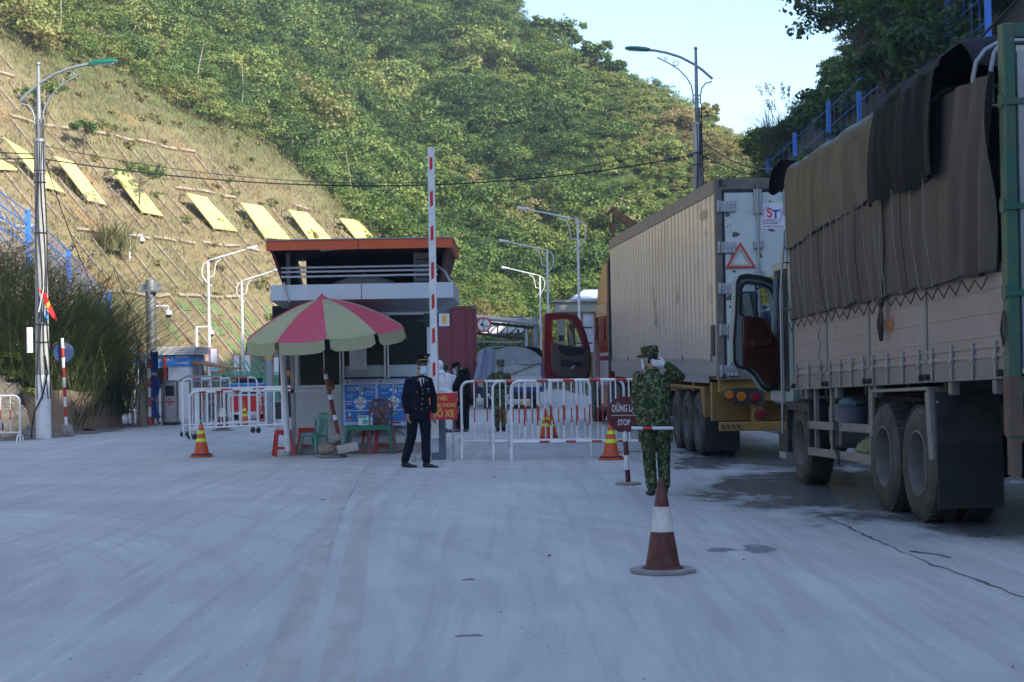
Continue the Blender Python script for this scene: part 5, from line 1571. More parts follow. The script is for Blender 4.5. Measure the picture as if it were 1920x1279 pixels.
for xq,yq,w_,h_,mm in((205,400,22,90,m_pteal),(430,410,60,50,m_pwhite),(525,405,55,70,m_plime),(525,505,40,70,m_pwhite),(310,615,45,40,m_pteal),(875,400,22,70,m_pteal),(1107,445,55,55,m_pwhite),(1205,385,50,60,m_plime),(1200,475,40,70,m_pwhite),(270,780,150,30,m_pnavy),(1335,775,60,40,m_pskin),(1350,880,40,40,m_pred),(265,915,45,75,m_pwhite),(265,970,110,45,m_pskin),(1180,908,115,28,m_plime),(445,915,70,28,m_plime)):
 mb=MB();mb.prism([(U(Z(xq+w_/2*c_)),Vv(Zy(yq-h_/2*s_)))for c_,s_ in[(math.copysign(abs(math.cos(R(a)))**.6,math.cos(R(a))),math.copysign(abs(math.sin(R(a)))**.6,math.sin(R(a))))for a in range(0,360,20)]],FACE(0,-.008,0),.004);mb.build('printed_picture',mm,pt)
mb=MB();prect(mb,Z(1130),Zy(1068),Z(1290),Zy(1105),.004);prect(mb,Z(1270),Zy(973),Z(1400),Zy(988),.004);mb.build('red_bar',m_pred,pt)
multi_lettering('footer_print',[('1900 9095',.032,PT(1310,1088),dict(L0,bold=.001,xs=.8))],m_pnavy,pt)
for x in(U(655),U(760)):MB().box((x,.05,-.1),(.03,.03,.45)).build('support',m_polegrey,pt)
# ------------------------------------------------------------------ stools, chairs, table
def plastic(name,col,**k):return mat(name,col,.38,var=.07,dirt=tuple(min(1,c*.6+.12)for c in col),damt=.25,dscale=8,**k)
m_pl_red=plastic('plastic_red',(.56,.014,.014))
m_pl_teal=plastic('plastic_teal',(.055,.33,.26))
m_pl_green=plastic('plastic_green',(.015,.19,.11))
m_pl_wine=mat('plastic_wine_dusty',(.105,.04,.05),.6,var=.25,dirt=(.26,.22,.23),damt=.75,dscale=6)
m_pl_pink=mat('plastic_crimson_faded',(.36,.05,.09),.5,var=.2,dirt=(.4,.3,.32),damt=.4,dscale=6)
def stool(label,p,rz,h=.46,w=.27,material=None,group='red plastic stools'):
 t=thing('plastic_stool',label,'stool',p,rz,group)
 m_=material or m_pl_red
 mb=MB();mb.prism(rrect(w,w,.035),Matrix.Translation((0,0,h-.012)),.024)
 mb.ring(rrect(w+.01,w+.01,.035),rrect(w-.02,w-.02,.03),Matrix.Translation((0,0,h-.045)),.05);mb.build('seat',m_,t,bevel=.005)
 for sx in(-1,1):
  for sy in(-1,1):
   a,b_=w/2-.03,w/2+.02
   mb=MB();k=.026
   mb.hexa([(sx*b_-k,sy*b_-k*.4,0),(sx*b_+k,sy*b_-k*.4,0),(sx*b_+k,sy*b_+k*.4,0),(sx*b_-k,sy*b_+k*.4,0),(sx*a-k,sy*a-k*.4,h-.03),(sx*a+k,sy*a-k*.4,h-.03),(sx*a+k,sy*a+k*.4,h-.03),(sx*a-k,sy*a+k*.4,h-.03)])
   mb.build('leg',m_,t)
 mb=MB();q=w/2-.005;z=h*.30
 for s in(-1,1):
  mb.box((0,s*(q+.012),z),(w,.012,.035));mb.box((s*(q+.012),0,z-.003),(.012,w,.035))
 mb.build('stretcher',m_,t)
 return t
stool('red plastic stool standing alone at the left corner of the booth',G(531,855),15)
stool('red plastic stool behind the green child chair, against the booth wall',G(575,852)+Vector((0,.15,0)),5,.47,.30)
stool('red plastic stool right of the green child chair, behind the parasol stones',G(618,851)+Vector((0,.2,0)),-5,.47,.28)
stool('red plastic stool half under the left side of the wine-coloured chair',G(694,849),8,.50,.27)
stool('red plastic stool under the right side of the wine-coloured chair',G(722,849),-6,.50,.27)
def chair(label,p,rz,m_,sh,sw,bh,pattern,group=None,arch=.5,legsplay=.04):
 """facing -y local; backrest at +y"""
 t=thing('plastic_chair',label,'chair',p,rz,group)
 d=sw*.95
 def seatf(u,v):
  x=(u-.5)*sw;y=(v-.5)*d
  return Vector((x,y,sh-.015*math.sin(math.pi*u)*math.sin(math.pi*v)-.02*(abs(u-.5)*2)**6-.02*((1-v))**8))
 MB().sheet(seatf,12,12,-.018).build('seat',m_,t)
 for sx in(-1,1):
  for sy in(-1,1):
   mb=MB();x1_,y1_=sx*(sw/2-.02),sy*(d/2-.02);x0_,y0_=sx*(sw/2+legsplay),sy*(d/2+legsplay*1.2)
   a=Vector((x0_,y0_,0));b_=Vector((x1_,y1_,sh-.01));k,j=sw*.062,sw*.05
   mb.hexa([a+Vector(v_)for v_ in((-k*.7,-j*.7,0),(k*.7,-j*.7,0),(k*.7,j*.7,0),(-k*.7,j*.7,0))]+[b_+Vector(v_)for v_ in((-k*1.3,-j,0),(k*1.3,-j,0),(k*1.3,j,0),(-k*1.3,j,0))])
   mb.build('leg',m_,t,bevel=.004)
 y0b,yt=d/2-.01,d/2+.09
 wb=sw*.94
 def BP(x,z):
  f=z/bh;return Vector((x,y0b+(yt-y0b)*f-.03*(1-(2*x/wb)**2)*f*-1,sh+z))
 pts=[BP(-wb*.46,-.02),BP(-wb*.48,bh*.35),BP(-wb*.5,bh*.7),BP(-wb*.44,bh*.9),BP(-wb*.25,bh*.99),BP(0,bh*1.02),BP(wb*.25,bh*.99),BP(wb*.44,bh*.9),BP(wb*.5,bh*.7),BP(wb*.48,bh*.35),BP(wb*.46,-.02)]
 mb=MB();mb.tube(pts,sw*.045,8)
 fr_=mb.build('back_frame',m_,t)
 if pattern=='slats':
  mb=MB()
  mb.add([BP(-wb*.42,bh*.92),BP(wb*.42,bh*.92),BP(wb*.36,bh*.70),BP(-wb*.36,bh*.70)]+[BP(-wb*.42,bh*.92)+V(0,.014,0),BP(wb*.42,bh*.92)+V(0,.014,0),BP(wb*.36,bh*.70)+V(0,.014,0),BP(-wb*.36,bh*.70)+V(0,.014,0)],[(0,3,2,1),(4,5,6,7),(0,1,5,4),(1,2,6,5),(2,3,7,6),(3,0,4,7)])
  mb.build('top_rail',m_,t)
  for k in(-1,0,1):
   MB().tube([BP(k*wb*.20,bh*.74),BP(k*wb*.13,bh*.35),BP(k*wb*.10,0)],[sw*.045,sw*.038,sw*.035],6).build('slat',m_,t)
 else:
  mb=MB()
  rows_=14
  def hw(f):return wb*(.40-.25*math.sin(math.pi*min(1,f*1.15))*.6 if f<.85 else .30+.1*(f-.85)/.15*1.0)
  cols_=9
  rr3=random.Random(int(abs(p[0])*100))
  for i in range(rows_):
   f0,f1=i/rows_*.97,(i+1)/rows_*.97
   for j in range(cols_):
    hole=(i in(3,4,8,9)and j in(2,6))or(i in(5,6)and j in(4,))or(i in(11,12)and j%2==1)or(i in(1,2)and j in(1,4,7))
    if hole:continue
    x00,x01=-hw(f0)+2*hw(f0)*j/cols_,-hw(f0)+2*hw(f0)*(j+1)/cols_
    x10,x11=-hw(f1)+2*hw(f1)*j/cols_,-hw(f1)+2*hw(f1)*(j+1)/cols_
    q=[BP(x00,f0*bh),BP(x01,f0*bh),BP(x11,f1*bh),BP(x10,f1*bh)]
    mb.hexa(q+[v_+V(0,.012,0)for v_ in q])
  mb.build('back_splat',m_,t,smooth=0)
 return t
chair('small teal child chair with slatted back, before the booth wall',G(590,853)+Vector((0,.02,0)),-35,m_pl_teal,.36,.33,.36,'slats')
wc=G(716,850)
chair('crimson plastic chair stacked underneath the dusty wine-coloured one',wc+Vector((0,.03,0)),184,m_pl_pink,.42,.40,.42,'splat','two stacked chairs')
chair('dusty wine-coloured plastic chair with pierced back, on top of the stack',wc+Vector((0,-.02,.09)),184,m_pl_wine,.42,.42,.45,'splat','two stacked chairs')
tg=G(690,845)
t=thing('plastic_table','green plastic table behind the wine-coloured chair, under the information board','table',(bp(686,800,31.0).x+.05,30.98,0),0)
zt_=bz(797,686,30.9)
mb=MB();mb.prism(rrect(.80,.30,.05),Matrix.Translation((0,0,zt_-.02)),.035);mb.ring(rrect(.80,.30,.05),rrect(.74,.24,.04),Matrix.Translation((0,0,zt_-.06)),.06);mb.build('tabletop',m_pl_green,t,bevel=.006)
for sx in(-1,1):
 for sy in(-1,1):
  mb=MB();mb.tube([(sx*.42,sy*.14,0),(sx*.38,sy*.12,zt_*.7),(sx*.34,sy*.11,zt_-.05)],[.022,.03,.045],8);mb.build('leg',m_pl_green,t)
bxp=P(682,791,30.95)
t=thing('tissue_box','small white and green paper box on the green table','box',(bxp.x,30.92,zt_-.003),0)
MB().box((0,0,.085),(.18,.1,.17)).build('carton',m_banner,t,bevel=.004)
mb=MB();mb.prism([(.055*math.cos(R(a))+.03,.06+.045*math.sin(R(a)))for a in range(0,360,24)],FACE(0,-.052,0),.004);mb.box((-.01,-.052,.145),(.15,.003,.03));mb.build('printed_picture',m_pteal,t)
t=thing('sanitiser_bottle','clear pump bottle on the green table behind the chair back','bottle',(P(697,790,30.95).x,30.9,zt_-.003),0)
m_clear=mat('pale_plastic',(.35,.48,.58),.15,var=.03)
MB().lathe([(.03,0),(.033,.01),(.033,.12),(.012,.15),(.012,.165),(.001,.166)],16).build('bottle_body',m_clear,t)
mb=MB();mb.cyl((0,0,.16),(0,0,.2),.006,.006,8);mb.box((.015,0,.2),(.05,.014,.012));mb.build('pump',m_banner,t)
mb=MB();mb.tube([bp(735,800,BY-.03),bp(752,803,BY-.05),bp(768,800,BY-.04)],.007,6);mb.tube([bp(738,806,BY-.04),bp(756,812,BY-.1),bp(766,826,BY-.12),bp(760,842,BY-.14),bp(738,850,BY-.16)],.008,6)
tag(mb.build('cable_loop',m_cable),'black cables drooping under the right end of the information board','cable')
# ------------------------------------------------------------------ the parasol
m_upink=mat('parasol_pink',(.48,.06,.10),.75,var=.08,dirt=(.5,.12,.18),damt=.3,dscale=2)
m_uolive=mat('parasol_olive',(.34,.34,.19),.8,var=.06,dirt=(.24,.25,.15),damt=.35,dscale=2)
m_uvel=mat('parasol_underside',(.10,.085,.03),.85,var=.1)
UY=30.1
ub=Vector((P(621,854,UY).x,UY,0))
ut=thing('parasol','large pink and olive striped parasol with a drooping edge, leaning left','parasol',ub,0)
apex=P(604,559,UY)-ub
hubp=P(612,650,UY)-ub
axis=(P(596,540,UY)-P(616,690,UY)).normalized()
axis=Vector((axis.x*.55,-.10,axis.z)).normalized()
Mu=MX(apex,Vector((1,0,0))-axis*axis.x,(0,1,0))
zx=axis;xx=(Vector((1,0,0))-zx*zx.x).normalized();yy=zx.cross(xx)
Mu=Matrix(((xx.x,yy.x,zx.x,apex.x),(xx.y,yy.y,zx.y,apex.y),(xx.z,yy.z,zx.z,apex.z),(0,0,0,1)))
RU,DU=1.40,.60
nseg=10
gore={0:MB(),1:MB()};val=MB();under=MB()
def cz(r):
 f=r/RU;return-DU*(.35*f+.65*f*f)
ang0=25
for g_ in range(nseg):
 a0_,a1_=ang0+36*g_,ang0+36*(g_+1)
 nu,nv=12,6
 def cf(u,v):
  r=RU*u
  a=R(a0_+(a1_-a0_)*v);
  dip=1-.035*math.sin(math.pi*v)*u*u
  rr_e=r*(math.cos(R(18))/math.cos(R((v-.5)*36))if u>.0 else 1)
  return Mu@Vector((rr_e*math.cos(a),rr_e*math.sin(a),cz(r)-.03*math.sin(math.pi*v)*u))
 gore[g_%2].sheet(cf,nu,nv,.003)
 def vf(u,v):
  vv=.05+.9*v
  a=R(a0_+(a1_-a0_)*vv);rr_e=RU*1.0*math.cos(R(18))/math.cos(R((vv-.5)*36))
  h_=.20*(1-max(0,(abs(vv-.5)-.34)/.16)**2*.45)
  return Mu@Vector((rr_e*(1+.02*u)*math.cos(a),rr_e*(1+.02*u)*math.sin(a),cz(RU)-.03*math.sin(math.pi*vv)-h_*u))
 val.sheet(vf,4,10,.003)
gore[0].build('pink_gores',m_upink,ut);gore[1].build('olive_gores',m_uolive,ut);val.build('valance',m_uolive,ut)
mb=MB();mb.lathe([(.10,-.01),(.07,.025),(.03,.035),(.03,.06),(.012,.075),(.001,.076)],16,Mu);mb.build('finial',m_upink,ut)
for g_ in range(nseg):
 a=R(ang0+36*g_);MB().tube([Mu@Vector((.05,0,-.06)),Mu@Vector((RU*.5*math.cos(a),RU*.5*math.sin(a),cz(RU*.5)-.03)),Mu@Vector((RU*.97*math.cos(a),RU*.97*math.sin(a),cz(RU*.97)-.02))],.008,5).build('rib',m_galv,ut)
top_in=Mu@Vector((0,0,-.05))
j1=P(608,692,UY)-ub;j2=P(637,826,UY)-ub
MB().tube([top_in,j1],.014,10).build('upper_pole',m_galv,ut)
m_uwood=mat('pole_maroon',(.16,.015,.018),.45,var=.2,dirt=(.2,.1,.09),damt=.3)
mb=MB();n_=14
for k in range(n_):
 f0,f1=k/n_,(k+1)/n_
 mb.cyl(j1.lerp(j2,f0),j1.lerp(j2,f1),.035,.035,12,mi=1 if k in(1,5,9)else 0)
mb.build('lower_pole',[m_uwood,m_white],ut)
mb=MB();kn=P(620,724,UY)-ub
rock(mb,kn,(.075,.07,.085),21);mb.build('binding_knot',mat('rag_brown',(.22,.09,.04),.9,var=.4,bump=.6,bscale=30),ut)
mb=MB();mb.tube([P(616,735,UY)-ub,P(619,800,UY)-ub,P(622,850,UY)-ub],.012,8);mb.tube([P(613,735,UY)-ub,P(617,805,UY)-ub],.006,6);mb.tube([P(628,842,UY)-ub,P(636,856,UY)-ub],.011,8);mb.build('stay_rod',m_galv,ut)
mb=MB();c0=Vector((.0,0,0));mb.lathe([(.20,.0),(.26,.01),(.27,.03),(.24,.05),(.20,.06),(.17,.075),(.12,.055),(.05,.05),(.001,.05)],28);mb.build('wheel_rim_base',m_galv,ut)
m_rock=mat('brown_rock',(.27,.21,.15),.9,var=.3,scale=5,bump=.8,bscale=9,dirt=(.12,.1,.08),damt=.6,dscale=3)
def rk(label,px,py,r,seed,Y,m_=m_rock,name='rock',sq=None):
 p=P(px,py,Y);mb=MB();rock(mb,(0,0,0),r,seed,16,sq);o=mb.build(name,m_);o.location=p
 return tag(o,label,'rock')
rk('brown rock lying on the parasol base, at the left',611,843,(.15,.13,.11),3,UY-.12)
rk('grey-brown rock perched on top against the parasol pole',629,823,(.12,.11,.10),8,UY+.02,mat('grey_rock',(.27,.25,.24),.9,var=.3,scale=5,bump=.8,bscale=9,dirt=(.15,.12,.1),damt=.5,dscale=3))
m_cb=mat('cast_concrete',(.42,.41,.37),.9,var=.12,bump=.4,bscale=30,dirt=(.3,.28,.24),damt=.5)
p=P(651,840,UY-.12);o=MB().box((0,0,0),(.36,.2,.14),Euler((R(0),R(-11),R(14))).to_matrix()).build('concrete_block',m_cb,bevel=.012);o.location=p
tag(o,'pale grey cast concrete block weighing down the right of the parasol base','block')
wp=G(541,856)
t=thing('barrier_arm','plain white pole leaning nearly upright against the left corner of the booth','barrier arm',(P(540,850,30.75).x,30.75,0),0)
a_=P(527,615,30.75)-Vector((t.location));MB().tube([(0,0,0),a_],[.06,.055],14).build('arm',m_white,t);MB().lathe([(.12,0),(.12,.02),(.07,.03),(.065,.09)],16).build('foot',m_galv,t)
# ------------------------------------------------------------------ barrier boom with its cabinet
cb=Vector((G(813,862).x,29.0,0))
t=thing('boom_barrier','white barrier boom with red dashes raised upright beside the officer','boom barrier',cb,0)
m_cab=mat('cabinet_white',(.46,.52,.55),.45,var=.04,dirt=(.3,.3,.3),damt=.3)
m_cabe=mat('cabinet_edge',(.10,.13,.18),.5)
MB().box((0,0,.52),(.40,.30,1.04)).build('cabinet',m_cabe,t,bevel=.015)
mb=MB();mb.box((-.035,-.152,.55),(.25,.006,.86));mb.build('cabinet_door',m_cab,t)
a0_=Vector((.035,-.19,.35));top=P(808,277,28.5)-cb
d_=(top-a0_);
xw=.062
mb=MB()
sx_=Vector((xw,0,0));sy_=Vector((0,.02,0))
mb.hexa([a0_-sx_-sy_,a0_+sx_-sy_,a0_+sx_+sy_,a0_-sx_+sy_,top-sx_*.9-sy_,top+sx_*.9-sy_,top+sx_*.9+sy_,top-sx_*.9+sy_]);mb.build('boom',m_white,t,bevel=.006)
m_refl=mat('reflective_red',(.62,.025,.03),.35,var=.05)
for k in range(7):
 py0=[295,379,462,548,610,688,760][k]
pys=[(297,320),(360,388),(425,452),(493,524),(553,580),(617,645),(682,707)]
for y0_,y1_ in pys:
 a=P(810.5,y0_,28.5)-cb;b_=P(811.5,y1_,28.5)-cb
 mb=MB();yy_=-.218
 f=(a.z-a0_.z)/d_.z;cx0=a0_.x+d_.x*f;f=(b_.z-a0_.z)/d_.z;cx1=a0_.x+d_.x*f
 yd0=a0_.y+d_.y*(a.z-a0_.z)/d_.z-.024;yd1=a0_.y+d_.y*(b_.z-a0_.z)/d_.z-.024
 mb.add([(cx1-.024,yd1,b_.z),(cx1+.022,yd1,b_.z+.03),(cx0+.022,yd0,a.z+.03),(cx0-.024,yd0,a.z)],[(0,1,2,3)]);mb.build('red_dash',m_refl,t)
mb=MB();mb.box((.03,-.16,.62),(.16,.06,.2));mb.build('hub',m_dark,t)
tag(MB().box(tuple(G(804,865)+Vector((0,-.1,.09))),(.10,.1,.2),Euler((0,0,.2)).to_matrix(),taper=(.9,.9)).build('marker_stone',m_cb,bevel=.015),'small upright pale stone against the barrier cabinet by the officer','stone')
m_sred=mat('sign_red',(.52,.015,.025),.5,var=.06,dirt=(.4,.1,.1),damt=.25)
m_sgold=mat('sign_gold',(.62,.42,.08),.5,var=.05)
rs=P(849,800,28.32);rs.z=0
rsY=rs.y
sx1,sz1,sz0=P(857,737,rsY).x,P(830,737,rsY).z,P(830,787,rsY).z
t=thing('warning_sign','red sign with gold capital lettering on a thin stand behind the officer','sign',(rs.x,rsY,0),0)
wS=.78;xr_=sx1-rs.x
MB().box((xr_-wS/2,-.02,(sz0+sz1)/2),(wS,.012,sz1-sz0)).build('panel',m_sred,t)
hS=sz1-sz0
rows=[('VÀO LÀM VIỆC',.085,FACE(xr_-.15,-.028,sz1-hS*.21),dict(align='RIGHT',bold=.002,depth=.002,xs=.72)),('VỚI BIÊN PHÒNG',.085,FACE(xr_-.02,-.028,sz1-hS*.46),dict(align='RIGHT',bold=.002,depth=.002,xs=.72)),('ĐỖ XE',.155,FACE(xr_-.05,-.028,sz1-hS*.78),dict(align='RIGHT',bold=.004,depth=.002,xs=.78))]
multi_lettering('lettering',rows,m_sgold,t)
for x in(0,xr_-wS+.08):MB().tube([(x,0,.02),(x,0,sz1-.05)],.011,8).build('stand_leg',m_galv,t);MB().tube([(x,-.14,.012),(x,0,.05),(x,.14,.012)],.014,6).build('foot',m_galv,t)
sb=G(1178,909)
t=thing('stop_sign','round maroon sign reading DỪNG LẠI STOP on a red and white stand','stop sign',sb,0)
m_stop=mat('stop_maroon',(.115,.012,.016),.5,var=.15,dirt=(.14,.09,.08),damt=.3,dscale=6)
MB().lathe([(.165,0),(.168,.012),(.16,.028),(.05,.036),(.001,.036)],32).build('base',mat('stand_base',(.25,.21,.16),.8,var=.2),t)
zc0=P(1172,777,sb.y).z;rS=.232;xc=P(1171,777,sb.y).x-sb.x
zb4=zc0-rS+.02
mb=MB()
for k,(f0,f1,mi)in enumerate(((0,.25,1),(.25,.53,0),(.53,.80,1),(.80,1,0))):
 mb.cyl((xc*f0,0,.03+(zb4-.03)*f0),(xc*f1,0,.03+(zb4-.03)*f1),.032,.032,14,mi=mi)
mb.build('post',[m_white,m_conedark],t)
MB().lathe([(.001,-.008),(rS-.004,-.008),(rS,0),(rS-.004,.008),(.001,.008)],40,FACE(xc,-.02,zc0)).build('disc',m_stop,t)
m_sw=mat('sign_lettering_white',(.62,.62,.62),.5,var=.05)
multi_lettering('lettering',[('DỪNG LẠI',.125,FACE(xc-.160,-.031,zc0+.075),dict(align='LEFT',bold=.0028,depth=.001,xs=.52)),('STOP',.105,FACE(xc-.09,-.031,zc0-.105),dict(align='LEFT',bold=.0028,depth=.001,xs=.62))],m_sw,t)
MB().box((xc,-.031,zc0-.012),(.34,.003,.008)).build('rule',m_sw,t)
# ------------------------------------------------------------------ lorries
YAW=3.6
def MAT4(o,x,y,z):
 return Matrix(((x[0],y[0],z[0],o[0]),(x[1],y[1],z[1],o[1]),(x[2],y[2],z[2],o[2]),(0,0,0,1)))
m_rim=mat('wheel_rim_dusty',(.125,.115,.105),.7,var=.2,dirt=(.10,.09,.08),damt=.5,dscale=5)
m_hub=mat('hub_dark',(.07,.065,.06),.7,.2,var=.3)
def truck_wheel(parent,x,y,r,w,side,rimr=.56,tread=36,name='wheel'):
 """axis along x; side -1 = outer face towards -x"""
 M=MAT4((x,y,r),(0,1,0),(0,0,1),(side,0,0))if side>0 else MAT4((x,y,r),(0,-1,0),(0,0,1),(-1,0,0))
 rr=r*rimr
 mb=MB()
 prof=[(rr,-w/2),(rr*1.08,-w/2-.004),(r*.86,-w/2-.012),(r*.955,-w/2+.02),(r*.985,-w/2+.05),(r*.985,w/2-.05),(r*.955,w/2-.02),(r*.86,w/2+.012),(rr*1.08,w/2+.004),(rr,w/2)]
 mb.lathe(prof,48,M,cap=False)
 for k in range(tread):
  a=2*math.pi*k/tread
  for s_ in(-1,1):
   ca,sa=math.cos(a),math.sin(a)
   T=MAT4((0,0,0),(ca,sa,0),(-sa,ca,0),(0,0,1))
   c=M@(T@Vector((r*.985,.0,s_*(w/2-.055))))
   mb.box(c,(r*.03,2*math.pi*r/tread*.62,.085),(M@T).to_3x3())
 t_=mb.build(name,m_tyre,parent)
 mb=MB()
 mb.lathe([(rr,-w/2),(rr*.95,-w/2+.01),(rr*.93,-w*.2)],36,M,cap=False)
 mb.lathe([(rr*1.02,w/2+.006),(rr*.96,w/2+.012),(rr*.9,w/2-.03),(rr*.86,w*.05),(rr*.62,-w*.12),(rr*.58,-w*.12),(rr*.56,-.0),(rr*.42,.02),(.001,.025)],36,M,cap=False)
 mb.build('rim',m_rim,t_)
 mb=MB()
 for k in range(10):
  a=2*math.pi*k/10;mb.cyl(M@Vector((rr*.70*math.cos(a),rr*.70*math.sin(a),-w*.1)),M@Vector((rr*.70*math.cos(a),rr*.70*math.sin(a),-w*.02)),.018,.018,6)
 mb.build('wheel_nuts',m_hub,t_)
 return t_
m_tarp=mat('tarpaulin_brown',(.062,.053,.049),.6,spec=.3,var=.16,scale=3,bump=.5,bscale=7,dirt=(.13,.11,.095),damt=.5,dscale=1.3,stretch=(1,2.2,.35))
m_tarpb=mat('tarpaulin_black',(.012,.012,.015),.72,spec=.15,var=.2,bump=.2,bscale=18)
m_tarpu=mat('tarpaulin_upper',(.055,.048,.044),.52,spec=.4,var=.16,scale=3,bump=.5,bscale=7,dirt=(.13,.11,.098),damt=.5,dscale=1.3,stretch=(1,2.2,.35))
m_bed=mat('bed_panel_pinkish',(.29,.245,.235),.55,var=.06,dirt=(.22,.18,.16),damt=.5,dscale=1.6,stretch=(1,1,.5))
m_bedrail=mat('bed_rail',(.20,.175,.175),.55,var=.1,dirt=(.15,.12,.1),damt=.5)
m_tgreen=mat('truck_green',(.02,.10,.065),.45,var=.12,dirt=(.16,.12,.09),damt=.4,dscale=2)
m_rust=mat('rusty_green',(.13,.075,.05),.8,var=.35,scale=5,dirt=(.03,.08,.08),damt=.7,dscale=4)
m_perf=mat('perforated_panel',(.48,.47,.46),.5,.3,var=.08,dirt=(.3,.25,.2),damt=.4)
m_chassis=mat('chassis_dark',(.025,.024,.023),.75,var=.3,dirt=(.09,.08,.065),damt=.5,dscale=3)
m_fender=mat('mudguard_grey',(.22,.205,.195),.6,var=.15,dirt=(.12,.1,.09),damt=.5)
m_cabgrn=mat('cab_pale_green',(.24,.30,.30),.4,var=.05,dirt=(.2,.2,.18),damt=.3)
m_woodtrim=mat('door_wood_trim',(.10,.028,.010),.35,var=.5,scale=7,dirt=(.03,.012,.008),damt=.5,dscale=4)
m_mirror=mat('mirror_glass',(.85,.88,.9),.03,1.0,var=0)
m_glass=bpy.data.materials.new('clear_glass');m_glass.use_nodes=True
_n=m_glass.node_tree;_p=_n.nodes['Principled BSDF'];_p.inputs['Base Color'].default_value=(.75,.85,.88,1);_p.inputs['Roughness'].default_value=.02;_p.inputs['Transmission Weight'].default_value=0
_t=_n.nodes.new('ShaderNodeBsdfTransparent');_t.inputs[0].default_value=(.82,.88,.9,1);_gl=_n.nodes.new('ShaderNodeBsdfGlossy');_gl.inputs['Roughness'].default_value=.03
_m=_n.nodes.new('ShaderNodeMixShader');_m.inputs[0].default_value=.12;_n.links.new(_t.outputs[0],_m.inputs[1]);_n.links.new(_gl.outputs[0],_m.inputs[2]);_n.links.new(_m.outputs[0],_n.nodes['Material Output'].inputs['Surface'])
m_rope=mat('rope_pale',(.24,.22,.20),.85,var=.15)
m_amber=mat('lamp_amber',(.42,.12,.012),.25,var=.05)
m_rlamp=mat('lamp_red',(.19,.010,.010),.25,var=.05)
tk=thing('tarpaulin_lorry','stake-bed lorry under brown and black tarpaulins with its cab door open','lorry',(3.87,16.92,0),YAW)
TW=2.44
def zb(y):return 1.40-.0285*(y+2.55)
Y0,Y1=-2.58,5.26
mb=MB()
mb.hexa([V(.03,Y0,zb(Y0)+.02),V(TW-.03,Y0,zb(Y0)+.02),V(TW-.03,Y1,zb(Y1)+.02),V(.03,Y1,zb(Y1)+.02),V(.03,Y0,zb(Y0)+.14),V(TW-.03,Y0,zb(Y0)+.14),V(TW-.03,Y1,zb(Y1)+.14),V(.03,Y1,zb(Y1)+.14)])
mb.build('bed_floor',m_chassis,tk)
for x in(0,TW-.05):
 mb=MB();mb.hexa([V(x,Y0,zb(Y0)),V(x+.05,Y0,zb(Y0)),V(x+.05,Y1,zb(Y1)),V(x,Y1,zb(Y1)),V(x,Y0,zb(Y0)+.17),V(x+.05,Y0,zb(Y0)+.17),V(x+.05,Y1,zb(Y1)+.17),V(x,Y1,zb(Y1)+.17)])
 mb.build('side_rail',m_bedrail,tk)
cuts=[(-2.50,-.42),(-.32,1.62),(1.72,3.47),(3.57,5.21)]
PH=.96
for side,x in((0,.006),(1,TW-.046)):
 for i,(a,b_)in enumerate(cuts):
  mb=MB()
  h0=.172
  xs=x if side==0 else x
  mb.hexa([V(xs,a,zb(a)+h0),V(xs+.04,a,zb(a)+h0),V(xs+.04,b_,zb(b_)+h0),V(xs,b_,zb(b_)+h0),V(xs,a,zb(a)+PH),V(xs+.04,a,zb(a)+PH),V(xs+.04,b_,zb(b_)+PH),V(xs,b_,zb(b_)+PH)])
  if side==0:
   for k in range(1,4):
    z_=h0+(PH-h0)*k/4
    mb.hexa([V(xs-.006,a+.02,zb(a)+z_-.008),V(xs+.01,a+.02,zb(a)+z_-.008),V(xs+.01,b_-.02,zb(b_)+z_-.008),V(xs-.006,b_-.02,zb(b_)+z_-.008),V(xs-.002,a+.02,zb(a)+z_+.008),V(xs+.01,a+.02,zb(a)+z_+.008),V(xs+.01,b_-.02,zb(b_)+z_+.008),V(xs-.002,b_-.02,zb(b_)+z_+.008)])
   for z_ in(.20,.28):
    mb.hexa([V(xs-.012,a+.01,zb(a)+z_-.014),V(xs+.01,a+.01,zb(a)+z_-.014),V(xs+.01,b_-.01,zb(b_)+z_-.014),V(xs-.012,b_-.01,zb(b_)+z_-.014),V(xs-.012,a+.01,zb(a)+z_+.014),V(xs+.01,a+.01,zb(a)+z_+.014),V(xs+.01,b_-.01,zb(b_)+z_+.014),V(xs-.012,b_-.01,zb(b_)+z_+.014)])
  pn_=mb.build('drop_side',m_bed,tk)
  if side==0:
   nh=4 if i!=3 else 3
   for k in range(nh):
    y=a+(b_-a)*(k+.28)/(nh-.45)if nh>1 else(a+b_)/2
    if y>b_-.04:y=b_-.06
    hb=MB();hb.box((-.012,y,zb(y)+.23),(.018,.05,.17));hb.cyl((-.02,y-.035,zb(y)+.17),(-.02,y+.035,zb(y)+.17),.016,.016,8);hb.box((-.016,y,zb(y)+.07),(.014,.035,.12));hb.build('hinge',m_galv,pn_)
   for y in(a+.04,b_-.04):
    MB().cyl((-.05,y,zb(y)+.05),(0,y,zb(y)+.05),.028,.03,10).build('rubber_stop',m_black,pn_)
for y in(-.37,1.67,3.52):
 for x in(-.004,TW-.056):
  mb=MB();mb.box((x+.03,y,(zb(y)+.17+3.85)/2),(.06,.07,3.85-zb(y)-.17));mb.build('stake',m_fender if x<1 else m_chassis,tk)
for x in(-.03,TW-.13):
 mb=MB();mb.bx(x if x<1 else x+.06,x+.10 if x<1 else x+.16,-2.72,-2.58,.92 if x<1 else 1.3,4.28);mb.build('corner_post',m_tgreen,tk,bevel=.012)
mb=MB();mb.bx(-.02,.06,-2.71,-2.60,.62,.92);mb.build('post_foot',m_rust,tk)
mb=MB();mb.bx(-.035,.075,-2.725,-2.575,.94,1.42);mb.build('rusty_sleeve',m_rust,tk)
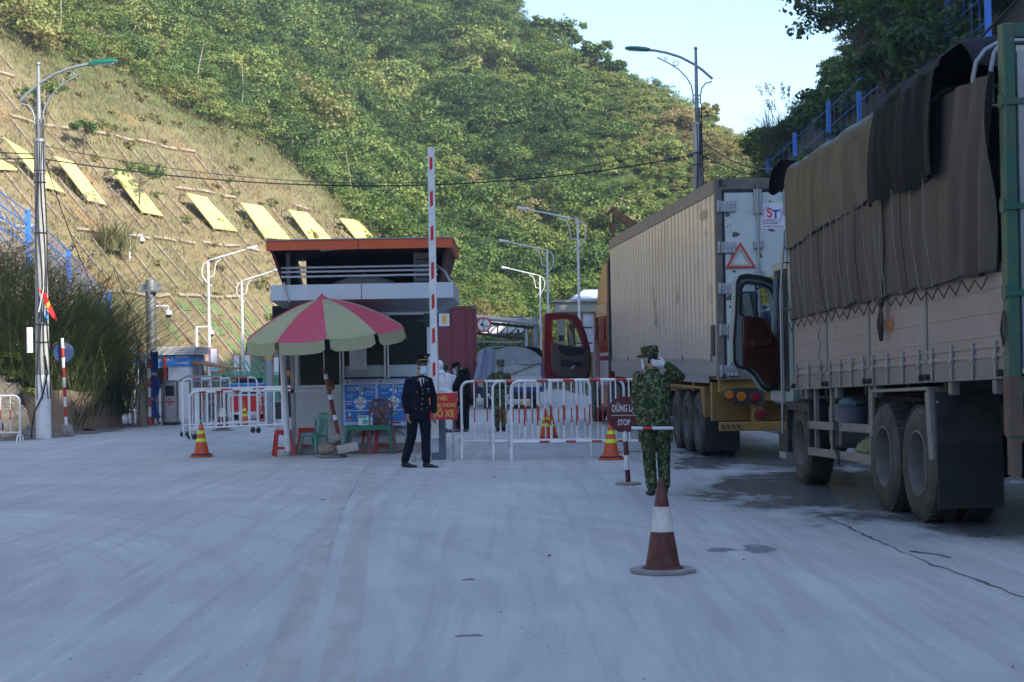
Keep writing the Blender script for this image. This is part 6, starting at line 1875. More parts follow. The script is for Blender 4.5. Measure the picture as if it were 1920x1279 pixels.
for z in(4.17,1.3):MB().bx(.07,TW-.07,-2.70,-2.62,z,z+.11).build('tail_crossbar',m_tgreen,tk)
for i,(a,b_)in enumerate(((.085,TW/2-.01),(TW/2+.01,TW-.085))):
 mb=MB();mb.bx(a,b_,-2.69,-2.65,1.44,4.1)
 for k in range(9):mb.bx(a+.01,b_-.01,-2.695,-2.68,1.6+.27*k,1.62+.27*k)
 d_o=mb.build('tail_door',m_perf,tk)
 mb=MB();mb.bx((a if i==0 else b_-.05),(a+.05 if i==0 else b_),-2.72,-2.70,1.5,4.05);mb.build('door_strap',m_galv,d_o)
for z in(2.05,2.75,3.6):
 mb=MB();mb.bx(-.045,-.025,-2.70,-2.60,z,z+.11);mb.bx(-.05,.2,-2.735,-2.72,z+.02,z+.07);mb.build('latch',m_tgreen,tk)
mb=MB();mb.tube([(-.05,-2.66,1.95),(-.06,-2.7,1.75),(-.055,-2.66,1.68),(-.06,-2.62,1.8),(-.05,-2.66,1.95)],.012,6);mb.build('handle_loop',m_dark,tk)
for y in(-2.25,-1.78,-.4,.9,2.3,3.7,5.2):
 r_=.32;zt_=4.30 if y<-1 else 4.12
 pts=[V(.03,y,3.7)]+[V(.03+r_-r_*math.cos(R(a)),y,zt_-r_+r_*math.sin(R(a)))for a in(0,25,50,75,90)]+[V(TW-.03-r_+r_*math.sin(R(a)),y,zt_-r_+r_*math.cos(R(a)))for a in(0,25,50,75,90)]+[V(TW-.03,y,3.7)]
 MB().tube(pts,.021,8).build('hoop',m_polegrey,tk)
def fold(y,z,k=1.0):
 s_=(3.9-z)/1.8
 a=mnoise.noise(Vector((y*1.6,z*.25,3.1)))*.05+mnoise.noise(Vector((y*4.2+z*.5,z*.4,9.7)))*.032+mnoise.noise(Vector((y*9+z*1.2,z*.8,1.7)))*.012
 return a*k*(.35+.65*min(1,s_*1.4))
def ztb(y):return zb(y)+.885-.002*math.sin(y*9)+.03*mnoise.noise(Vector((y*2.2,5,1)))
def low(u,v):
 y=-2.50+u*(Y1+2.50);z0_=ztb(y)
 z1_=3.93-.03*math.sin(u*3)+.02*mnoise.noise(Vector((y*3,1,1)))
 z=z0_+(z1_-z0_)*v
 pull=max(0,1-abs(y+2.5)/1.5)
 x=-.028-.035*math.sin(math.pi*min(1,v*1.02))*1.0+fold(y,z)*1.1+pull*.07*math.sin((y+2.5)*14+(z-2.2)*3.2)*(1-v*.2)
 return V((x-.012)*(1-.65*max(0,min(1,(y-3)/2.2))),y,z)
MB().sheet(low,150,44,.006).build('lower_tarpaulin',m_tarp,tk,smooth=60)
MB().sheet(lambda u,v:V(TW+.05,low(1-u,v).y,low(1-u,v).z),20,6,.006).build('lower_tarpaulin',m_tarp,tk)
def frontt(u,v):return V(.0+TW*u,Y1+.02+.02*math.sin(u*20),2.05+(4.0-2.05)*v)
MB().sheet(frontt,12,6,.01).build('front_tarpaulin',m_tarp,tk)
def seam(y):
 return 2.95+.062*(5.2-y)+.012*math.sin(y*2.3)+.012*mnoise.noise(Vector((y*3,2,2)))
def sag(y):
 return .03*abs(math.sin((y-.9)*math.pi/1.4))
def upper(y,s):
 """s: 0 skirt edge .. 1 crest of the roof on the left side"""
 top=4.38-.045*max(0,y)*.9-sag(y)
 if s<.72:
  f=s/.72;z=seam(y)+(3.98-.02*y-seam(y))*f
  bulge=-.055-.025*math.sin(math.pi*f*.9)-.02*(1-f)
  sharp=abs(math.sin(y*4.1+1.5*mnoise.noise(Vector((y*.8,z*.5,4)))))
  crease=.045*(sharp**.5-.6)*(.5+.6*f)+.018*mnoise.noise(Vector((y*9,z*1.0,3)))+.02*mnoise.noise(Vector((y*2.5,z*2,8)))
  return V((bulge+crease-.01)*(1-.5*max(0,min(1,(y-3)/2.2))),y,z+.02*mnoise.noise(Vector((y*5,f*3,7))))
 f=(s-.72)/.28;a=f*math.pi/2
 z0_=3.98-.02*y
 q_=-.075*(1-.5*max(0,min(1,(y-3)/2.2)))
 return V(q_+(TW/2-q_)*(1-math.cos(a))*1.0+.02*mnoise.noise(Vector((y*6,f*4,2)))*(1-f),y,z0_+(top-z0_)*math.sin(a)**.7+.03*mnoise.noise(Vector((y*3.5,f*3,1)))*(1-.4*f))
def upf(u,v):return upper(.72+u*(5.34-.72),v)
MB().sheet(upf,120,40,.006).build('upper_tarpaulin',m_tarpu,tk,smooth=60)
MB().sheet(lambda u,v:(lambda p:V(TW-p.x,p.y,p.z))(upper(5.34-u*(5.34-.72),v)),40,24,.006).build('upper_tarpaulin',m_tarpu,tk,smooth=60)
MB().tube([upper(.75+4.55*k/60,0)+V(-.006,0,.01)for k in range(61)],.011,5).build('tarpaulin_hem',m_cable,tk)
MB().tube([low(k/70,0)+V(-.008,0,.008)for k in range(71)],.012,5).build('tarpaulin_hem',m_cable,tk)
def blk(u,v):
 y=-1.28+u*2.2
 edge=3.20+.03*math.sin(u*11)-.07*u
 s=v
 if s<.7:
  f=s/.7;z=edge+(4.08+.10*(1-u)-edge)*f
  x=-.115-.04*math.sin(math.pi*f)-.03*(1-f)+.06*math.sin(y*6.5+f*.8)*(1-.45*f)+.03*mnoise.noise(Vector((y*7,z*1.5,6)))
  return V(x,y,z)
 f=(s-.7)/.3;a=f*math.pi/2
 return V(-.115+(TW/2+.115)*(1-math.cos(a)),y,4.08+.10*(1-u)+(.26+.04*math.sin(y*9))*math.sin(a)**.8+.05*mnoise.noise(Vector((y*5,f*4,3))))
MB().sheet(blk,70,40,.008).build('black_tarpaulin',m_tarpb,tk,smooth=60)
MB().sheet(lambda u,v:V(.05+u*(TW-.1),-1.22-.55*v-.1*math.sin(u*3.1),4.40-.1*v*v-.2*v+.04*math.sin(u*9+v*3)),20,10,.01).build('black_tarpaulin',m_tarpb,tk,smooth=60)
mb=MB();mb.sheet(lambda u,v:V(-.12+.02*math.sin(v*6)+.34*u,5.5+.42*v+.1*math.sin(u*5),4.02+.10*math.sin(u*4+v*4)-.22*v),12,10,.01);mb.build('tarpaulin_tail',m_tarpb,tk,smooth=60)
rr4=random.Random(9)
for k in range(18):
 y=5.1-k*.345;
 ya=y;yb_=y+rr4.uniform(-.22,.12)
 za=seam(ya)+.02 if ya>.95 else 3.22
 p0=V(low((ya+2.5)/7.92,.6).x-.06,ya,za);p1=V(low((yb_+2.5)/7.92,.03).x-.05,yb_,ztb(yb_)-.02)
 pm_=p0.lerp(p1,.5)+V(-.03,rr4.uniform(-.03,.03),0)
 MB().tube([p0,pm_,p1],.0055,5).build('tie_rope',m_rope if k%5 else m_cable,tk)
pts=[]
for k in range(45):
 y=5.25-k*.172
 pts.append(V(-.055,y,ztb(y)-(.03 if k%2==0 else .115+.03*rr4.random())))
MB().tube(pts,.0065,5).build('zigzag_cord',m_cable,tk)
mb=MB();y=.93;z=ztb(y)-.10
for q in(-.05,0,.04):mb.tube([V(-.06,y,z+.06),V(-.075,y+q-.06,z-.15),V(-.07,y+q,z-.33),V(-.075,y+q+.07,z-.15),V(-.06,y,z+.06)],.009,5)
mb.ell((-.065,y,z+.06),(.03,.06,.05));mb.tube([V(-.06,y,z),V(-.075,y-.2,z+.6),V(-.08,y-.16,z+1.2)],.01,5);mb.build('coiled_rope',m_cable,tk)
mb=MB();pts=[V(-.06,3.62+.05*math.sin(k*1.7),ztb(3.6)-.06*k)for k in range(14)];mb.tube(pts,.008,5);mb.build('hanging_rope',m_rope,tk)
m_ostencil=mat('stencil_orange',(.55,.20,.07),.6,var=.2)
yl=.93
lettering('stencil','61H-6840',.20,MAT4((-.008,yl,zb(yl)+.60),(0,-1,0),(0,0,1),(-1,0,0)),m_ostencil,tk,bold=.003,xs=.55,depth=.001)
mb=MB()
for x in(.62,1.62):mb.bx(x,x+.2,-2.3,6.8,.86,1.14)
mb.build('chassis_rail',m_chassis,tk)
for y in(-2.0,-.6,.6,2.2,4.0,5.2):
 mb=MB();mb.bx(.1,TW-.1,y-.05,y+.05,zb(y)-.08,zb(y)+.015);mb.build('cross_member',m_chassis,tk)
for y in(-2.2,-1.0,1.55,3.2,4.7):
 mb=MB();mb.box((.06,y,zb(y)-.06),(.09,.1,.13));mb.build('marker_lamp',m_bedrail,tk,bevel=.015)
for z in(.78,.46):
 mb=MB();mb.hexa([V(.0,1.62,z),V(.04,1.62,z),V(.04,4.55,z-.06),V(.0,4.55,z-.06),V(.0,1.62,z+.09),V(.04,1.62,z+.09),V(.04,4.55,z+.03),V(.0,4.55,z+.03)]);mb.build('side_guard',m_fender,tk)
for y in(1.85,3.55,4.35):
 mb=MB();mb.bx(.045,.09,y-.04,y+.04,.42,zb(y));mb.build('guard_post',m_fender,tk)
mb=MB();mb.prism(rrect(.62,.5,.1),MAT4((.45,3.9,.78),(0,1,0),(0,0,1),(1,0,0)),.55);mb.build('fuel_tank',m_fender,tk,bevel=.02)
mb=MB();mb.box((.6,2.4,.72),(.5,.7,.4));mb.build('tool_box',m_chassis,tk,bevel=.02)
mb=MB();mb.lathe([(.15,0),(.19,.22),(.20,.23),(.001,.23)],18,Matrix.Translation((.14,2.95,.80)));bk_=mb.build('blue_bucket',mat('bucket_grey_blue',(.12,.14,.18),.5),tk);mb=MB();rock(mb,(.14,2.95,1.06),(.17,.15,.06),5);mb.build('rag',mat('rag_blue',(.08,.13,.16),.9),bk_)
mb=MB();rock(mb,(.2,2.15,.60),(.2,.42,.12),17);mb.build('green_sack',mat('sack_green',(.14,.17,.09),.9,var=.25),tk)
mb=MB()
for k in range(5):mb.tube([V(-.01,3.0+.05*k,.86),V(-.015,2.98+.06*k,.6),V(-.01,2.95+.07*k,.34+.05*k)],.006,4)
mb.build('loose_ropes',m_cable,tk)
mb=MB()
mb.hexa([V(.0,-.38,1.27),V(.62,-.38,1.27),V(.62,1.62,1.21),V(.0,1.62,1.21),V(.0,-.38,1.30),V(.62,-.38,1.30),V(.62,1.62,1.24),V(.0,1.62,1.24)])
mb.hexa([V(.0,-.50,.62),V(.62,-.50,.62),V(.62,-.40,1.27),V(0,-.40,1.27),V(.0,-.53,.62),V(.62,-.53,.62),V(.62,-.43,1.30),V(.0,-.43,1.30)])
mb.hexa([V(-.004,-.50,.62),V(-.004,-.40,.62),V(-.004,-.30,1.24),V(-.004,-.42,1.28),V(.02,-.50,.62),V(.02,-.40,.62),V(.02,-.30,1.24),V(.02,-.42,1.28)])
mb.hexa([V(-.004,1.58,.75),V(-.004,1.64,.75),V(-.004,1.64,1.22),V(-.004,1.54,1.22),V(.02,1.58,.75),V(.02,1.64,.75),V(.02,1.64,1.22),V(.02,1.54,1.22)])
mb.build('mudguard',m_fender,tk,smooth=20)
mb=MB()
for k in range(5):mb.ell((.04,-.515-.03+.02*k*.0-.0*k,1.16-.13*k),.012,n=8)
mb.build('rivets',m_aluframe,tk)
mb=MB();mb.bx(.02,.64,-.60,-.575,.17,.78);mb.build('mudflap',m_black,tk)
mb=MB();mb.hexa([V(.02,-.56,.76),V(.64,-.56,.76),V(.64,-.52,1.25),V(.02,-.52,1.25),V(.02,-.60,.76),V(.64,-.60,.76),V(.64,-.54,1.25),V(.02,-.54,1.25)]);mb.build('flap_holder',m_chassis,tk)
mb=MB();mb.bx(TW-.64,TW-.02,-.60,-.575,.17,.78);mb.build('mudflap',m_black,tk)
for y in(0,1.19):
 truck_wheel(tk,.15,y,.56,.28,-1);truck_wheel(tk,.50,y,.56,.26,-1)
 truck_wheel(tk,TW-.15,y,.56,.28,1);truck_wheel(tk,TW-.50,y,.56,.26,1)
 MB().cyl((.3,y,.56),(TW-.3,y,.56),.09,.09,12).build('axle',m_chassis,tk);
 MB().ell((TW/2,y,.56),(.25,.25,.25)).build('axle_housing',m_chassis,tk)
truck_wheel(tk,.20,5.12,.53,.30,-1,name='front_wheel');truck_wheel(tk,TW-.20,5.12,.53,.30,1,name='front_wheel')
cz0=.95
mb=MB()
mb.hexa([V(.17,5.72,1.02),V(TW-.05,5.72,1.02),V(TW-.05,7.35,.95),V(.17,7.35,.95),V(.22,5.72,2.86),V(TW-.12,5.72,2.86),V(TW-.14,7.05,2.86),V(.24,7.05,2.86)])
mb.build('cab_body',m_cabgrn,tk,bevel=.05)
mb=MB();mb.bx(.0,.5,4.5,5.75,.92,1.02);mb.bx(0,.5,4.46,4.52,.5,1.02);mb.bx(.0,.08,5.68,5.76,.5,1.0);mb.bx(0.02,.5,5.78,6.3,.32,.62);mb.build('front_mudguard',m_chassis,tk)
mb=MB();mb.bx(-.02,.35,5.72,6.1,.28,.36);mb.build('step',m_galv,tk)
mb=MB();mb.prism([(5.95,1.12),(7.0,1.12),(6.9,2.05),(6.75,2.72),(5.98,2.72)],MAT4((.17,0,0),(0,1,0),(0,0,1),(1,0,0)),.06);mb.build('doorway',m_black,tk)  # black slab stands in for the unlit cab interior
mb=MB();mb.ring([(5.74,1.0),(7.14,1.0),(6.86,2.86),(5.80,2.86)],[(5.93,1.14),(7.0,1.14),(6.76,2.74),(5.96,2.74)],MAT4((.14,0,0),(0,1,0),(0,0,1),(1,0,0)),.09);mb.build('door_frame',m_cabgrn,tk,bevel=.015)
mb=MB();mb.tube([V(-.05,5.60,1.0),V(-.06,5.58,1.7),V(-.05,5.60,2.9)],.016,8);mb.tube([V(-.10,5.50,.62),V(-.10,5.48,2.4),V(-.03,5.5,3.2)],.014,8)
for z in(1.2,2.2,2.8):mb.tube([V(-.08,5.5,z),V(.06,5.6,z)],.012,6)
mb.build('grab_rail',m_galv,tk)
pH=P(1470,700,23.95);
T_inv=(Matrix.Translation(tk.location)@Matrix.Rotation(R(YAW),4,'Z')).inverted()
DY=23.75
def dpt(px,py,Y=DY):
 return T_inv@P(px,py,Y)
hinge=dpt(1472,700,23.95);free=dpt(1376,600,23.45)
dx=Vector((free.x-hinge.x,free.y-hinge.y,0)).normalized()
def door_xy(px,py):
 """door-plane coordinates of a point seen in the photo"""
 d=T_inv.to_3x3()@ray(px,py);e=T_inv@EYEP
 nn_=Vector((-dx.y,dx.x,0));t_=(Vector((hinge.x,hinge.y,0))-e).dot(nn_)/d.dot(nn_);p=e+d*t_
 return((p-Vector((hinge.x,hinge.y,0))).dot(dx),p.z)
nrm=dx.cross(Vector((0,0,1)))
Mdoor=MAT4((hinge.x,hinge.y,0),tuple(dx),(0,0,1),tuple(nrm))
if(Mdoor.to_3x3()@Vector((0,0,1))).y>0:
 fz=-1
else:
 fz=1
def dloc(L_):return[door_xy(x,y)for x,y in L_]
outer=dloc([(1376,530),(1382,517),(1395,514),(1425,518),(1442,524),(1452,540),(1462,600),(1470,650),(1472,700),(1462,726),(1436,735),(1424,728),(1410,706),(1396,694),(1378,690),(1371,680),(1370,640),(1374,590)])
inner=dloc([(1385,545),(1389,536),(1397,532),(1423,536),(1436,541),(1443,552),(1450,596),(1455,634),(1452,637),(1449,634),(1444,630),(1439,620),(1434,612),(1426,604),(1412,598),(1396,594),(1388,592),(1385,588)])
dr=MB();dr.ring(outer,inner,Mdoor,.09)
door=dr.build('door',m_cabgrn,tk,bevel=.008)
mb=MB();sc_=lambda L_,k:[((x-sum(a for a,b in L_)/len(L_))*k+sum(a for a,b in L_)/len(L_),(y-sum(b for a,b in L_)/len(L_))*k+sum(b for a,b in L_)/len(L_))for x,y in L_]
mb.ring(sc_(outer,1.005),sc_(outer,.93),Mdoor@Matrix.Translation((0,0,fz*.05)),.02);mb.ring(sc_(inner,1.10),sc_(inner,1.0),Mdoor@Matrix.Translation((0,0,fz*.055)),.03);mb.build('door_seal',m_black,door)
lin=dloc([(1386,600),(1390,593),(1400,592),(1415,596),(1428,604),(1438,618),(1448,634),(1458,644),(1465,655),(1467,700),(1460,718),(1436,724),(1428,718),(1416,700),(1404,690),(1388,686)])
mb=MB();mb.prism(lin,Mdoor@Matrix.Translation((0,0,fz*.055)),.05);mb.build('door_lining',m_woodtrim,door,bevel=.012)
mb=MB();arm=dloc([(1399,640),(1432,634),(1436,646),(1402,652)]);mb.prism(arm,Mdoor@Matrix.Translation((0,0,fz*.10)),.07)
mb.tube([Mdoor@Vector((*p,fz*.12))for p in dloc([(1400,594),(1420,600),(1431,612),(1436,632)])],.022,8);mb.build('armrest',m_woodtrim,door,bevel=.01)
mb=MB();mb.prism(inner,Mdoor,.006);mb.build('window_glass',m_glass,door)
mb=MB();mb.tube([Mdoor@Vector((*p,0))for p in dloc([(1417,536),(1418,598)])],.012,6);mb.build('window_bar',m_black,door)
mc=dpt(1404,571,24.3)
mb=MB();mb.prism(rrect(.24,.36,.05),MAT4(mc,(.98,.2,0),(0,0,1),(.2,-.98,0)),.09);mo=mb.build('mirror_housing',m_black,tk,bevel=.015)
mb=MB();mb.prism(rrect(.20,.31,.035),MAT4(mc+V(.0,-.049,0),(.98,.2,0),(0,0,1),(.2,-.98,0)),.006);mb.build('mirror_glass',m_mirror,mo)
mb=MB();mb.tube([mc+V(.1,.02,.2),mc+V(.3,.1,.3),mc+V(.62,.2,.3)],.014,6);mb.tube([mc+V(.1,.02,-.2),mc+V(.4,.1,-.2),mc+V(.62,.2,-.1)],.014,6);mb.build('mirror_arm',m_black,mo)
mb=MB();se=dpt(1440,616,24.6);mb.box(se+V(.12,.0,0),(.42,.2,.5));mb.build('seat_back',mat('seat_blue',(.03,.06,.13),.8),tk,bevel=.06)
# ------------------------------------------------------------------ white container lorry
ct=thing('container_lorry','red tractor hauling a scuffed white container on a yellow three-axle trailer','lorry',(3.03,28.93,0),YAW)
m_cside=mat('container_cream_side',(.47,.42,.42),.26,var=.05,scale=2,dirt=(.30,.26,.22),damt=.35,dscale=1.5,stretch=(1,.6,.25),spec=.6)
m_cdoor=mat('container_door_white',(.50,.56,.56),.5,var=.05,dirt=(.3,.28,.25),damt=.3,dscale=1.8)
m_cframe=mat('container_frame',(.13,.115,.10),.6,var=.2,dirt=(.22,.18,.15),damt=.5)
m_chip=mat('paint_chip',(.12,.10,.08),.8,var=.3)
m_ctop=mat('container_top_rail',(.24,.20,.19),.55,var=.12,dirt=(.14,.11,.1),damt=.4)
CW,CY0,CY1,CZ0,CZ1=2.44,-1.95,11.82,1.25,4.34
mb=MB()
mb.bx(.02,CW-.02,CY0+.10,CY1,CZ0+.30,CZ1-.02)
n_=96;L2_=CY1-CY0-.1
def flute(x_out,s_):
 vs,fs=[],[]
 z0_,z1_=CZ0+.32,CZ1-.22
 prof=[]
 for k in range(34):
  y=CY0+.12+(L2_-.1)*k/34;w_=(L2_-.1)/34
  prof+=[(0,y),(0,y+w_*.62),(.012,y+w_*.70),(.012,y+w_*.94)]
 for dx_,y in prof:vs+=[V(x_out+s_*dx_,y,z0_),V(x_out+s_*dx_,y,z1_)]
 fs=[(2*i,2*i+1,2*i+3,2*i+2)for i in range(len(prof)-1)]
 mb.add(vs,fs)
flute(.006,1);flute(CW-.006,-1)
box_=mb.build('container_shell',m_cside,ct,smooth=0)
mb=MB();mb.bx(-.004,.03,CY0+.12,CY1,CZ1-.21,CZ1+.0);mb.bx(CW-.03,CW+.004,CY0+.12,CY1,CZ1-.21,CZ1);mb.bx(.03,CW-.03,CY1-.1,CY1+.01,CZ1-.12,CZ1);mb.build('top_rail',m_ctop,ct,smooth=0)
m_crail=mat('container_bottom_rail',(.24,.25,.28),.5,var=.1,dirt=(.15,.14,.13),damt=.4)
for x in(-.004,CW-.04):
 mb=MB();mb.bx(x,x+.044,CY0+.1,CY1,CZ0+.06,CZ0+.30)
 mb.bx(x+.01,x+.034,CY0+.9,CY1-.6,CZ0-.06,CZ0+.06);mb.build('bottom_rail',m_crail,ct)
for y in(CY0+.6,1.5,5,8.8,CY1-.3):mb=MB();mb.box((-.012,y,CZ0+.33),(.02,.12,.11));mb.build('lashing_plate',m_galv,ct)
mb=MB();mb.bx(.03,CW-.03,CY0+.1,CY1-.02,CZ0,CZ0+.31);mb.build('container_floor',m_chassis,ct)
mb=MB()
mb.bx(0,.10,CY0-.02,CY0+.12,CZ0,CZ1);mb.bx(CW-.10,CW,CY0-.02,CY0+.12,CZ0,CZ1)
mb.bx(.10,CW-.10,CY0-.015,CY0+.1,CZ1-.17,CZ1-.0);mb.bx(.10,CW-.10,CY0-.015,CY0+.1,CZ0,CZ0+.16)
mb.build('rear_frame',m_cframe,ct,bevel=.01)
for x in(-.005,CW-.175):
 for z in(CZ0-.002,CZ1-.118):
  cc=MB();cc.bx(x,x+.18,CY0-.03,CY0+.16,z,z+.12);co=cc.build('corner_casting',m_cframe,ct,bevel=.01)
  ho=MB();ho.prism([(.035*math.cos(a*math.pi/8),.045*math.sin(a*math.pi/8))for a in range(16)],FACE(x+.09,CY0-.032,z+.06),.006);ho.build('casting_hole',m_black,co)
for i,(a,b_)in enumerate(((.13,CW/2-.012),(CW/2+.012,CW-.13))):
 mb=MB();mb.bx(a,b_,CY0-.0,CY0+.09,CZ0+.17,CZ1-.19);dco=mb.build('rear_door',m_cdoor,ct,bevel=.006)
 mb=MB();mb.ring([(a-.028,CZ0+.162),(b_+.01,CZ0+.162),(b_+.01,CZ1-.172),(a-.028,CZ1-.172)],[(a+.012,CZ0+.20),(b_-.02,CZ0+.20),(b_-.02,CZ1-.215),(a+.012,CZ1-.215)],FACE(0,CY0+.0,0),.012);mb.build('door_gasket',m_black,dco)
 for xb_ in((.655,1.12)if i==0 else(1.33,1.80)):
  mb=MB();mb.cyl((xb_,CY0-.05,CZ0+.12),(xb_,CY0-.05,CZ1-.08),.019,.019,10);lb_=mb.build('lock_rod',m_galv,dco)
  mb=MB()
  mb.bx(xb_-.065,xb_+.065,CY0-.055,CY0-.01,CZ1-.55,CZ1-.17);mb.build('rod_bracket',m_galv,lb_,bevel=.01)
  for zf in(.33,.62):mb=MB();mb.bx(xb_-.075,xb_+.075,CY0-.06,CY0-.005,CZ1-.55-1.6*zf,CZ1-.43-1.6*zf);mb.build('rod_guide',m_galv,lb_,bevel=.008)
  mb=MB();mb.box((xb_,CY0-.06,CZ1-.09),(.09,.06,.09));mb.build('cam_keeper',m_cframe,lb_)
 for k in range(5):
  z=CZ1-.43-.63*k
  mb=MB();x_=.02 if i==0 else CW-.02;s_=1 if i==0 else-1
  mb.bx(min(x_,x_+s_*.29),max(x_,x_+s_*.29),CY0-.035,CY0-.018,z-.085,z+.085);mb.cyl((x_+s_*.03,CY0-.04,z-.09),(x_+s_*.03,CY0-.04,z+.09),.022,.022,8)
  hg_=mb.build('hinge',m_galv,dco,bevel=.004)
  mb=MB()
  for bx_ in(.13,.19,.25):
   for bz_ in(-.05,.05):mb.ell((x_+s_*bx_,CY0-.037,z+bz_),.012,n=6)
  mb.build('hinge_bolts',m_aluframe,hg_)
 mb=MB();rr5=random.Random(31+i)
 for k in range(70):
  x_=rr5.uniform(a+.05,b_-.05);z_=rr5.uniform(CZ0+.25,CZ1-.3);s_=rr5.choice((.008,.012,.016,.02,.045))
  if rr5.random()<.4:x_=a+.05+abs(rr5.gauss(0,.07))
  m_=rr5.randint(5,8);ph_=rr5.random()*6;el=rr5.uniform(.5,2.2)
  mb.prism([(s_*el*math.cos(6.28*q/m_+ph_)*rr5.uniform(.6,1.2),s_*math.sin(6.28*q/m_+ph_)*rr5.uniform(.6,1.2))for q in range(m_)],FACE(x_,CY0-.0005,z_),.004)
 mb.build('paint_chips',m_chip,dco)
mb=MB();tri=lambda k:[(.375+(x-.375)*k,3.10+(z-3.10)*k)for x,z in((.14,2.965),(.61,2.965),(.375,3.36))]
mb.ring(tri(1),tri(.80),FACE(0,CY0-.012,0),.024);wt=mb.build('warning_triangle',m_refl,ct)
mb=MB();mb.ring(tri(.79),tri(.58),FACE(0,CY0-.010,0),.02);mb.build('triangle_inset',mat('triangle_cream',(.45,.40,.30),.6,var=.1),wt)
mb=MB();sx0,sx1_,sz0_,sz1_=.70,1.075,3.56,3.95
mb.bx(sx0,sx1_,CY0-.006,CY0-.001,sz0_,sz1_);stk_=mb.build('sticker',mat('sticker_white',(.66,.68,.78),.5,var=.02),ct)
m_sb2=mat('sticker_blue',(.06,.07,.32),.5);m_sr2=mat('sticker_red',(.60,.07,.06),.5)
multi_lettering('sticker_print',[('S',.20,FACE(.84,CY0-.008,3.80),dict(bold=.006,depth=.001)),('container',.052,FACE(.83,CY0-.008,3.70),dict(depth=.001,bold=.0005)),('0919.46.84.95 - 0909.25.49.86',.032,FACE(.887,CY0-.008,3.595),dict(depth=.001,bold=.0008,xs=.78))],m_sr2,stk_)
multi_lettering('sticker_print',[('T',.19,FACE(.935,CY0-.0095,3.775),dict(bold=.006,depth=.001)),('MUA BÁN - CHO THUÊ',.026,FACE(.84,CY0-.008,3.665),dict(depth=.001,xs=.8)),('SỬA CHỮA CONTAINER',.026,FACE(.84,CY0-.008,3.64),dict(depth=.001,xs=.8))],m_sb2,stk_)
for r_,a0_,a1_,mm in((.135,110,200,m_sb2),(.16,105,200,m_sr2),(.135,-70,35,m_sb2),(.16,-70,35,m_sr2)):
 mb=MB();mb.tube([FACE(.885,CY0-.007,3.78)@V(r_*math.cos(R(a0_+(a1_-a0_)*k/10)),r_*math.sin(R(a0_+(a1_-a0_)*k/10)),0)for k in range(11)],.004,4);mb.build('sticker_arc',mm,stk_)
m_yplate=mat('caution_yellow',(.62,.42,.02),.5,var=.06,dirt=(.4,.3,.1),damt=.3)
mb=MB();mb.bx(.66,1.09,CY0-.006,CY0-.001,2.40,2.83);yp=mb.build('caution_plate',m_yplate,ct)
multi_lettering('lettering',[('CAUTION',.155,FACE(1.07,CY0-.008,2.755),dict(align='RIGHT',depth=.001,xs=.78)),('HIGH',.155,FACE(1.03,CY0-.008,2.615),dict(align='RIGHT',depth=.001,xs=.78)),('TRAILER',.145,FACE(1.09,CY0-.008,2.475),dict(align='RIGHT',depth=.001,xs=.78))],m_black,yp)
SIDE=lambda y,z:MAT4((-.0075,y,z),(0,-1,0),(0,0,1),(-1,0,0))
m_fadey=mat('faded_yellow_print',(.50,.40,.20),.6,var=.1)
multi_lettering('side_number',[('0013043',.22,SIDE(-.9,3.86),dict(depth=.001,xs=.9)),('G1',.14,SIDE(-1.1,3.55),dict(depth=.001)),('1',.14,SIDE(-1.1,3.25),dict(depth=.001))],m_fadey,ct)
mb=MB();tr2=lambda k,y0:[(y0+(x)*k,2.55+z*k)for x,z in((-.12,-.1),(.12,-.1),(0,.22))]
mb.ring(tr2(1,0),tr2(.8,0),MAT4((-.008,-1.35,0),(0,-1,0),(0,0,1),(-1,0,0)),.004);mb.build('side_triangle',m_fadey,ct)
mb=MB();mb.bx(-.014,-.006,-1.70,-1.42,1.62,2.1);mb.build('side_label',m_dark,ct)
m_gstreak=mat('green_streak',(.14,.26,.07),.8,var=.3)
mb=MB();rr6=random.Random(8)
for y,z0_,z1_ in((4.9,2.7,3.2),(4.75,2.4,2.75),(4.55,2.15,2.4),(1.9,2.55,2.62)):
 for k in range(4):
  yy_=y+rr6.uniform(-.15,.15);w_=rr6.uniform(.02,.06);zz_=rr6.uniform(z0_,z1_);mb.add([(-.0085,yy_,zz_),(-.0085,yy_+w_,zz_+.02),(-.0085,yy_+w_*1.3,zz_+rr6.uniform(.1,.3)),(-.0085,yy_+.01,zz_+.12)],[(3,2,1,0)])
mb.build('green_scrapes',m_gstreak,ct,smooth=0)
mb=MB()
for k in range(26):
 yy_=rr6.uniform(-1.7,11.4);zz_=rr6.uniform(1.8,4.0);w_=rr6.uniform(.01,.05);h_=rr6.uniform(.04,.4);mb.add([(-.008,yy_,zz_),(-.008,yy_+w_,zz_+.02),(-.008,yy_+w_*.6,zz_+h_),(-.008,yy_+.005,zz_+h_*.8)],[(3,2,1,0)])
mb.build('scuffs',m_ctop,ct,smooth=0)
m_tyel=mat('trailer_yellow',(.29,.165,.03),.5,var=.15,dirt=(.12,.085,.04),damt=.55,dscale=2)
mb=MB()
for x in(.7,1.6):mb.bx(x,x+.14,CY0+.1,10.5,.92,1.24)
mb.build('trailer_beam',m_tyel,ct)
for y in(CY0+.15,0.6,3.6,6.5,9.5):
 mb=MB();mb.bx(.03,CW-.03,y-.07,y+.07,1.06,1.245);mb.build('trailer_bolster',m_tyel,ct)
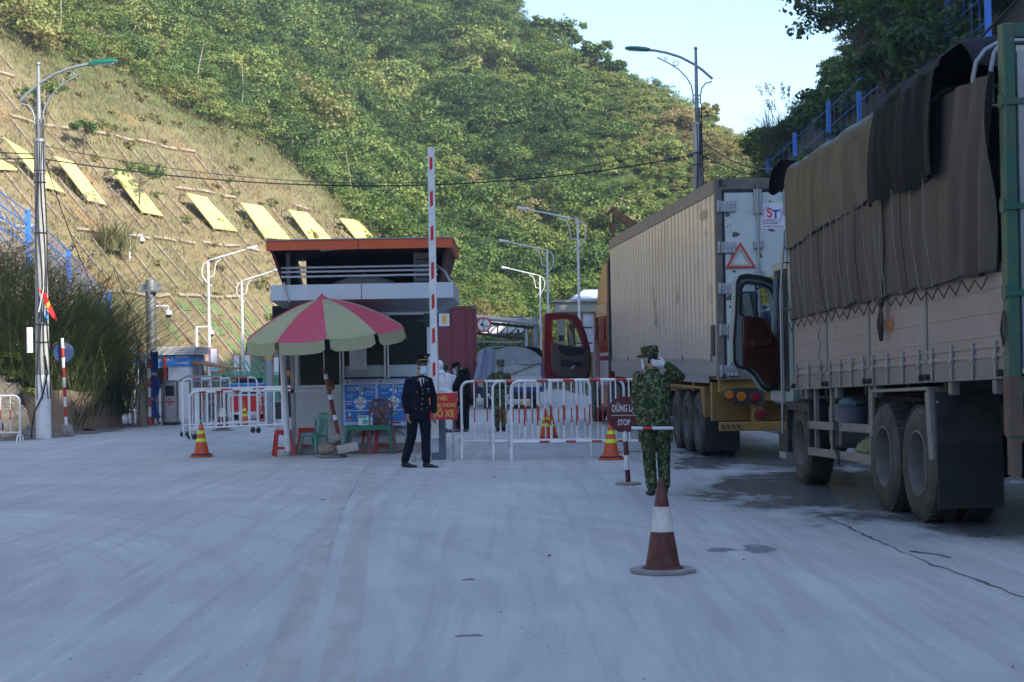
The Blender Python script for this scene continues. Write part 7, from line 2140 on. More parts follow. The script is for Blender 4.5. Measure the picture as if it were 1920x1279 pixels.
for s_,x in((1,0),(-1,CW)):
 mb=MB()
 x0_,x1_=(x,x+.55)if s_>0 else(x-.55,x)
 mb.bx(x0_,x1_,-.62,3.0,1.09,1.13);mb.hexa([V(x0_,-.66,.62),V(x1_,-.66,.62),V(x1_,-.62,1.09),V(x0_,-.62,1.09),V(x0_,-.70,.62),V(x1_,-.70,.62),V(x1_,-.66,1.13),V(x0_,-.66,1.13)])
 mb.hexa([V(x0_ if s_>0 else x1_-.03,-.68,.62),V(x0_+.03 if s_>0 else x1_,-.68,.62),V(x0_+.03 if s_>0 else x1_,-.48,.72),V(x0_ if s_>0 else x1_-.03,-.48,.72),V(x0_ if s_>0 else x1_-.03,-.68,1.11),V(x0_+.03 if s_>0 else x1_,-.68,1.11),V(x0_+.03 if s_>0 else x1_,-.28,1.11),V(x0_ if s_>0 else x1_-.03,-.28,1.11)])
 mb.build('trailer_mudguard',m_tyel,ct,smooth=20)
 mb=MB();mb.bx(x0_+.0,x1_,-.74,-.715,.10,.64);mb.build('mudflap',m_black,ct)
mb=MB();mb.bx(.0,CW,-1.35,-1.20,.60,1.2);mb.build('rear_panel',m_tyel,ct,bevel=.01)
mb=MB();mb.bx(.02,CW-.02,CY0+.06,CY0+.16,.46,.60);bu=mb.build('rear_bumper',m_tyel,ct,bevel=.012)
mb=MB()
for x in(.04,CW-.35):
 for k in range(4):mb.prism([(x+.08*k,.56),(x+.04+.08*k,.56),(x+.07+.08*k,.50),(x+.03+.08*k,.50)],FACE(0,CY0+.057,0),.004)
mb.build('hazard_stripes',m_black,bu)
for x in(.55,CW-.75):
 mb=MB();mb.bx(x,x+.16,CY0+.1,CY0+.3,.60,1.05);mb.build('bumper_bracket',m_tyel,ct)
for x,z,mm in((.17,1.02,m_amber),(.36,.99,m_amber),(.58,.98,m_rlamp),(.66,.72,m_rlamp)):
 mb=MB();mb.lathe([(.001,.012),(.065,.008),(.075,0),(.075,-.05),(.001,-.05)],20,FACE(x,CY0-.02+.06,z));lo=mb.build('tail_lamp',mm,ct)
 mb=MB();mb.lathe([(.076,.004),(.095,.0),(.095,-.06),(.001,-.06)],20,FACE(x,CY0-.015+.06,z),cap=False);mb.build('lamp_rim',m_black,lo)
mb=MB();mb.bx(.24,.72,CY0+.06,CY0+.10,.86,1.12);mb.build('lamp_panel',m_chassis,ct)
for y in(0,1.12,2.24):
 truck_wheel(ct,.14,y,.52,.27,-1,tread=30);truck_wheel(ct,CW-.14,y,.52,.27,1,tread=30);truck_wheel(ct,.46,y,.52,.25,-1,tread=12)
 MB().cyl((.2,y,.52),(CW-.2,y,.52),.07,.07,10).build('axle',m_chassis,ct)
for x in(.35,CW-.35):mb=MB();mb.bx(x-.06,x+.06,8.0,8.12,.25,1.1);mb.build('landing_leg',m_chassis,ct)
m_trd=mat('tractor_red',(.22,.012,.014),.25,var=.06,coat=.1,dirt=(.12,.04,.03),damt=.2)
m_tgrey=mat('tractor_grey',(.33,.34,.38),.4,var=.06)
m_tan2=mat('tractor_tan_reflection',(.40,.27,.20),.4,var=.08)
TY0,TY1=12.55,15.6
mb=MB()
def sec(y,x0_,x1_,z0_,z1_):return[V(x0_,y,z0_),V(x1_,y,z0_),V(x1_,y,z1_),V(x0_,y,z1_)]
S_=[sec(TY0,.02,CW-.02,.95,3.95),sec(13.6,.02,CW-.02,.9,3.85),sec(14.6,.03,CW-.03,.85,3.35),sec(15.2,.05,CW-.05,.85,2.75),sec(16.9,.15,CW-.15,.8,2.0),sec(17.3,.22,CW-.22,.6,1.7)]
vs=[p for s_ in S_ for p in s_]
fs=[(4*i+k,4*i+(k+1)%4,4*i+4+(k+1)%4,4*i+4+k)for i in range(len(S_)-1)for k in range(4)]+[(3,2,1,0),tuple(range(len(vs)-4,len(vs)))]
mb.add(vs,fs);cabo=mb.build('tractor_cab',m_trd,ct,bevel=.06)
mb=MB();mb.bx(.005,.03,TY0+.05,14.9,2.62,2.92);mb.build('reflection_band',m_tan2,cabo)  # warm hill reflection on the cab side, painted as a tan band
mb=MB();mb.bx(.005,.03,TY0+.05,14.2,.98,1.55);mb.bx(.004,.03,TY0+.05,14.2,1.66,1.74);mb.build('grey_skirt',m_tgrey,cabo,bevel=.01)
mb=MB();mb.bx(.004,.03,13.0,13.25,2.0,2.55);mb.build('vent_window',m_glass_d,cabo)
mb=MB();mb.bx(.02,.12,TY0-.28,TY0-.02,1.3,3.9);mb.bx(CW-.12,CW-.02,TY0-.28,TY0-.02,1.3,3.9);mb.build('cab_extender',m_dark,cabo)
mb=MB();mb.bx(.2,CW-.2,TY0-.03,TY0-.001,1.1,2.4);mb.bx(.25,CW-.25,TY0-.035,TY0-.002,2.5,3.7);mb.build('back_window',m_glass_d,cabo)
mb=MB();mb.prism([(14.9,2.05),(15.3,2.05),(15.15,2.65),(14.9,2.72)],MAT4((.04,0,0),(0,1,0),(0,0,1),(1,0,0)),.05);mb.build('side_window',m_glass_d,cabo)
mb=MB();mb.bx(.6,CW-.6,10.3,16.8,.7,.95);mb.build('tractor_frame',m_chassis,ct)
m_tpink=mat('faded_red_tank',(.26,.085,.085),.5,var=.12,dirt=(.2,.13,.12),damt=.5)
mb=MB();mb.prism(rrect(1.5,.55,.16),MAT4((.3,13.6,.66),(0,1,0),(0,0,1),(1,0,0)),.56);mb.build('fuel_tank',m_tpink,ct,bevel=.03)
mb=MB();mb.bx(-.02,.55,12.9,14.3,.34,.44);mb.bx(-.02,.5,14.4,15.1,.35,.43);mb.build('step',m_chassis,ct,bevel=.015)
for y in(10.9,12.2):
 truck_wheel(ct,.14,y,.52,.27,-1,tread=24);truck_wheel(ct,CW-.14,y,.52,.27,1,tread=24)
truck_wheel(ct,.16,16.0,.52,.30,-1,tread=24,name='front_wheel');truck_wheel(ct,CW-.16,16.0,.52,.30,1,tread=24,name='front_wheel')
C_inv=(Matrix.Translation(ct.location)@Matrix.Rotation(R(YAW),4,'Z')).inverted()
hC=C_inv@P(1107,700,44.5);fC=C_inv@P(1022,700,43.9)
dxc=Vector((fC.x-hC.x,fC.y-hC.y,0)).normalized();eC=C_inv@EYEP
nC=Vector((-dxc.y,dxc.x,0))
def cxy(px,py):
 d=C_inv.to_3x3()@ray(px,py);t_=(Vector((hC.x,hC.y,0))-eC).dot(nC)/d.dot(nC);p=eC+d*t_
 return((p-Vector((hC.x,hC.y,0))).dot(dxc),p.z)
Mc=MAT4((hC.x,hC.y,0),tuple(dxc),(0,0,1),tuple(dxc.cross(Vector((0,0,1)))))
fc_=-1 if(Mc.to_3x3()@Vector((0,0,1))).y>0 else 1
cl_=lambda L_:[cxy(x,y)for x,y in L_]
o_=cl_([(1020,590),(1024,587),(1060,587),(1078,590),(1088,602),(1098,628),(1105,652),(1106,690),(1103,708),(1094,712),(1040,712),(1022,711),(1019,700),(1019,640)])
i_=cl_([(1033,606),(1036,600),(1060,598),(1070,600),(1077,608),(1084,622),(1090,640),(1092,647),(1088,649),(1082,650),(1062,648),(1042,644),(1036,640),(1033,630)])
mb=MB();mb.ring(o_,i_,Mc,.10);cd_=mb.build('door',m_trd,ct,bevel=.01)
mb=MB();mb.ring(sc_(o_,.965),sc_(o_,.93),Mc@Matrix.Translation((0,0,fc_*.055)),.02);mb.build('door_seal',m_black,cd_)
ln_=cl_([(1031,640),(1042,646),(1064,650),(1090,650),(1101,656),(1101,700),(1094,708),(1046,706),(1034,698),(1031,680)])
mb=MB();mb.prism(ln_,Mc@Matrix.Translation((0,0,fc_*.06)),.05);mb.build('door_lining',mat('door_lining_taupe',(.10,.075,.068),.6,var=.1),cd_,bevel=.015)
mb=MB();mb.prism(cl_([(1042,647),(1096,653),(1090,664),(1062,668),(1048,662)]),Mc@Matrix.Translation((0,0,fc_*.088)),.02);mb.prism(cl_([(1047,676),(1055,674),(1088,680),(1090,688),(1050,688)]),Mc@Matrix.Translation((0,0,fc_*.088)),.02);mb.build('door_pockets',m_black,cd_)
mb=MB();mb.tube([Mc@Vector((*p,fc_*.11))for p in cl_([(1067,691),(1073,686)])],.012,6);mb.build('door_handle',m_aluframe,cd_)
mb=MB();mb.prism(i_,Mc,.006);mb.build('window_glass',m_glass,cd_)
mb=MB();mb.tube([Mc@Vector((*p,0))for p in cl_([(1075,602),(1078,649)])],.02,6);mb.build('window_bar',m_black,cd_)
mm_=C_inv@P(1070,629,45.2);mb=MB();mb.prism(rrect(.16,.55,.04),MAT4(mm_,(1,0,0),(0,0,1),(0,-1,0)),.12);mo2=mb.build('mirror_housing',m_black,ct,bevel=.02)
mb=MB();mb.prism(rrect(.13,.50,.03),MAT4(mm_+V(0,-.065,0),(1,0,0),(0,0,1),(0,-1,0)),.008);mb.build('mirror_glass',m_mirror,mo2)
mb=MB();mb.tube([mm_+V(.05,0,.2),mm_+V(.6,.4,.2)],.02,6);mb.tube([mm_+V(.05,0,-.2),mm_+V(.6,.4,-.2)],.02,6);mb.build('mirror_arm',m_black,mo2)
mb=MB()
for k in range(3):pts=[V(.5+.15*k,11.95,1.7),V(.45+.15*k,12.1,1.2),V(.5+.15*k,12.3,1.0),V(.55+.1*k,12.45,1.5)];mb.tube(pts,.02,6)
mb.build('air_hoses',m_cable,ct)
# ------------------------------------------------------------------ red container lorry behind the booth
rY=62.0
m_redc=mat('container_red',(.20,.032,.04),.55,var=.1,dirt=(.10,.03,.03),damt=.5,dscale=1.2,stretch=(1,1,.4))
xR=P(895,660,rY).x
rc=thing('container_lorry','lorry with a dark red container seen from behind, right of the booth','lorry',(xR-2.44,rY,0),YAW)
zT=P(895,573,rY).z;zB=P(890,746,rY).z
mb=MB();mb.bx(.02,2.42,.06,6.0,zB,zT);mb.build('container_shell',m_redc,rc)
mb=MB();mb.bx(0,.1,0,.1,zB,zT);mb.bx(2.34,2.44,0,.1,zB,zT);mb.bx(.1,2.34,0,.1,zT-.12,zT);mb.bx(.1,2.34,0,.1,zB,zB+.12);mb.build('rear_frame',m_redc,rc,bevel=.01)
for a,b_ in((.12,1.215),(1.225,2.32)):
 mb=MB();mb.bx(a,b_,.015,.07,zB+.13,zT-.13);d2=mb.build('rear_door',m_redc,rc)
 for f in(.28,.75):
  x=a+(b_-a)*f;mb=MB();mb.cyl((x,-.02,zB+.05),(x,-.02,zT-.05),.02,.02,8);lr=mb.build('lock_rod',m_redc,d2)
  mb=MB()
  mb.box((x,-.025,zB+.9),(.16,.02,.05));mb.build('rod_handle',m_redc,lr)
 for k in range(5):
  x=.1 if a<1 else 2.34;z=zB+.25+k*(zT-zB-.5)/4;mb=MB();mb.box((x+(.1 if a<1 else-.1),.0,z),(.26,.03,.11));mb.build('hinge',m_redc,d2)
for x in(0,2.27):
 for z in(zB,zT-.12):mb=MB();mb.bx(x-.003,x+.173,-.02,.15,z,z+.122);mb.build('corner_casting',m_cframe,rc)
mb=MB();mb.bx(.2,2.24,.1,6.3,.35,zB-.005);mb.build('trailer_frame',m_chassis,rc)
for y in(1.0,2.2):truck_wheel(rc,.2,y,.5,.3,-1,tread=20);truck_wheel(rc,2.24,y,.5,.3,1,tread=20)
mb=MB();mb.bx(.1,2.34,.02,.1,.35,.6);mb.build('bumper',m_red,rc)
mb=MB();mb.bx(.1,2.34,6.4,8.4,.5,3.3);mb.build('tractor_cab',mat('cab_white',(.5,.5,.5),.4),rc,bevel=.1)
bl=P(535,720,52.0)
t=thing('lorry','dark lorry tail with an orange lamp glimpsed past the left corner of the booth','lorry',(bl.x-.2,52.0,0),YAW)
mb=MB();mb.bx(.0,2.4,.1,5,.7,2.35);mb.build('box_body',m_dark,t,bevel=.02)
mb=MB();mb.bx(.05,2.35,.0,.1,.55,.95);mb.build('tail_panel',m_black,t)
mb=MB();mb.lathe([(.001,.01),(.09,.006),(.1,0),(.1,-.04),(.001,-.04)],18,FACE(.26,-.01,1.30));mb.build('tail_lamp',m_amber,t)
mb=MB();mb.bx(.02,.5,.04,.11,1.1,1.5);mb.build('lamp_panel',m_black,t)
for x,s_ in((.25,-1),(2.15,1)):truck_wheel(t,x,.9,.48,.3,s_,tread=20)
sY=57.0
xs0,xs1=P(905,700,sY).x,P(1018,700,sY).x
sw_=xs1-xs0
t=thing('tarpaulin_lorry','small lorry with a grey tarpaulin and blue tail seen from behind the second soldier','lorry',(xs0,sY,0),YAW)
m_gtarp=mat('tarpaulin_grey',(.22,.24,.26),.5,var=.15,bump=.3,bscale=9,dirt=(.3,.29,.27),damt=.4,dscale=2)
m_gtarp2=mat('tarpaulin_blue_grey',(.20,.24,.33),.4,var=.12,bump=.3,bscale=9)
m_gpan=mat('tail_grey_panel',(.34,.37,.38),.6,var=.1,dirt=(.25,.16,.1),damt=.5,dscale=2.5)
zs=lambda py:P(960,py,sY).z
zt2=zs(650);zt3=zs(676);zt4=zs(706);zt5=zs(726);zt6=zs(742)
mb=MB();mb.bx(0,sw_,.05,4.2,zt5,zt3);mb.build('bed',m_gpan,t)
mb=MB()
def st(u,v):
 a=u*math.pi;x=sw_/2-sw_/2*1.02*math.copysign(abs(math.cos(a))**.45,math.cos(a));z=zt3-.05+(zt2-zt3+.05)*abs(math.sin(a))**.5
 return V(x+.02*math.sin(v*13),-.02+4.2*v,z+.03*mnoise.noise(Vector((x*3,v*5,1))))
mb.sheet(st,28,16,.01);mb.sheet(lambda u,v:V(.03+(sw_-.06)*u,-.03+.02*math.sin(u*15),zt3-.12+(st(min(.97,max(.03,u)),0).z-zt3+.12)*v),24,6,.01);mb.build('tarpaulin',m_gtarp,t,smooth=60)
mb=MB();mb.sheet(lambda u,v:V(-.02+.44*u*(1-.1*v)-.30*(1-v)*(1-u),-.10-.08*math.sin(u*11)*(1-.4*v)-.05,zs(712)+(zt2-.05-zs(712))*v-.25*u*(1-v)),20,14,.01);mb.build('loose_flap',m_gtarp2,t,smooth=60)
for f0,f1 in((.0,.5),(.5,1)):
 mb=MB();mb.bx(.04+(sw_-.08)*f0+.01,.04+(sw_-.08)*f1-.01,.0,.05,zt4,zt3-.02);td=mb.build('tail_board',m_gpan,t)
mb=MB();mb.bx(sw_*.5-.03,sw_*.5+.03,-.03,.0,zt4,zt3);mb.bx(sw_*.38,sw_*.42,-.03,.0,zt4,zt3);mb.build('tail_post',m_galv,t)
mb=MB();mb.tube([V(sw_*.45,-.04,zt4+.05),V(sw_*.95,-.04,zt4+.42)],.012,6);mb.build('tail_strap',m_cable,t)
mb=MB();mb.bx(.02,sw_-.02,-.02,.06,zt5+.0,zt4-.0);mb.build('lower_tail',m_perf,t)
m_tbl=mat('tail_blue',(.02,.05,.16),.5,var=.1)
mb=MB();mb.bx(0,sw_,-.03,.1,zs(736),zt5);mb.bx(sw_-.06,sw_+.02,-.02,4.0,zs(736),zt3);mb.build('blue_frame',m_tbl,t)
lettering('registration','0C2.09',.20,FACE(sw_*.58,-.03,(zt4+zt5)/2),mat('reg_blue',(.05,.06,.30),.5),t,bold=.004,xs=.9)
for x,py,w_,mm in((.30,742,.22,m_ochre),(.58,744,.3,m_rlamp),(.62,757,.3,m_ochre),(.28,758,.18,m_ochre)):
 MB().box((sw_*x+.15,-.03,zs(py)),(w_,.04,.10)).build('tail_lamp',mm,t)
mb=MB();mb.bx(.1,sw_-.1,.1,4.2,.32,zs(736)-.004);mb.build('chassis',m_chassis,t)
for x,s_ in((.2,-1),(sw_-.2,1)):truck_wheel(t,x,.9,.36,.24,s_,tread=16)
mb=MB();mb.bx(.05,sw_-.05,4.35,5.6,.4,1.75);mb.build('cab',m_tbl,t,bevel=.08)
p=P(900,700,64.0)
# ------------------------------------------------------------------ sheds, gantries and signs beyond
m_shed=mat('shed_roof_sheet',(.16,.17,.18),.5,.3,var=.15,dirt=(.1,.09,.08),damt=.5,stretch=(1,1,1))
hYc=88.0
def hp_(px,py):return P(px,py,hYc)
a,b_=hp_(860,594),hp_(1005,612)
t=thing('open_shed','open steel-roofed shed on posts behind the red container','shed',(a.x,hYc,0),0)
def L(px,py,dy=0):q=hp_(px,py);return V(q.x-a.x,dy,q.z)
mb=MB();q0,q1=L(860,596),L(1008,611)
mb.hexa([q0,q1,q1+V(-.3,5,.35),q0+V(-.3,5,.35),q0+V(0,0,.07),q1+V(0,0,.07),q1+V(-.3,5,.42),q0+V(-.3,5,.42)]);mb.build('roof',m_shed,t,smooth=0)
for yy_ in(.1,2.5,4.8):
 mb=MB();pa_,pb_=L(862,621,yy_)+V(0,0,0),L(985,634,yy_);ua,ub_=L(862,599,yy_),L(1003,613,yy_)
 mb.tube([pa_,pb_],.04,6);n_=7
 for k in range(n_):
  mb.tube([pa_.lerp(pb_,k/n_),ua.lerp(ub_,(k+.5)/n_),pa_.lerp(pb_,(k+1)/n_)],.022,5)
 mb.tube([ua,ub_],.035,6);mb.build('truss',m_dark,t)
for px in(972,987):
 for yy_ in(.1,4.8):
  q=L(px,625,yy_);MB().box((q.x,yy_,q.z/2+.1),(.12,.12,q.z+.2)).build('post',m_dark if px==972 else m_galv,t)
mb=MB();q=L(862,640);q2=L(977,642);mb.tube([q,q2],.035,6);mb.build('handrail',m_galv,t)
q=P(907,609,hYc-.2)
m_lim=mat('limit_sign_white',(.66,.66,.66),.5)
t=thing('height_limit_sign','round red-ringed height limit sign reading 4.5m on the shed edge','traffic sign',(q.x,q.y-.1,q.z),0)
MB().lathe([(.001,0),(.36,0),(.36,-.03),(.001,-.03)],32,FACE(0,0,0)).build('disc',m_lim,t)
MB().lathe([(.30,.006),(.385,.006),(.385,-.034),(.30,-.034)],32,FACE(0,0,0),cap=False).build('red_ring',m_sred,t)
multi_lettering('lettering',[('4',.40,FACE(-.09,-.01,-.01),dict(bold=.006)),('.5m',.20,FACE(.12,-.01,-.07),dict(bold=.003))],m_black,t)
mb=MB();mb.prism([(-.09,.27),(.09,.27),(0,.18)],FACE(0,-.008,0),.006);mb.build('arrow',m_black,t);mb=MB();mb.prism([(-.09,-.27),(.09,-.27),(0,-.18)],FACE(0,-.008,0),.006);mb.build('arrow',m_black,t)
hY2=96.0
a2,b2=P(900,595,hY2),P(984,626,hY2)
t=thing('gantry_sign','wide white sign with a dark blue border showing black lettering above the shed roof','sign',(a2.x,hY2,b2.z),0)
w2,h2=b2.x-a2.x,a2.z-b2.z
MB().box((w2/2,0,h2/2),(w2,.06,h2)).build('panel',m_lim,t)
mb=MB();mb.ring(rrect(w2,h2,.08,cx=w2/2,cy=h2/2),rrect(w2-.12,h2-.12,.05,cx=w2/2,cy=h2/2),FACE(0,-.035,0),.014);mb.build('border',m_pnavy,t)
lettering('lettering','Bãi VP. Hữ',.52,FACE(w2*.62,-.04,h2*.62),m_black,t,bold=.008,xs=.85)
g1=P(1003,600,hY2)
t=thing('gantry_post','blue-grey steel gantry post with a collar, right of the shed','post',(g1.x,hY2,0),0)
zg_=P(1003,592,hY2).z
MB().cyl((0,0,0),(0,0,zg_),.17,.17,14).build('shaft',m_polegrey,t);zc2=P(1003,607,hY2).z
mb=MB();mb.box((0,0,zc2),(.9,.5,.1));mb.build('collar',m_polegrey,t);MB().tube([V(-.15,0,zg_-.3),V(-.6,0,zg_-.05),V(b2.x-g1.x,0,a2.z-.3)],.05,6).build('arm',m_whitepole,t)
tY=104.0
def tp_(px,py):return P(px,py,tY)
a3=tp_(1040,570)
t=thing('toll_canopy','pale flat-roofed toll canopy with a blue-white sheet roof beside the red cab','canopy',(a3.x,tY,0),0)
def L3(px,py,dy=0):q=tp_(px,py);return V(q.x-a3.x,dy,q.z)
q0,q1=L3(1040,567),L3(1180,583)
m_tc=mat('canopy_concrete',(.40,.38,.34),.8,var=.12,dirt=(.25,.22,.19),damt=.4)
mb=MB();mb.bx(q0.x,q1.x,0,3,q1.z,q0.z);mb.bx(q0.x-.2,q1.x+.2,-.15,3.1,q0.z+.003,q0.z+.12);mb.build('fascia',m_tc,t,smooth=0)
r0,r1=L3(1068,567),L3(1180,556)
mb=MB();mb.hexa([V(r0.x,0,q0.z+.13),V(q1.x,0,q0.z+.13),V(q1.x,3,r1.z+.5),V(r0.x+1,3,r1.z+.5),V(r0.x,0,q0.z+.18),V(q1.x,0,q0.z+.18),V(q1.x,3,r1.z+.56),V(r0.x+1,3,r1.z+.56)]);mb.build('roof_sheet',mat('roof_sheet_pale_blue',(.45,.52,.68),.5,var=.15,scale=10),t,smooth=0)
for px in(1052,):
 q=L3(px,585);mb=MB();mb.box((q.x,.3,q.z/2),(.45,.4,q.z));mb.build('column',m_tc,t)
 for k in range(3):MB().box((q.x,.09,.6+1.1*k),(.3,.03,.35)).build('column_window',m_glass_d,t)
q=L3(1150,585);MB().box((q.x,.3,q.z/2),(.45,.4,q.z)).build('column',m_tc,t)
mb=MB();u0,u1=L3(1052,592,.2),L3(1180,596,.2)
mb.tube([u0,u1],.05,6);
for k in range(9):mb.tube([u0.lerp(u1,k/9),u0.lerp(u1,(k+.5)/9)+V(0,0,.32),u0.lerp(u1,(k+1)/9)],.03,5)
mb.build('truss',m_galv,t)
a4,b4=P(1091,588,84),P(1116,662,84)
t=thing('pale_panel','pale grey-blue panel standing in for reflecting glass between the red door and the red cab','board',(a4.x,84,0),0)  # made-up board in place of glass that reflects trees
MB().box(((b4.x-a4.x)/2,0,(a4.z+b4.z)/2),(b4.x-a4.x,.08,a4.z-b4.z)).build('panel',mat('panel_pale_blue',(.42,.46,.52),.4,var=.25,scale=2.5),t)
mb=MB();mb.ring([(0,b4.z),(b4.x-a4.x,b4.z),(b4.x-a4.x,a4.z),(0,a4.z)],[(.05,b4.z+.05),(b4.x-a4.x-.05,b4.z+.05),(b4.x-a4.x-.05,a4.z-.05),(.05,a4.z-.05)],FACE(0,-.045,0),.02);mb.build('border',m_bred,t)
for x in(.08,b4.x-a4.x-.08):MB().cyl((x,.08,0),(x,.08,a4.z),.05,.05,8).build('post',m_galv,t)
cY=48.5
c1,c2=P(1150,398,cY),P(1260,470,cY)
t=thing('crane','rusty brown crane arm with a hanging hook showing above the container roof','crane',(c2.x,cY,0),0)
m_crane=mat('crane_rust',(.20,.10,.06),.8,var=.35,scale=6)
A_=V(c1.x-c2.x,0,c1.z);B_=V(0,0,c2.z)
mb=MB();d_=(B_-A_).normalized();sd=Vector((0,1,0));u_=d_.cross(sd)
mb.hexa([A_-u_*.09-sd*.1,A_-u_*.09+sd*.1,A_+u_*.09+sd*.1,A_+u_*.09-sd*.1,B_-u_*.16-sd*.15,B_-u_*.16+sd*.15,B_+u_*.16+sd*.15,B_+u_*.16-sd*.15]);mb.build('jib',m_crane,t)
mb=MB();mb.box((0,0,c2.z/2),(.45,.45,c2.z));mb.build('mast',m_crane,t,bevel=.03)
mb=MB();mb.box((0,0,.35),(1.6,2.2,.7));mb.build('base',m_chassis,t,bevel=.05)
mb=MB();mb.tube([A_+V(.1,0,.05),A_+V(-.02,0,.1),A_+V(-.16,0,-.05),A_+V(-.2,0,-.0)],[.09,.08,.05,.03],8);mb.build('jib_tip',m_crane,t)
hk=P(1149,437,cY)-V(c2.x,cY,0);mb=MB();mb.tube([A_,hk+V(0,0,.25)],.014,6);mb.build('cable',m_cable,t)
mb=MB();mb.box(hk+V(0,0,.15),(.2,.12,.22));mb.tube([hk+V(0,0,.05),hk+V(0,0,-.05),hk+V(.09,0,-.14),hk+V(.02,0,-.22),hk+V(-.08,0,-.15)],.035,6);mb.build('hook',m_crane,t)
# ------------------------------------------------------------------ people
def camo(name,scale=20):
 m=bpy.data.materials.new(name);m.use_nodes=True
 nt=m.node_tree;N=nt.nodes;L=nt.links
 b=N['Principled BSDF'];b.inputs['Roughness'].default_value=.85;b.inputs['Specular IOR Level'].default_value=.2
 tc=N.new('ShaderNodeTexCoord')
 nz=N.new('ShaderNodeTexNoise');nz.inputs['Scale'].default_value=scale*1.1;nz.inputs['Detail'].default_value=3
 L.new(tc.outputs['Object'],nz.inputs['Vector'])
 va=N.new('ShaderNodeVectorMath');va.operation='MULTIPLY_ADD';va.inputs[1].default_value=(.11,.11,.11)
 L.new(nz.outputs['Color'],va.inputs[0]);L.new(tc.outputs['Object'],va.inputs[2])
 mp=N.new('ShaderNodeMapping');mp.inputs['Scale'].default_value=(1.25,1.25,.8);L.new(va.outputs[0],mp.inputs[0])
 v=N.new('ShaderNodeTexVoronoi');v.inputs['Scale'].default_value=scale;L.new(mp.outputs[0],v.inputs['Vector'])
 sp=N.new('ShaderNodeSeparateColor');L.new(v.outputs['Color'],sp.inputs[0])
 r=N.new('ShaderNodeValToRGB');r.color_ramp.interpolation='CONSTANT'
 stops=[(0,(.022,.045,.016)),(.34,(.085,.042,.024)),(.52,(.16,.215,.10)),(.70,(.012,.014,.022)),(.83,(.055,.085,.03))]
 e=r.color_ramp.elements
 e[0].position=0;e[0].color=(*stops[0][1],1);e[1].position=stops[1][0];e[1].color=(*stops[1][1],1)
 for p_,c_ in stops[2:]:
  x=e.new(p_);x.color=(*c_,1)
 L.new(sp.outputs[0],r.inputs[0]);L.new(r.outputs[0],b.inputs['Base Color'])
 n3=N.new('ShaderNodeTexNoise');n3.inputs['Scale'].default_value=7;n3.inputs['Detail'].default_value=3
 L.new(tc.outputs['Object'],n3.inputs['Vector'])
 bp_=N.new('ShaderNodeBump');bp_.inputs['Strength'].default_value=.5;bp_.inputs['Distance'].default_value=.03
 L.new(n3.outputs[0],bp_.inputs['Height']);L.new(bp_.outputs[0],b.inputs['Normal'])
 return m
m_camo=camo('camouflage_cloth',33);m_camo_far=camo('camouflage_cloth_dark',33)
m_navy=mat('navy_uniform_cloth',(.006,.007,.017),.85,spec=.15,var=.2,scale=5,bump=.35,bscale=7)
m_blackc=mat('black_cloth',(.007,.007,.009),.85,spec=.15,var=.2,bump=.35,bscale=7)
m_shoe=mat('black_leather',(.008,.008,.009),.25,var=.1)
m_boot=mat('green_boot',(.018,.035,.02),.7,var=.2)
m_skin=mat('skin',(.33,.175,.115),.55,var=.08)
m_hair=mat('black_hair',(.010,.009,.008),.6,var=.2,bump=.4,bscale=60)
m_mask=mat('mask_pale_blue',(.42,.62,.70),.7,var=.03)
m_maskg=mat('mask_grey',(.20,.21,.26),.7,var=.05)
m_glove=mat('white_glove',(.62,.60,.66),.75,var=.06)
m_ppe=mat('protective_suit_white',(.66,.68,.74),.6,var=.04,bump=.4,bscale=8)
m_ppeb=mat('suit_blue_tape',(.08,.38,.75),.5)
m_shirt=mat('pale_shirt',(.50,.54,.60),.8,var=.06,bump=.3,bscale=7)
m_gold=mat('gold_thread',(.55,.38,.10),.35,.4,var=.1)
m_eye=mat('eye_dark',(.015,.01,.01),.2)
m_shirtw=mat('white_shirt',(.68,.70,.76),.7,var=.03)
def loft(mb,nodes,wd,n=20):
 """nodes: (centre, half width along wd, half depth)"""
 vs=[]
 N_=len(nodes)
 for i,(c,a,b_)in enumerate(nodes):
  c=Vector(c)
  t_=(Vector(nodes[min(i+1,N_-1)][0])-Vector(nodes[max(i-1,0)][0])).normalized()
  w=Vector(wd);w=(w-t_*w.dot(t_)).normalized();d=t_.cross(w)
  for k in range(n):
   an=2*math.pi*k/n
   vs.append(c+w*(a*math.cos(an))+d*(b_*math.sin(an)))
 fs=[(i*n+k,i*n+(k+1)%n,(i+1)*n+(k+1)%n,(i+1)*n+k)for i in range(N_-1)for k in range(n)]
 fs+=[tuple(reversed(range(n))),tuple(range((N_-1)*n,N_*n))]
 mb.add(vs,fs)
def limb(mb,pts,rs,n=14):
 """tapered limb with round ends"""
 pts=[Vector(p)for p in pts]
 P_,R_=[],[]
 for i in range(len(pts)-1):
  for k in range(4):
   f=k/4;P_.append(pts[i].lerp(pts[i+1],f));R_.append(rs[i]+(rs[i+1]-rs[i])*f)
 P_.append(pts[-1]);R_.append(rs[-1])
 mb.tube(P_,R_,n)
 for i,p in enumerate(pts):mb.ell(p,rs[i]*.99,n=10)
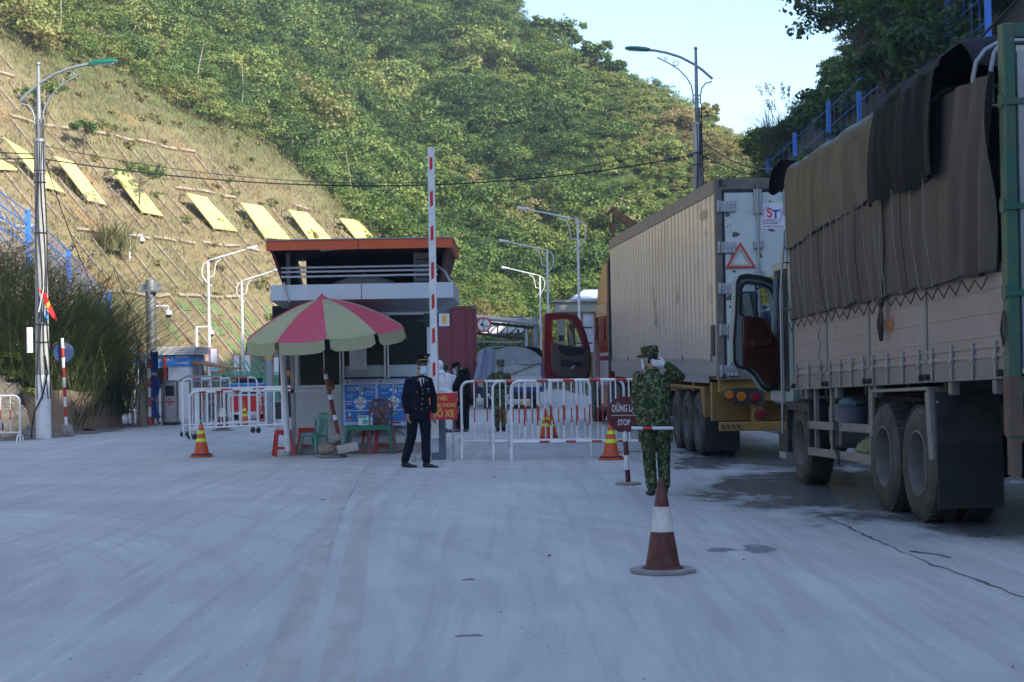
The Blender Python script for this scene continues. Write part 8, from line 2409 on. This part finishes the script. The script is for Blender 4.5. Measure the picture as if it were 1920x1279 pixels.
def remesh(mb,name,material,parent,voxel=.008,it=4,wrinkle=0.0):
 me=mb.mesh(name,material)
 o=bpy.data.objects.new(name+'_raw',me)
 md=o.modifiers.new('r','REMESH');md.mode='VOXEL';md.voxel_size=voxel
 sm=o.modifiers.new('s','SMOOTH');sm.factor=.5;sm.iterations=it
 m2=bake(o)
 bpy.data.objects.remove(o);bpy.data.meshes.remove(me)
 m2.name=name
 if wrinkle:
  n_=len(m2.vertices);co=np.zeros(n_*3,np.float32);no=np.zeros(n_*3,np.float32)
  m2.vertices.foreach_get('co',co);m2.vertices.foreach_get('normal',no)
  k=[mnoise.noise((x*9,y*9,z*16))+.6*mnoise.noise((x*20+3,y*20,z*30))for x,y,z in co.reshape(-1,3).tolist()]
  co=co.reshape(-1,3)+no.reshape(-1,3)*(np.array(k)[:,None]*wrinkle)
  m2.vertices.foreach_set('co',np.ascontiguousarray(co,dtype=np.float32).ravel())
 m2.materials.clear();m2.materials.append(material)
 m2.polygons.foreach_set('use_smooth',[True]*len(m2.polygons))
 r=bpy.data.objects.new(name,m2);COL.objects.link(r)
 if parent:r.parent=parent
 return r
def hand(mb,wrist,d,thumb,curl=.5,s=1.0):
 """d: pointing direction of the hand, thumb: side on which the thumb sits"""
 w=Vector(wrist);d=Vector(d).normalized();th=Vector(thumb);th=(th-d*th.dot(d)).normalized();nn_=d.cross(th)
 if nn_.length<.01:nn_=Vector((0,1,0))
 M=Matrix((th,d,nn_)).transposed()
 mb.ell(w+d*.045*s,(.040*s,.055*s,.017*s),M,n=12)
 mb.tube([w-d*.03,w+d*.03*s],[.027*s,.03*s],10)
 for k,(off,ln)in enumerate(((.030,.072),(.010,.082),(-.010,.076),(-.029,.058))):
  b0=w+d*.082*s+th*off*s;p=[b0];a=curl*.35
  for j,f in enumerate((.45,.32,.26)):
   a2=a+curl*.75*j
   dirv=(d*math.cos(a2)+nn_*math.sin(a2)+th*off*1.2).normalized();p.append(p[-1]+dirv*ln*f*s)
  mb.tube(p,[.0095*s,.0088*s,.008*s,.0065*s],8);mb.ell(p[-1],.0068*s,n=6)
 b0=w+d*.025*s+th*.032*s
 p1=b0+(d*.6+th*.75+nn_*.25).normalized()*.035*s;p2=p1+(d*.9+th*.25+nn_*.35).normalized()*.032*s
 mb.tube([b0,p1,p2],[.013*s,.0105*s,.0085*s],8);mb.ell(p2,.0085*s,n=6)
def head(mb,c,f,u=(0,0,1),s=1.0):
 c=Vector(c);f=Vector(f).normalized();u=Vector(u);u=(u-f*u.dot(f)).normalized();r=f.cross(u)
 M=Matrix((r,f,u)).transposed()
 def at(x,y,z):return c+M@Vector((x*s,y*s,z*s))
 mb.ell(at(0,-.008,.025),(.073*s,.092*s,.088*s),M)
 mb.ell(at(0,.018,-.045),(.060*s,.068*s,.070*s),M)
 mb.ell(at(0,.048,-.098),(.030*s,.030*s,.024*s),M)
 mb.ell(at(0,.062,.018),(.052*s,.026*s,.014*s),M)
 for q in(-1,1):
  mb.ell(at(q*.038,.058,-.028),(.022*s,.022*s,.02*s),M)
  mb.ell(at(q*.075,-.005,-.015),(.010*s,.020*s,.032*s),M)
 mb.tube([at(0,.078,.008),at(0,.095,-.012),at(0,.104,-.032)],[.009*s,.011*s,.014*s],8);mb.ell(at(0,.092,-.034),(.018*s,.014*s,.010*s),M)
 mb.ell(at(0,.080,-.064),(.024*s,.010*s,.006*s),M);mb.ell(at(0,.078,-.074),(.021*s,.010*s,.007*s),M)
 return M,at
def person(label,base,J,look,jacket,trousers,shoe,hem=-.10,skirt=1.0,glove=None,hands=(.6,.6),thumbs=None,voxel=.008,wrinkle=.0025,handdir=None,sleeve=1.0,tilt=(0,0,1),bulk=1.0,hide_hair=False):
 V_={k:Vector(v)for k,v in J.items()}
 sh=(V_['sl']-V_['sr']).normalized()
 fwd=Vector((0,0,1)).cross(sh)
 hipw=(V_['hl']-V_['hr']).normalized()
 mb=MB()
 M,at=head(mb,V_['head'],look,tilt)
 loft(mb,[(V_['neck']-Vector((0,0,.06)),.062,.06),(V_['neck']+Vector((0,0,.03)),.056,.058),(V_['neck'].lerp(V_['head'],.6),.055,.058)],sh)
 loft(mb,[(V_['pelvis']-Vector((0,0,.06)),.12,.09),(V_['pelvis'],.15,.10),(V_['pelvis'].lerp(V_['chest'],.5),.135,.09),(V_['chest'],.155,.105),(V_['chest'].lerp(V_['neck'],.55),.14,.085),(V_['neck']-Vector((0,0,.02)),.07,.06)],sh)
 hd=handdir or{}
 for s_ in 'lr':
  limb(mb,[V_['s'+s_],V_['e'+s_],V_['w'+s_]],[.056,.043,.029])
  limb(mb,[V_['h'+s_],V_['k'+s_],V_['a'+s_]],[.082,.055,.040])
  d=Vector(hd[s_])if s_ in hd else(V_['w'+s_]-V_['e'+s_])
  th=Vector(thumbs[s_])if thumbs and s_ in thumbs else fwd
  if not glove:hand(mb,V_['w'+s_]+d.normalized()*.02,d,th,hands[0 if s_=='l' else 1])
  limb(mb,[V_['a'+s_],V_['a'+s_]-Vector((0,0,.05))],[.036,.028])
 body=remesh(mb,'person',m_skin,None,voxel*.85,3)
 body.location=base
 tag(body,label,'person',None)
 mb=MB()
 loft(mb,[(V_['pelvis']-Vector((0,0,.09)),.135*bulk,.11),(V_['pelvis'],.168*bulk,.122),(V_['pelvis']+Vector((0,0,.12)),.160*bulk,.112)],hipw)
 for s_ in 'lr':
  an=V_['a'+s_]
  limb(mb,[V_['h'+s_]+Vector((0,0,-.02)),V_['h'+s_].lerp(V_['k'+s_],.5),V_['k'+s_],V_['k'+s_].lerp(an,.5),an+Vector((0,0,.02))],[.098*bulk,.088*bulk,.075*bulk,.070*bulk,.062*bulk])
 remesh(mb,'trousers',trousers,body,voxel,4,wrinkle)
 mb=MB()
 hemc=V_['pelvis']+Vector((0,0,hem))
 loft(mb,[(hemc,.182*skirt*bulk,.142*skirt),(V_['pelvis']+Vector((0,0,.03)),.178*skirt*bulk,.138),(V_['pelvis'].lerp(V_['chest'],.45),.166*bulk,.122),(V_['chest'],.188*bulk,.135),(V_['chest'].lerp(V_['neck'],.5),.178*bulk,.115),(V_['neck']-Vector((0,0,.035)),.10,.082),(V_['neck']+Vector((0,0,.012)),.072,.074)],sh,24)
 for s_ in 'lr':
  el=V_['e'+s_];w_=V_['w'+s_]
  limb(mb,[V_['s'+s_],V_['s'+s_].lerp(el,.5),el,el.lerp(w_,.55),w_-(w_-el).normalized()*.01],[.066*bulk,.063*bulk*sleeve,.058*sleeve,.055*sleeve,.047*sleeve])
 jk=remesh(mb,'jacket',jacket,body,voxel,4,wrinkle)
 for s_ in 'lr':
  mb=MB();a=V_['a'+s_];t_=V_['t'+s_];dv=Vector((t_.x-a.x,t_.y-a.y,0)).normalized();sd=Vector((-dv.y,dv.x,0))
  loft(mb,[(a-dv*.055+Vector((0,0,-.055)),.035,.028),(a-dv*.03+Vector((0,0,-.045)),.042,.042),(a+dv*.05+Vector((0,0,-.055)),.044,.036),(a+dv*.12+Vector((0,0,-.068)),.046,.024),(a+dv*.18+Vector((0,0,-.074)),.034,.016),(a+dv*.20+Vector((0,0,-.076)),.018,.010)],sd,14)
  limb(mb,[a+Vector((0,0,.06)),a+Vector((0,0,-.04))],[.045,.045])
  remesh(mb,'shoe',shoe,body,voxel,3)
 if glove:
  for s_ in 'lr':
   mb=MB();d=Vector(hd[s_])if s_ in hd else(V_['w'+s_]-V_['e'+s_]);th=Vector(thumbs[s_])if thumbs and s_ in thumbs else fwd
   hand(mb,V_['w'+s_]+d.normalized()*.015,d,th,hands[0 if s_=='l' else 1],1.08);remesh(mb,'glove',glove,body,voxel*.75,2)
 if not hide_hair:
  mb=MB();mb.ell(at(0,-.016,.030),(.079,.094,.092),M,n=16);mb.ell(at(0,-.035,-.02),(.072,.065,.07),M,n=14);remesh(mb,'hair',m_hair,body,voxel,2)
 for q in(-1,1):
  MB().ell(at(q*.030,.079,-.004),(.013,.006,.006),M,n=8).build('eye',m_eye,body)
  mb=MB();mb.tube([at(q*.015,.087,.018),at(q*.032,.084,.023),at(q*.05,.072,.017)],.004,5);mb.build('eyebrow',m_hair,body)
 return body,M,at,V_
def face_mask(body,at,material,M):
 mb=MB()
 def f(u,v):
  a=(u-.5)*2.2;z=-.115+.105*v
  r_=.088+.022*math.exp(-(a/.55)**2)*(1-abs(v-.45)*.7)
  return at(r_*.80*math.sin(a),.004+r_*1.02*math.cos(a)+.004*math.sin(v*18),z+.018*math.cos(a)*v)
 mb.sheet(f,16,8,.003);o=mb.build('face_mask',material,body)
 mb=MB()
 for q in(-1,1):
  mb.tube([at(q*.068,.045,-.02),at(q*.083,.0,.008),at(q*.082,-.02,-.01)],.0022,4);mb.tube([at(q*.064,.045,-.10),at(q*.080,.0,-.05),at(q*.082,-.02,-.02)],.0022,4)
 mb.build('ear_loops',m_shirtw,o)
 return o
def HM(M,at):
 """matrix of the head frame: x right, y forward, z up"""
 o=at(0,0,0);r,f,u=(M@Vector((1,0,0))),(M@Vector((0,1,0))),(M@Vector((0,0,1)))
 return MAT4(o,r,f,u)
def field_cap(body,M,at,material,badge=True):
 H_=HM(M,at)
 mb=MB();T=H_@Matrix.Translation((0,-.012,.045))@Matrix.Diagonal((.88,1.06,1,1))
 mb.lathe([(.098,0),(.101,.03),(.104,.085),(.098,.098),(.06,.105),(.001,.107)],28,T,cap=False)
 mb.sheet(lambda u,v:H_@V(.088*(1-.12*v*v)*math.sin((u-.5)*2.5),.075+.0+.085*math.cos((u-.5)*2.5)*.35+.055*v*math.cos((u-.5)*2.0),.050-.022*v),12,4,.004)
 c=mb.build('cap',material,body)
 if badge:
  mb=MB();mb.prism([(.014*math.cos(a*math.pi/5)*(1 if a%2 else .55),.014*math.sin(a*math.pi/5)*(1 if a%2 else .55))for a in range(10)],H_@MAT4((0,.100,.10),(-1,0,0),(0,0,1),(0,1,0)),.008);mb.build('cap_badge',m_gold,c)
 return c
# --- the uniformed officer walking in front of the booth
ob=G(788,877);ob.z=0
J=dict(head=(.062,-.03,1.545),neck=(.03,-.0,1.385),chest=(.0,.0,1.19),pelvis=(-.02,.02,.90),
         sl=(.150,.075,1.31),el=(.222,.10,1.05),wl=(.218,.03,.835),sr=(-.150,-.07,1.31),er=(-.215,-.06,1.055),wr=(-.18,-.115,.84),
         hl=(.065,.055,.86),kl=(.09,.02,.47),al=(.095,.0,.085),tl=(.27,-.06,.02),
         hr=(-.095,-.02,.86),kr=(-.125,.02,.47),ar=(-.235,.06,.095),tr=(-.07,.01,.02))
body,M,at,V_=person('person in a black dress uniform and peaked cap, pale blue mask, walking by the booth',ob,J,(.52,-.85,-.04),m_navy,m_navy,m_shoe,hem=-.16,skirt=1.04,hands=(.7,.7),voxel=.008,wrinkle=.0015,sleeve=.93)
face_mask(body,at,m_mask,M)
H_=HM(M,at)
mb=MB();T=H_@Matrix.Translation((0,-.014,.080))@Matrix.Rotation(R(7),4,'X')@Matrix.Diagonal((.90,1.08,1,1))
mb.lathe([(.090,-.012),(.094,.03),(.118,.062),(.142,.080),(.138,.092),(.10,.102),(.001,.108)],32,T,cap=False);cp_=mb.build('cap',m_navy,body)
mb=MB();mb.lathe([(.0925,.0),(.0965,.028)],32,T,cap=False);mb.build('cap_band',m_blackc,cp_)
mb=MB();mb.sheet(lambda u,v:T@V(.093*math.sin((u-.5)*2.4)*(1+.04*v),.095*math.cos((u-.5)*2.4)+.055*v*math.cos((u-.5)*1.6),-.01-.030*v),14,5,.005);mb.build('cap_peak',m_shoe,cp_)
mb=MB();mb.tube([T@V(.099*math.sin(a),.099*math.cos(a),.008)for a in[(-1.15+2.3*k/12)for k in range(13)]],.007,6);mb.build('cap_cord',m_gold,cp_)
mb=MB();mb.ell(T@V(0,.114,.055),(.018,.010,.022),M,n=10);bd_=mb.build('cap_badge',m_gold,cp_);mb=MB();mb.ell(T@V(0,.122,.055),(.010,.006,.012),M,n=8);mb.build('badge_centre',m_sred,cp_)
fw_=Vector((.42,-.91,0));sd_=Vector((.91,.42,0));ch=Vector((0,0,0))
def jp(x,z,d=.0):
 c0=V_['pelvis'].lerp(V_['chest'],min(1.25,max(-.4,(z-.90)/.29)))
 half=.185;dep=.146+.012*math.sin((z-.9)*5)
 return Vector((c0.x,c0.y,z))+sd_*x+fw_*(dep*math.sqrt(max(0,1-(x/half)**2))+d)
mb=MB();a=jp(.0,1.18,.012);mb.add([jp(-.055,1.365,-.055),jp(.055,1.365,-.055),jp(.0,1.17,.014)],[(0,1,2)]);mb.add([jp(-.055,1.365,-.065),jp(.055,1.365,-.065),jp(.0,1.17,.004)],[(2,1,0)]);mb.build('shirt_front',m_shirtw,body,smooth=0)
mb=MB();mb.prism([(-.018,.0),(.018,0),(.012,-.03),(.02,-.15),(0,-.18),(-.02,-.15),(-.012,-.03)],MX(jp(0,1.355,-.038),sd_,Vector((0,0,1))-fw_*.28),.008);mb.build('necktie',m_blackc,body)
for q in(-1,1):
 mb=MB();mb.add([jp(q*.048,1.375,-.045),jp(q*.10,1.29,.0),jp(q*.085,1.255,.010),jp(q*.008,1.165,.020),jp(q*.048,1.375,-.055),jp(q*.10,1.29,-.01),jp(q*.085,1.255,.0),jp(q*.008,1.165,.010)],[(0,1,2,3),(7,6,5,4),(0,4,5,1),(1,5,6,2),(2,6,7,3),(3,7,4,0)]);lp=mb.build('lapel',m_navy,body,smooth=0)
 mb=MB();mb.tube([jp(q*.058,1.345,-.012),jp(q*.072,1.325,.002),jp(q*.085,1.328,.0)],.006,5);mb.build('collar_badge',m_gold,lp)
 mb=MB();p=V_['sl' if q>0 else 'sr'];mb.box(p+Vector((-.03*q,-.01,.068)),(.11,.05,.008),Matrix.Rotation(R(24),3,'Z')@Matrix.Rotation(R(q*18),3,'Y'));ep=mb.build('shoulder_board',mat('board_navy',(.012,.016,.07),.6),body)
 mb=MB()
 for k in range(2):mb.ell(p+Vector((-.03*q+.025*(k-.5)*1.3,-.012,.077-.006*(k-.5)*q)),(.008,.008,.004),n=6)
 mb.build('rank_stars',m_shirtw,ep)
 for z,w_ in((1.165,.048),(.92,.065)):
  mb=MB();x=q*.095;mb.box(jp(x,z,.006),(w_*1.7,.012,.035),MX((0,0,0),sd_,(0,0,1)).to_3x3()@Matrix.Rotation(R(90),3,'X'));mb.build('pocket_flap',m_navy,body)
  mb=MB();mb.ell(jp(x,z-.012,.016),.0085,n=8);mb.build('pocket_button',m_gold,body)
for z in(1.13,1.05,.97,.89):
 MB().ell(jp(.0,z,.010),(.0105,.0105,.0105),n=8).build('button',m_gold,body)
mb=MB();mb.box(jp(.09,1.195,.008),(.045,.006,.014),MX((0,0,0),sd_,(0,0,1)).to_3x3()@Matrix.Rotation(R(90),3,'X'));mb.build('name_tag',m_pteal,body)
for q in(1,):
 mb=MB();mb.tube([jp(.004,.78+.40*k/6,.008)for k in range(7)],.003,4);mb.build('front_seam',m_blackc,body)
# --- the soldier by the stop sign, seen from behind
sb_=G(1231,929);sb_.z=0
J=dict(head=(-.052,.03,1.605),neck=(-.02,.0,1.455),chest=(-.01,0,1.25),pelvis=(-.015,.0,.95),
         sl=(-.185,.0,1.395),el=(-.228,.0,1.13),wl=(-.165,-.06,.905),sr=(.175,.0,1.405),er=(.300,-.02,1.385),wr=(.135,-.105,1.535),
         hl=(-.09,.0,.90),kl=(-.08,.02,.49),al=(-.055,-.02,.095),tl=(-.09,.17,.02),hr=(.08,.0,.90),kr=(.095,.05,.49),ar=(.105,.10,.095),tr=(.11,.29,.02))
body,M,at,V_=person('person in green camouflage seen from behind, one white-gloved hand behind the neck, holding a baton',sb_,J,(-.80,.58,-.10),m_camo,m_camo,m_boot,hem=-.14,skirt=1.06,glove=m_glove,hands=(1.7,.35),thumbs=dict(l=(.3,.9,0),r=(0,-.3,1)),handdir=dict(l=(.35,-.15,-1),r=(-1,.02,.12)),voxel=.008,wrinkle=.004,bulk=1.07,sleeve=1.06)
face_mask(body,at,m_mask,M)
cpc=field_cap(body,M,at,m_camo,False)
mb=MB();mb.ell(at(.0,-.108,.08),(.05,.012,.02),M,n=10);mb.build('cap_opening',m_hair,cpc)
mb=MB();mb.tube([at(.062,.045,-.02),at(.084,.0,.012),at(.082,-.02,-.01)],.003,4);mb.build('mask_strap',m_shirtw,body)
mb=MB();loft(mb,[(V_['neck']+Vector((0,0,-.03)),.088,.082),(V_['neck']+Vector((0,.0,.03)),.078,.076)],(1,0,0));mb.build('collar',m_camo,body)
mb=MB();mb.box(V_['sl']+Vector((-.068,-.01,-.04)),(.012,.05,.06));mb.build('sleeve_patch',mat('patch_orange',(.45,.14,.03),.7),body)
for q in(-1,1):
 mb=MB();c=V_['hl' if q<0 else 'hr'].lerp(V_['kl' if q<0 else 'kr'],.45);mb.box(c+Vector((q*.085*1.05,-.01,0)),(.05,.14,.17));remesh(mb,'cargo_pocket',m_camo,body,.012,4,.003)
hw=sb_+V_['wl']
bt_a,bt_b=P(1184,803,hw.y-.085),P(1262,803,hw.y-.10)
bt=thing('baton','white traffic baton with a red grip held behind the soldier near the stop sign','baton',bt_a,0)
dv=bt_b-bt_a;mb=MB();mb.cyl((0,0,0),dv*.27,.019,.019,14,mi=0);mb.cyl(dv*.27,dv*.5,.0175,.0175,14,mi=1);mb.cyl(dv*.5,dv,.019,.019,14,mi=0);mb.cyl(dv*.70,dv*.72,.021,.021,14,mi=0);mb.cyl(dv*.27,dv*.29,.021,.021,14,mi=1)
mb.build('shaft',[m_shirtw,m_refl],bt)
# --- the soldier behind the barriers
s2=G(937,809);s2.z=0
J=dict(head=(.045,-.02,1.475),neck=(.035,.0,1.335),chest=(.02,0,1.15),pelvis=(.0,.0,.87),
         sl=(.185,.0,1.265),el=(.275,.05,1.03),wl=(.21,-.09,.835),sr=(-.135,.0,1.265),er=(-.30,.08,1.06),wr=(-.24,-.07,.86),
         hl=(.09,.0,.83),kl=(.085,-.02,.46),al=(.085,.02,.09),tl=(.13,-.15,.02),hr=(-.08,.0,.83),kr=(-.075,-.02,.46),ar=(-.04,.04,.09),tr=(-.06,-.14,.02))
body,M,at,V_=person('person in dark camouflage and cap facing the camera behind the crowd barriers, grey mask',s2,J,(.03,-1,-.06),m_camo_far,m_camo_far,m_shoe,hem=-.14,skirt=1.05,glove=m_glove,hands=(.9,.9),voxel=.011,wrinkle=.003,bulk=1.05)
face_mask(body,at,m_maskg,M);field_cap(body,M,at,m_camo_far,True)
mb=MB();mb.sheet(lambda u,v:V_['pelvis']+Vector((.172*math.sin(u*6.2832),-.13*math.cos(u*6.2832),.10+.045*v)),24,2,.006);mb.build('belt',m_blackc,body)
# --- the man in black leaning over
s3=G(867,810);s3.z=0
J=dict(head=(-.105,.0,1.455),neck=(.0,.0,1.375),chest=(.065,.01,1.17),pelvis=(.07,.0,.86),
         sl=(-.01,-.155,1.275),el=(-.14,-.19,1.04),wl=(-.295,-.08,.905),sr=(.13,.17,1.275),er=(.02,.2,1.02),wr=(-.26,.06,.93),
         hl=(.02,-.08,.82),kl=(-.045,-.06,.45),al=(-.07,-.05,.09),tl=(-.26,.0,.02),hr=(.10,.07,.82),kr=(.085,.05,.45),ar=(.09,.04,.09),tr=(-.06,.12,.02))
body,M,at,V_=person('person in a black hooded jacket and black cap bending forward beside the barrier',s3,J,(-.86,.12,-.42),m_blackc,m_blackc,mat('grey_trainer',(.10,.11,.12),.7,var=.2),hem=-.04,skirt=1.08,hands=(.6,.6),voxel=.010,wrinkle=.003,bulk=1.06,tilt=(-.3,0,1),sleeve=1.12)
face_mask(body,at,m_mask,M)
H_=HM(M,at)
mb=MB();T=H_@Matrix.Translation((0,-.014,.035))@Matrix.Diagonal((.86,1.06,1,1))
mb.lathe([(.097,0),(.099,.03),(.088,.065),(.055,.088),(.001,.096)],24,T,cap=False);mb.sheet(lambda u,v:H_@V(.080*math.sin((u-.5)*2.3),.070+.03*math.cos((u-.5)*2.3)+.075*v*math.cos((u-.5)*1.7),.040-.02*v),12,4,.004);mb.build('cap',m_blackc,body)
mb=MB();c=V_['neck'];mb.ell(c+Vector((.085,0,.0)),(.10,.13,.085),n=14);mb.ell(c+Vector((.01,0,-.01)),(.11,.115,.06),n=14);remesh(mb,'hood',m_blackc,body,.012,5,.004)
# --- two people half hidden by the raised boom
s4=G(838,811);s4.z=0
J=dict(head=(-.14,.0,1.50),neck=(-.13,.0,1.36),chest=(-.10,0,1.16),pelvis=(-.03,.0,.86),
         sl=(-.26,.12,1.27),el=(-.33,.12,1.02),wl=(-.25,.2,.86),sr=(.02,-.12,1.27),er=(.08,-.10,1.02),wr=(.05,.1,.90),
         hl=(-.09,.06,.82),kl=(-.06,.06,.45),al=(-.05,.08,.09),tl=(.05,.2,.02),hr=(.05,-.04,.82),kr=(.06,-.02,.45),ar=(.06,.0,.09),tr=(.20,.08,.02))
body,M,at,V_=person('person in a white hooded protective suit with blue seams, half hidden behind the boom',s4,J,(.45,.85,-.2),m_ppe,m_ppe,mat('suit_shoe',(.10,.10,.11),.7),hem=-.10,skirt=1.12,glove=m_glove,hands=(.5,.5),voxel=.011,wrinkle=.005,bulk=1.12,sleeve=1.15)
mb=MB();mb.ell(at(0,-.02,.01),(.098,.112,.122),M,n=16);mb.ell(V_['neck'],(.11,.11,.07),n=12);remesh(mb,'hood',m_ppe,body,.011,4,.004)
mb=MB();c=V_['chest'];
mb.tube([V_['sr']+Vector((-.06,-.09,.06)),c+Vector((.10,-.135,.02)),V_['pelvis']+Vector((.13,-.125,.06))],.010,6);mb.build('suit_seam',m_ppeb,body)
mb=MB();mb.tube([V_['pelvis']+Vector((-.12,-.13,.08)),V_['pelvis']+Vector((.05,-.165,.08)),V_['pelvis']+Vector((.17,-.11,.08))],.010,6);mb.build('suit_seam',m_ppeb,body)
mb=MB();mb.tube([V_['chest']+Vector((-.12,-.12,.14)),V_['chest']+Vector((.0,-.14,.15)),V_['chest']+Vector((.12,-.10,.13))],.009,6);mb.build('suit_seam',m_ppeb,body)
s5=G(846,808);s5.z=0;s5.y=42.5;s5.x=P(846,800,42.5).x
J=dict(head=(-.15,.0,1.42),neck=(-.08,.0,1.30),chest=(-.02,0,1.12),pelvis=(.0,.0,.84),
         sl=(-.13,-.14,1.22),el=(-.18,-.16,.98),wl=(-.30,-.05,.88),sr=(.08,.14,1.22),er=(.02,.16,.98),wr=(-.22,.1,.88),
         hl=(-.03,-.07,.80),kl=(-.03,-.07,.45),al=(-.02,-.06,.09),tl=(-.2,-.02,.02),hr=(.05,.07,.80),kr=(.05,.07,.45),ar=(.06,.06,.09),tr=(-.1,.1,.02))
body,M,at,V_=person('dark-haired person in a pale shirt standing behind the one in black, bare-headed',s5,J,(-.8,.5,-.3),m_shirt,m_blackc,m_shoe,hem=-.06,skirt=1.05,hands=(.6,.6),voxel=.012,wrinkle=.003)
bpy.data.scenes.remove(TMP)
# ------------------------------------------------------------------ haze
m_haze=bpy.data.materials.new('air_haze');m_haze.use_nodes=True
_n=m_haze.node_tree;_n.nodes.remove(_n.nodes['Principled BSDF'])
_v=_n.nodes.new('ShaderNodeVolumePrincipled');_v.inputs['Color'].default_value=(.80,.89,1.0,1);_v.inputs['Density'].default_value=.0007;_v.inputs['Anisotropy'].default_value=.2
_n.links.new(_v.outputs[0],_n.nodes['Material Output'].inputs['Volume'])
hb=stuff(MB().bx(-90,130,-95,250,-1.2,92).build('haze',m_haze,smooth=0))
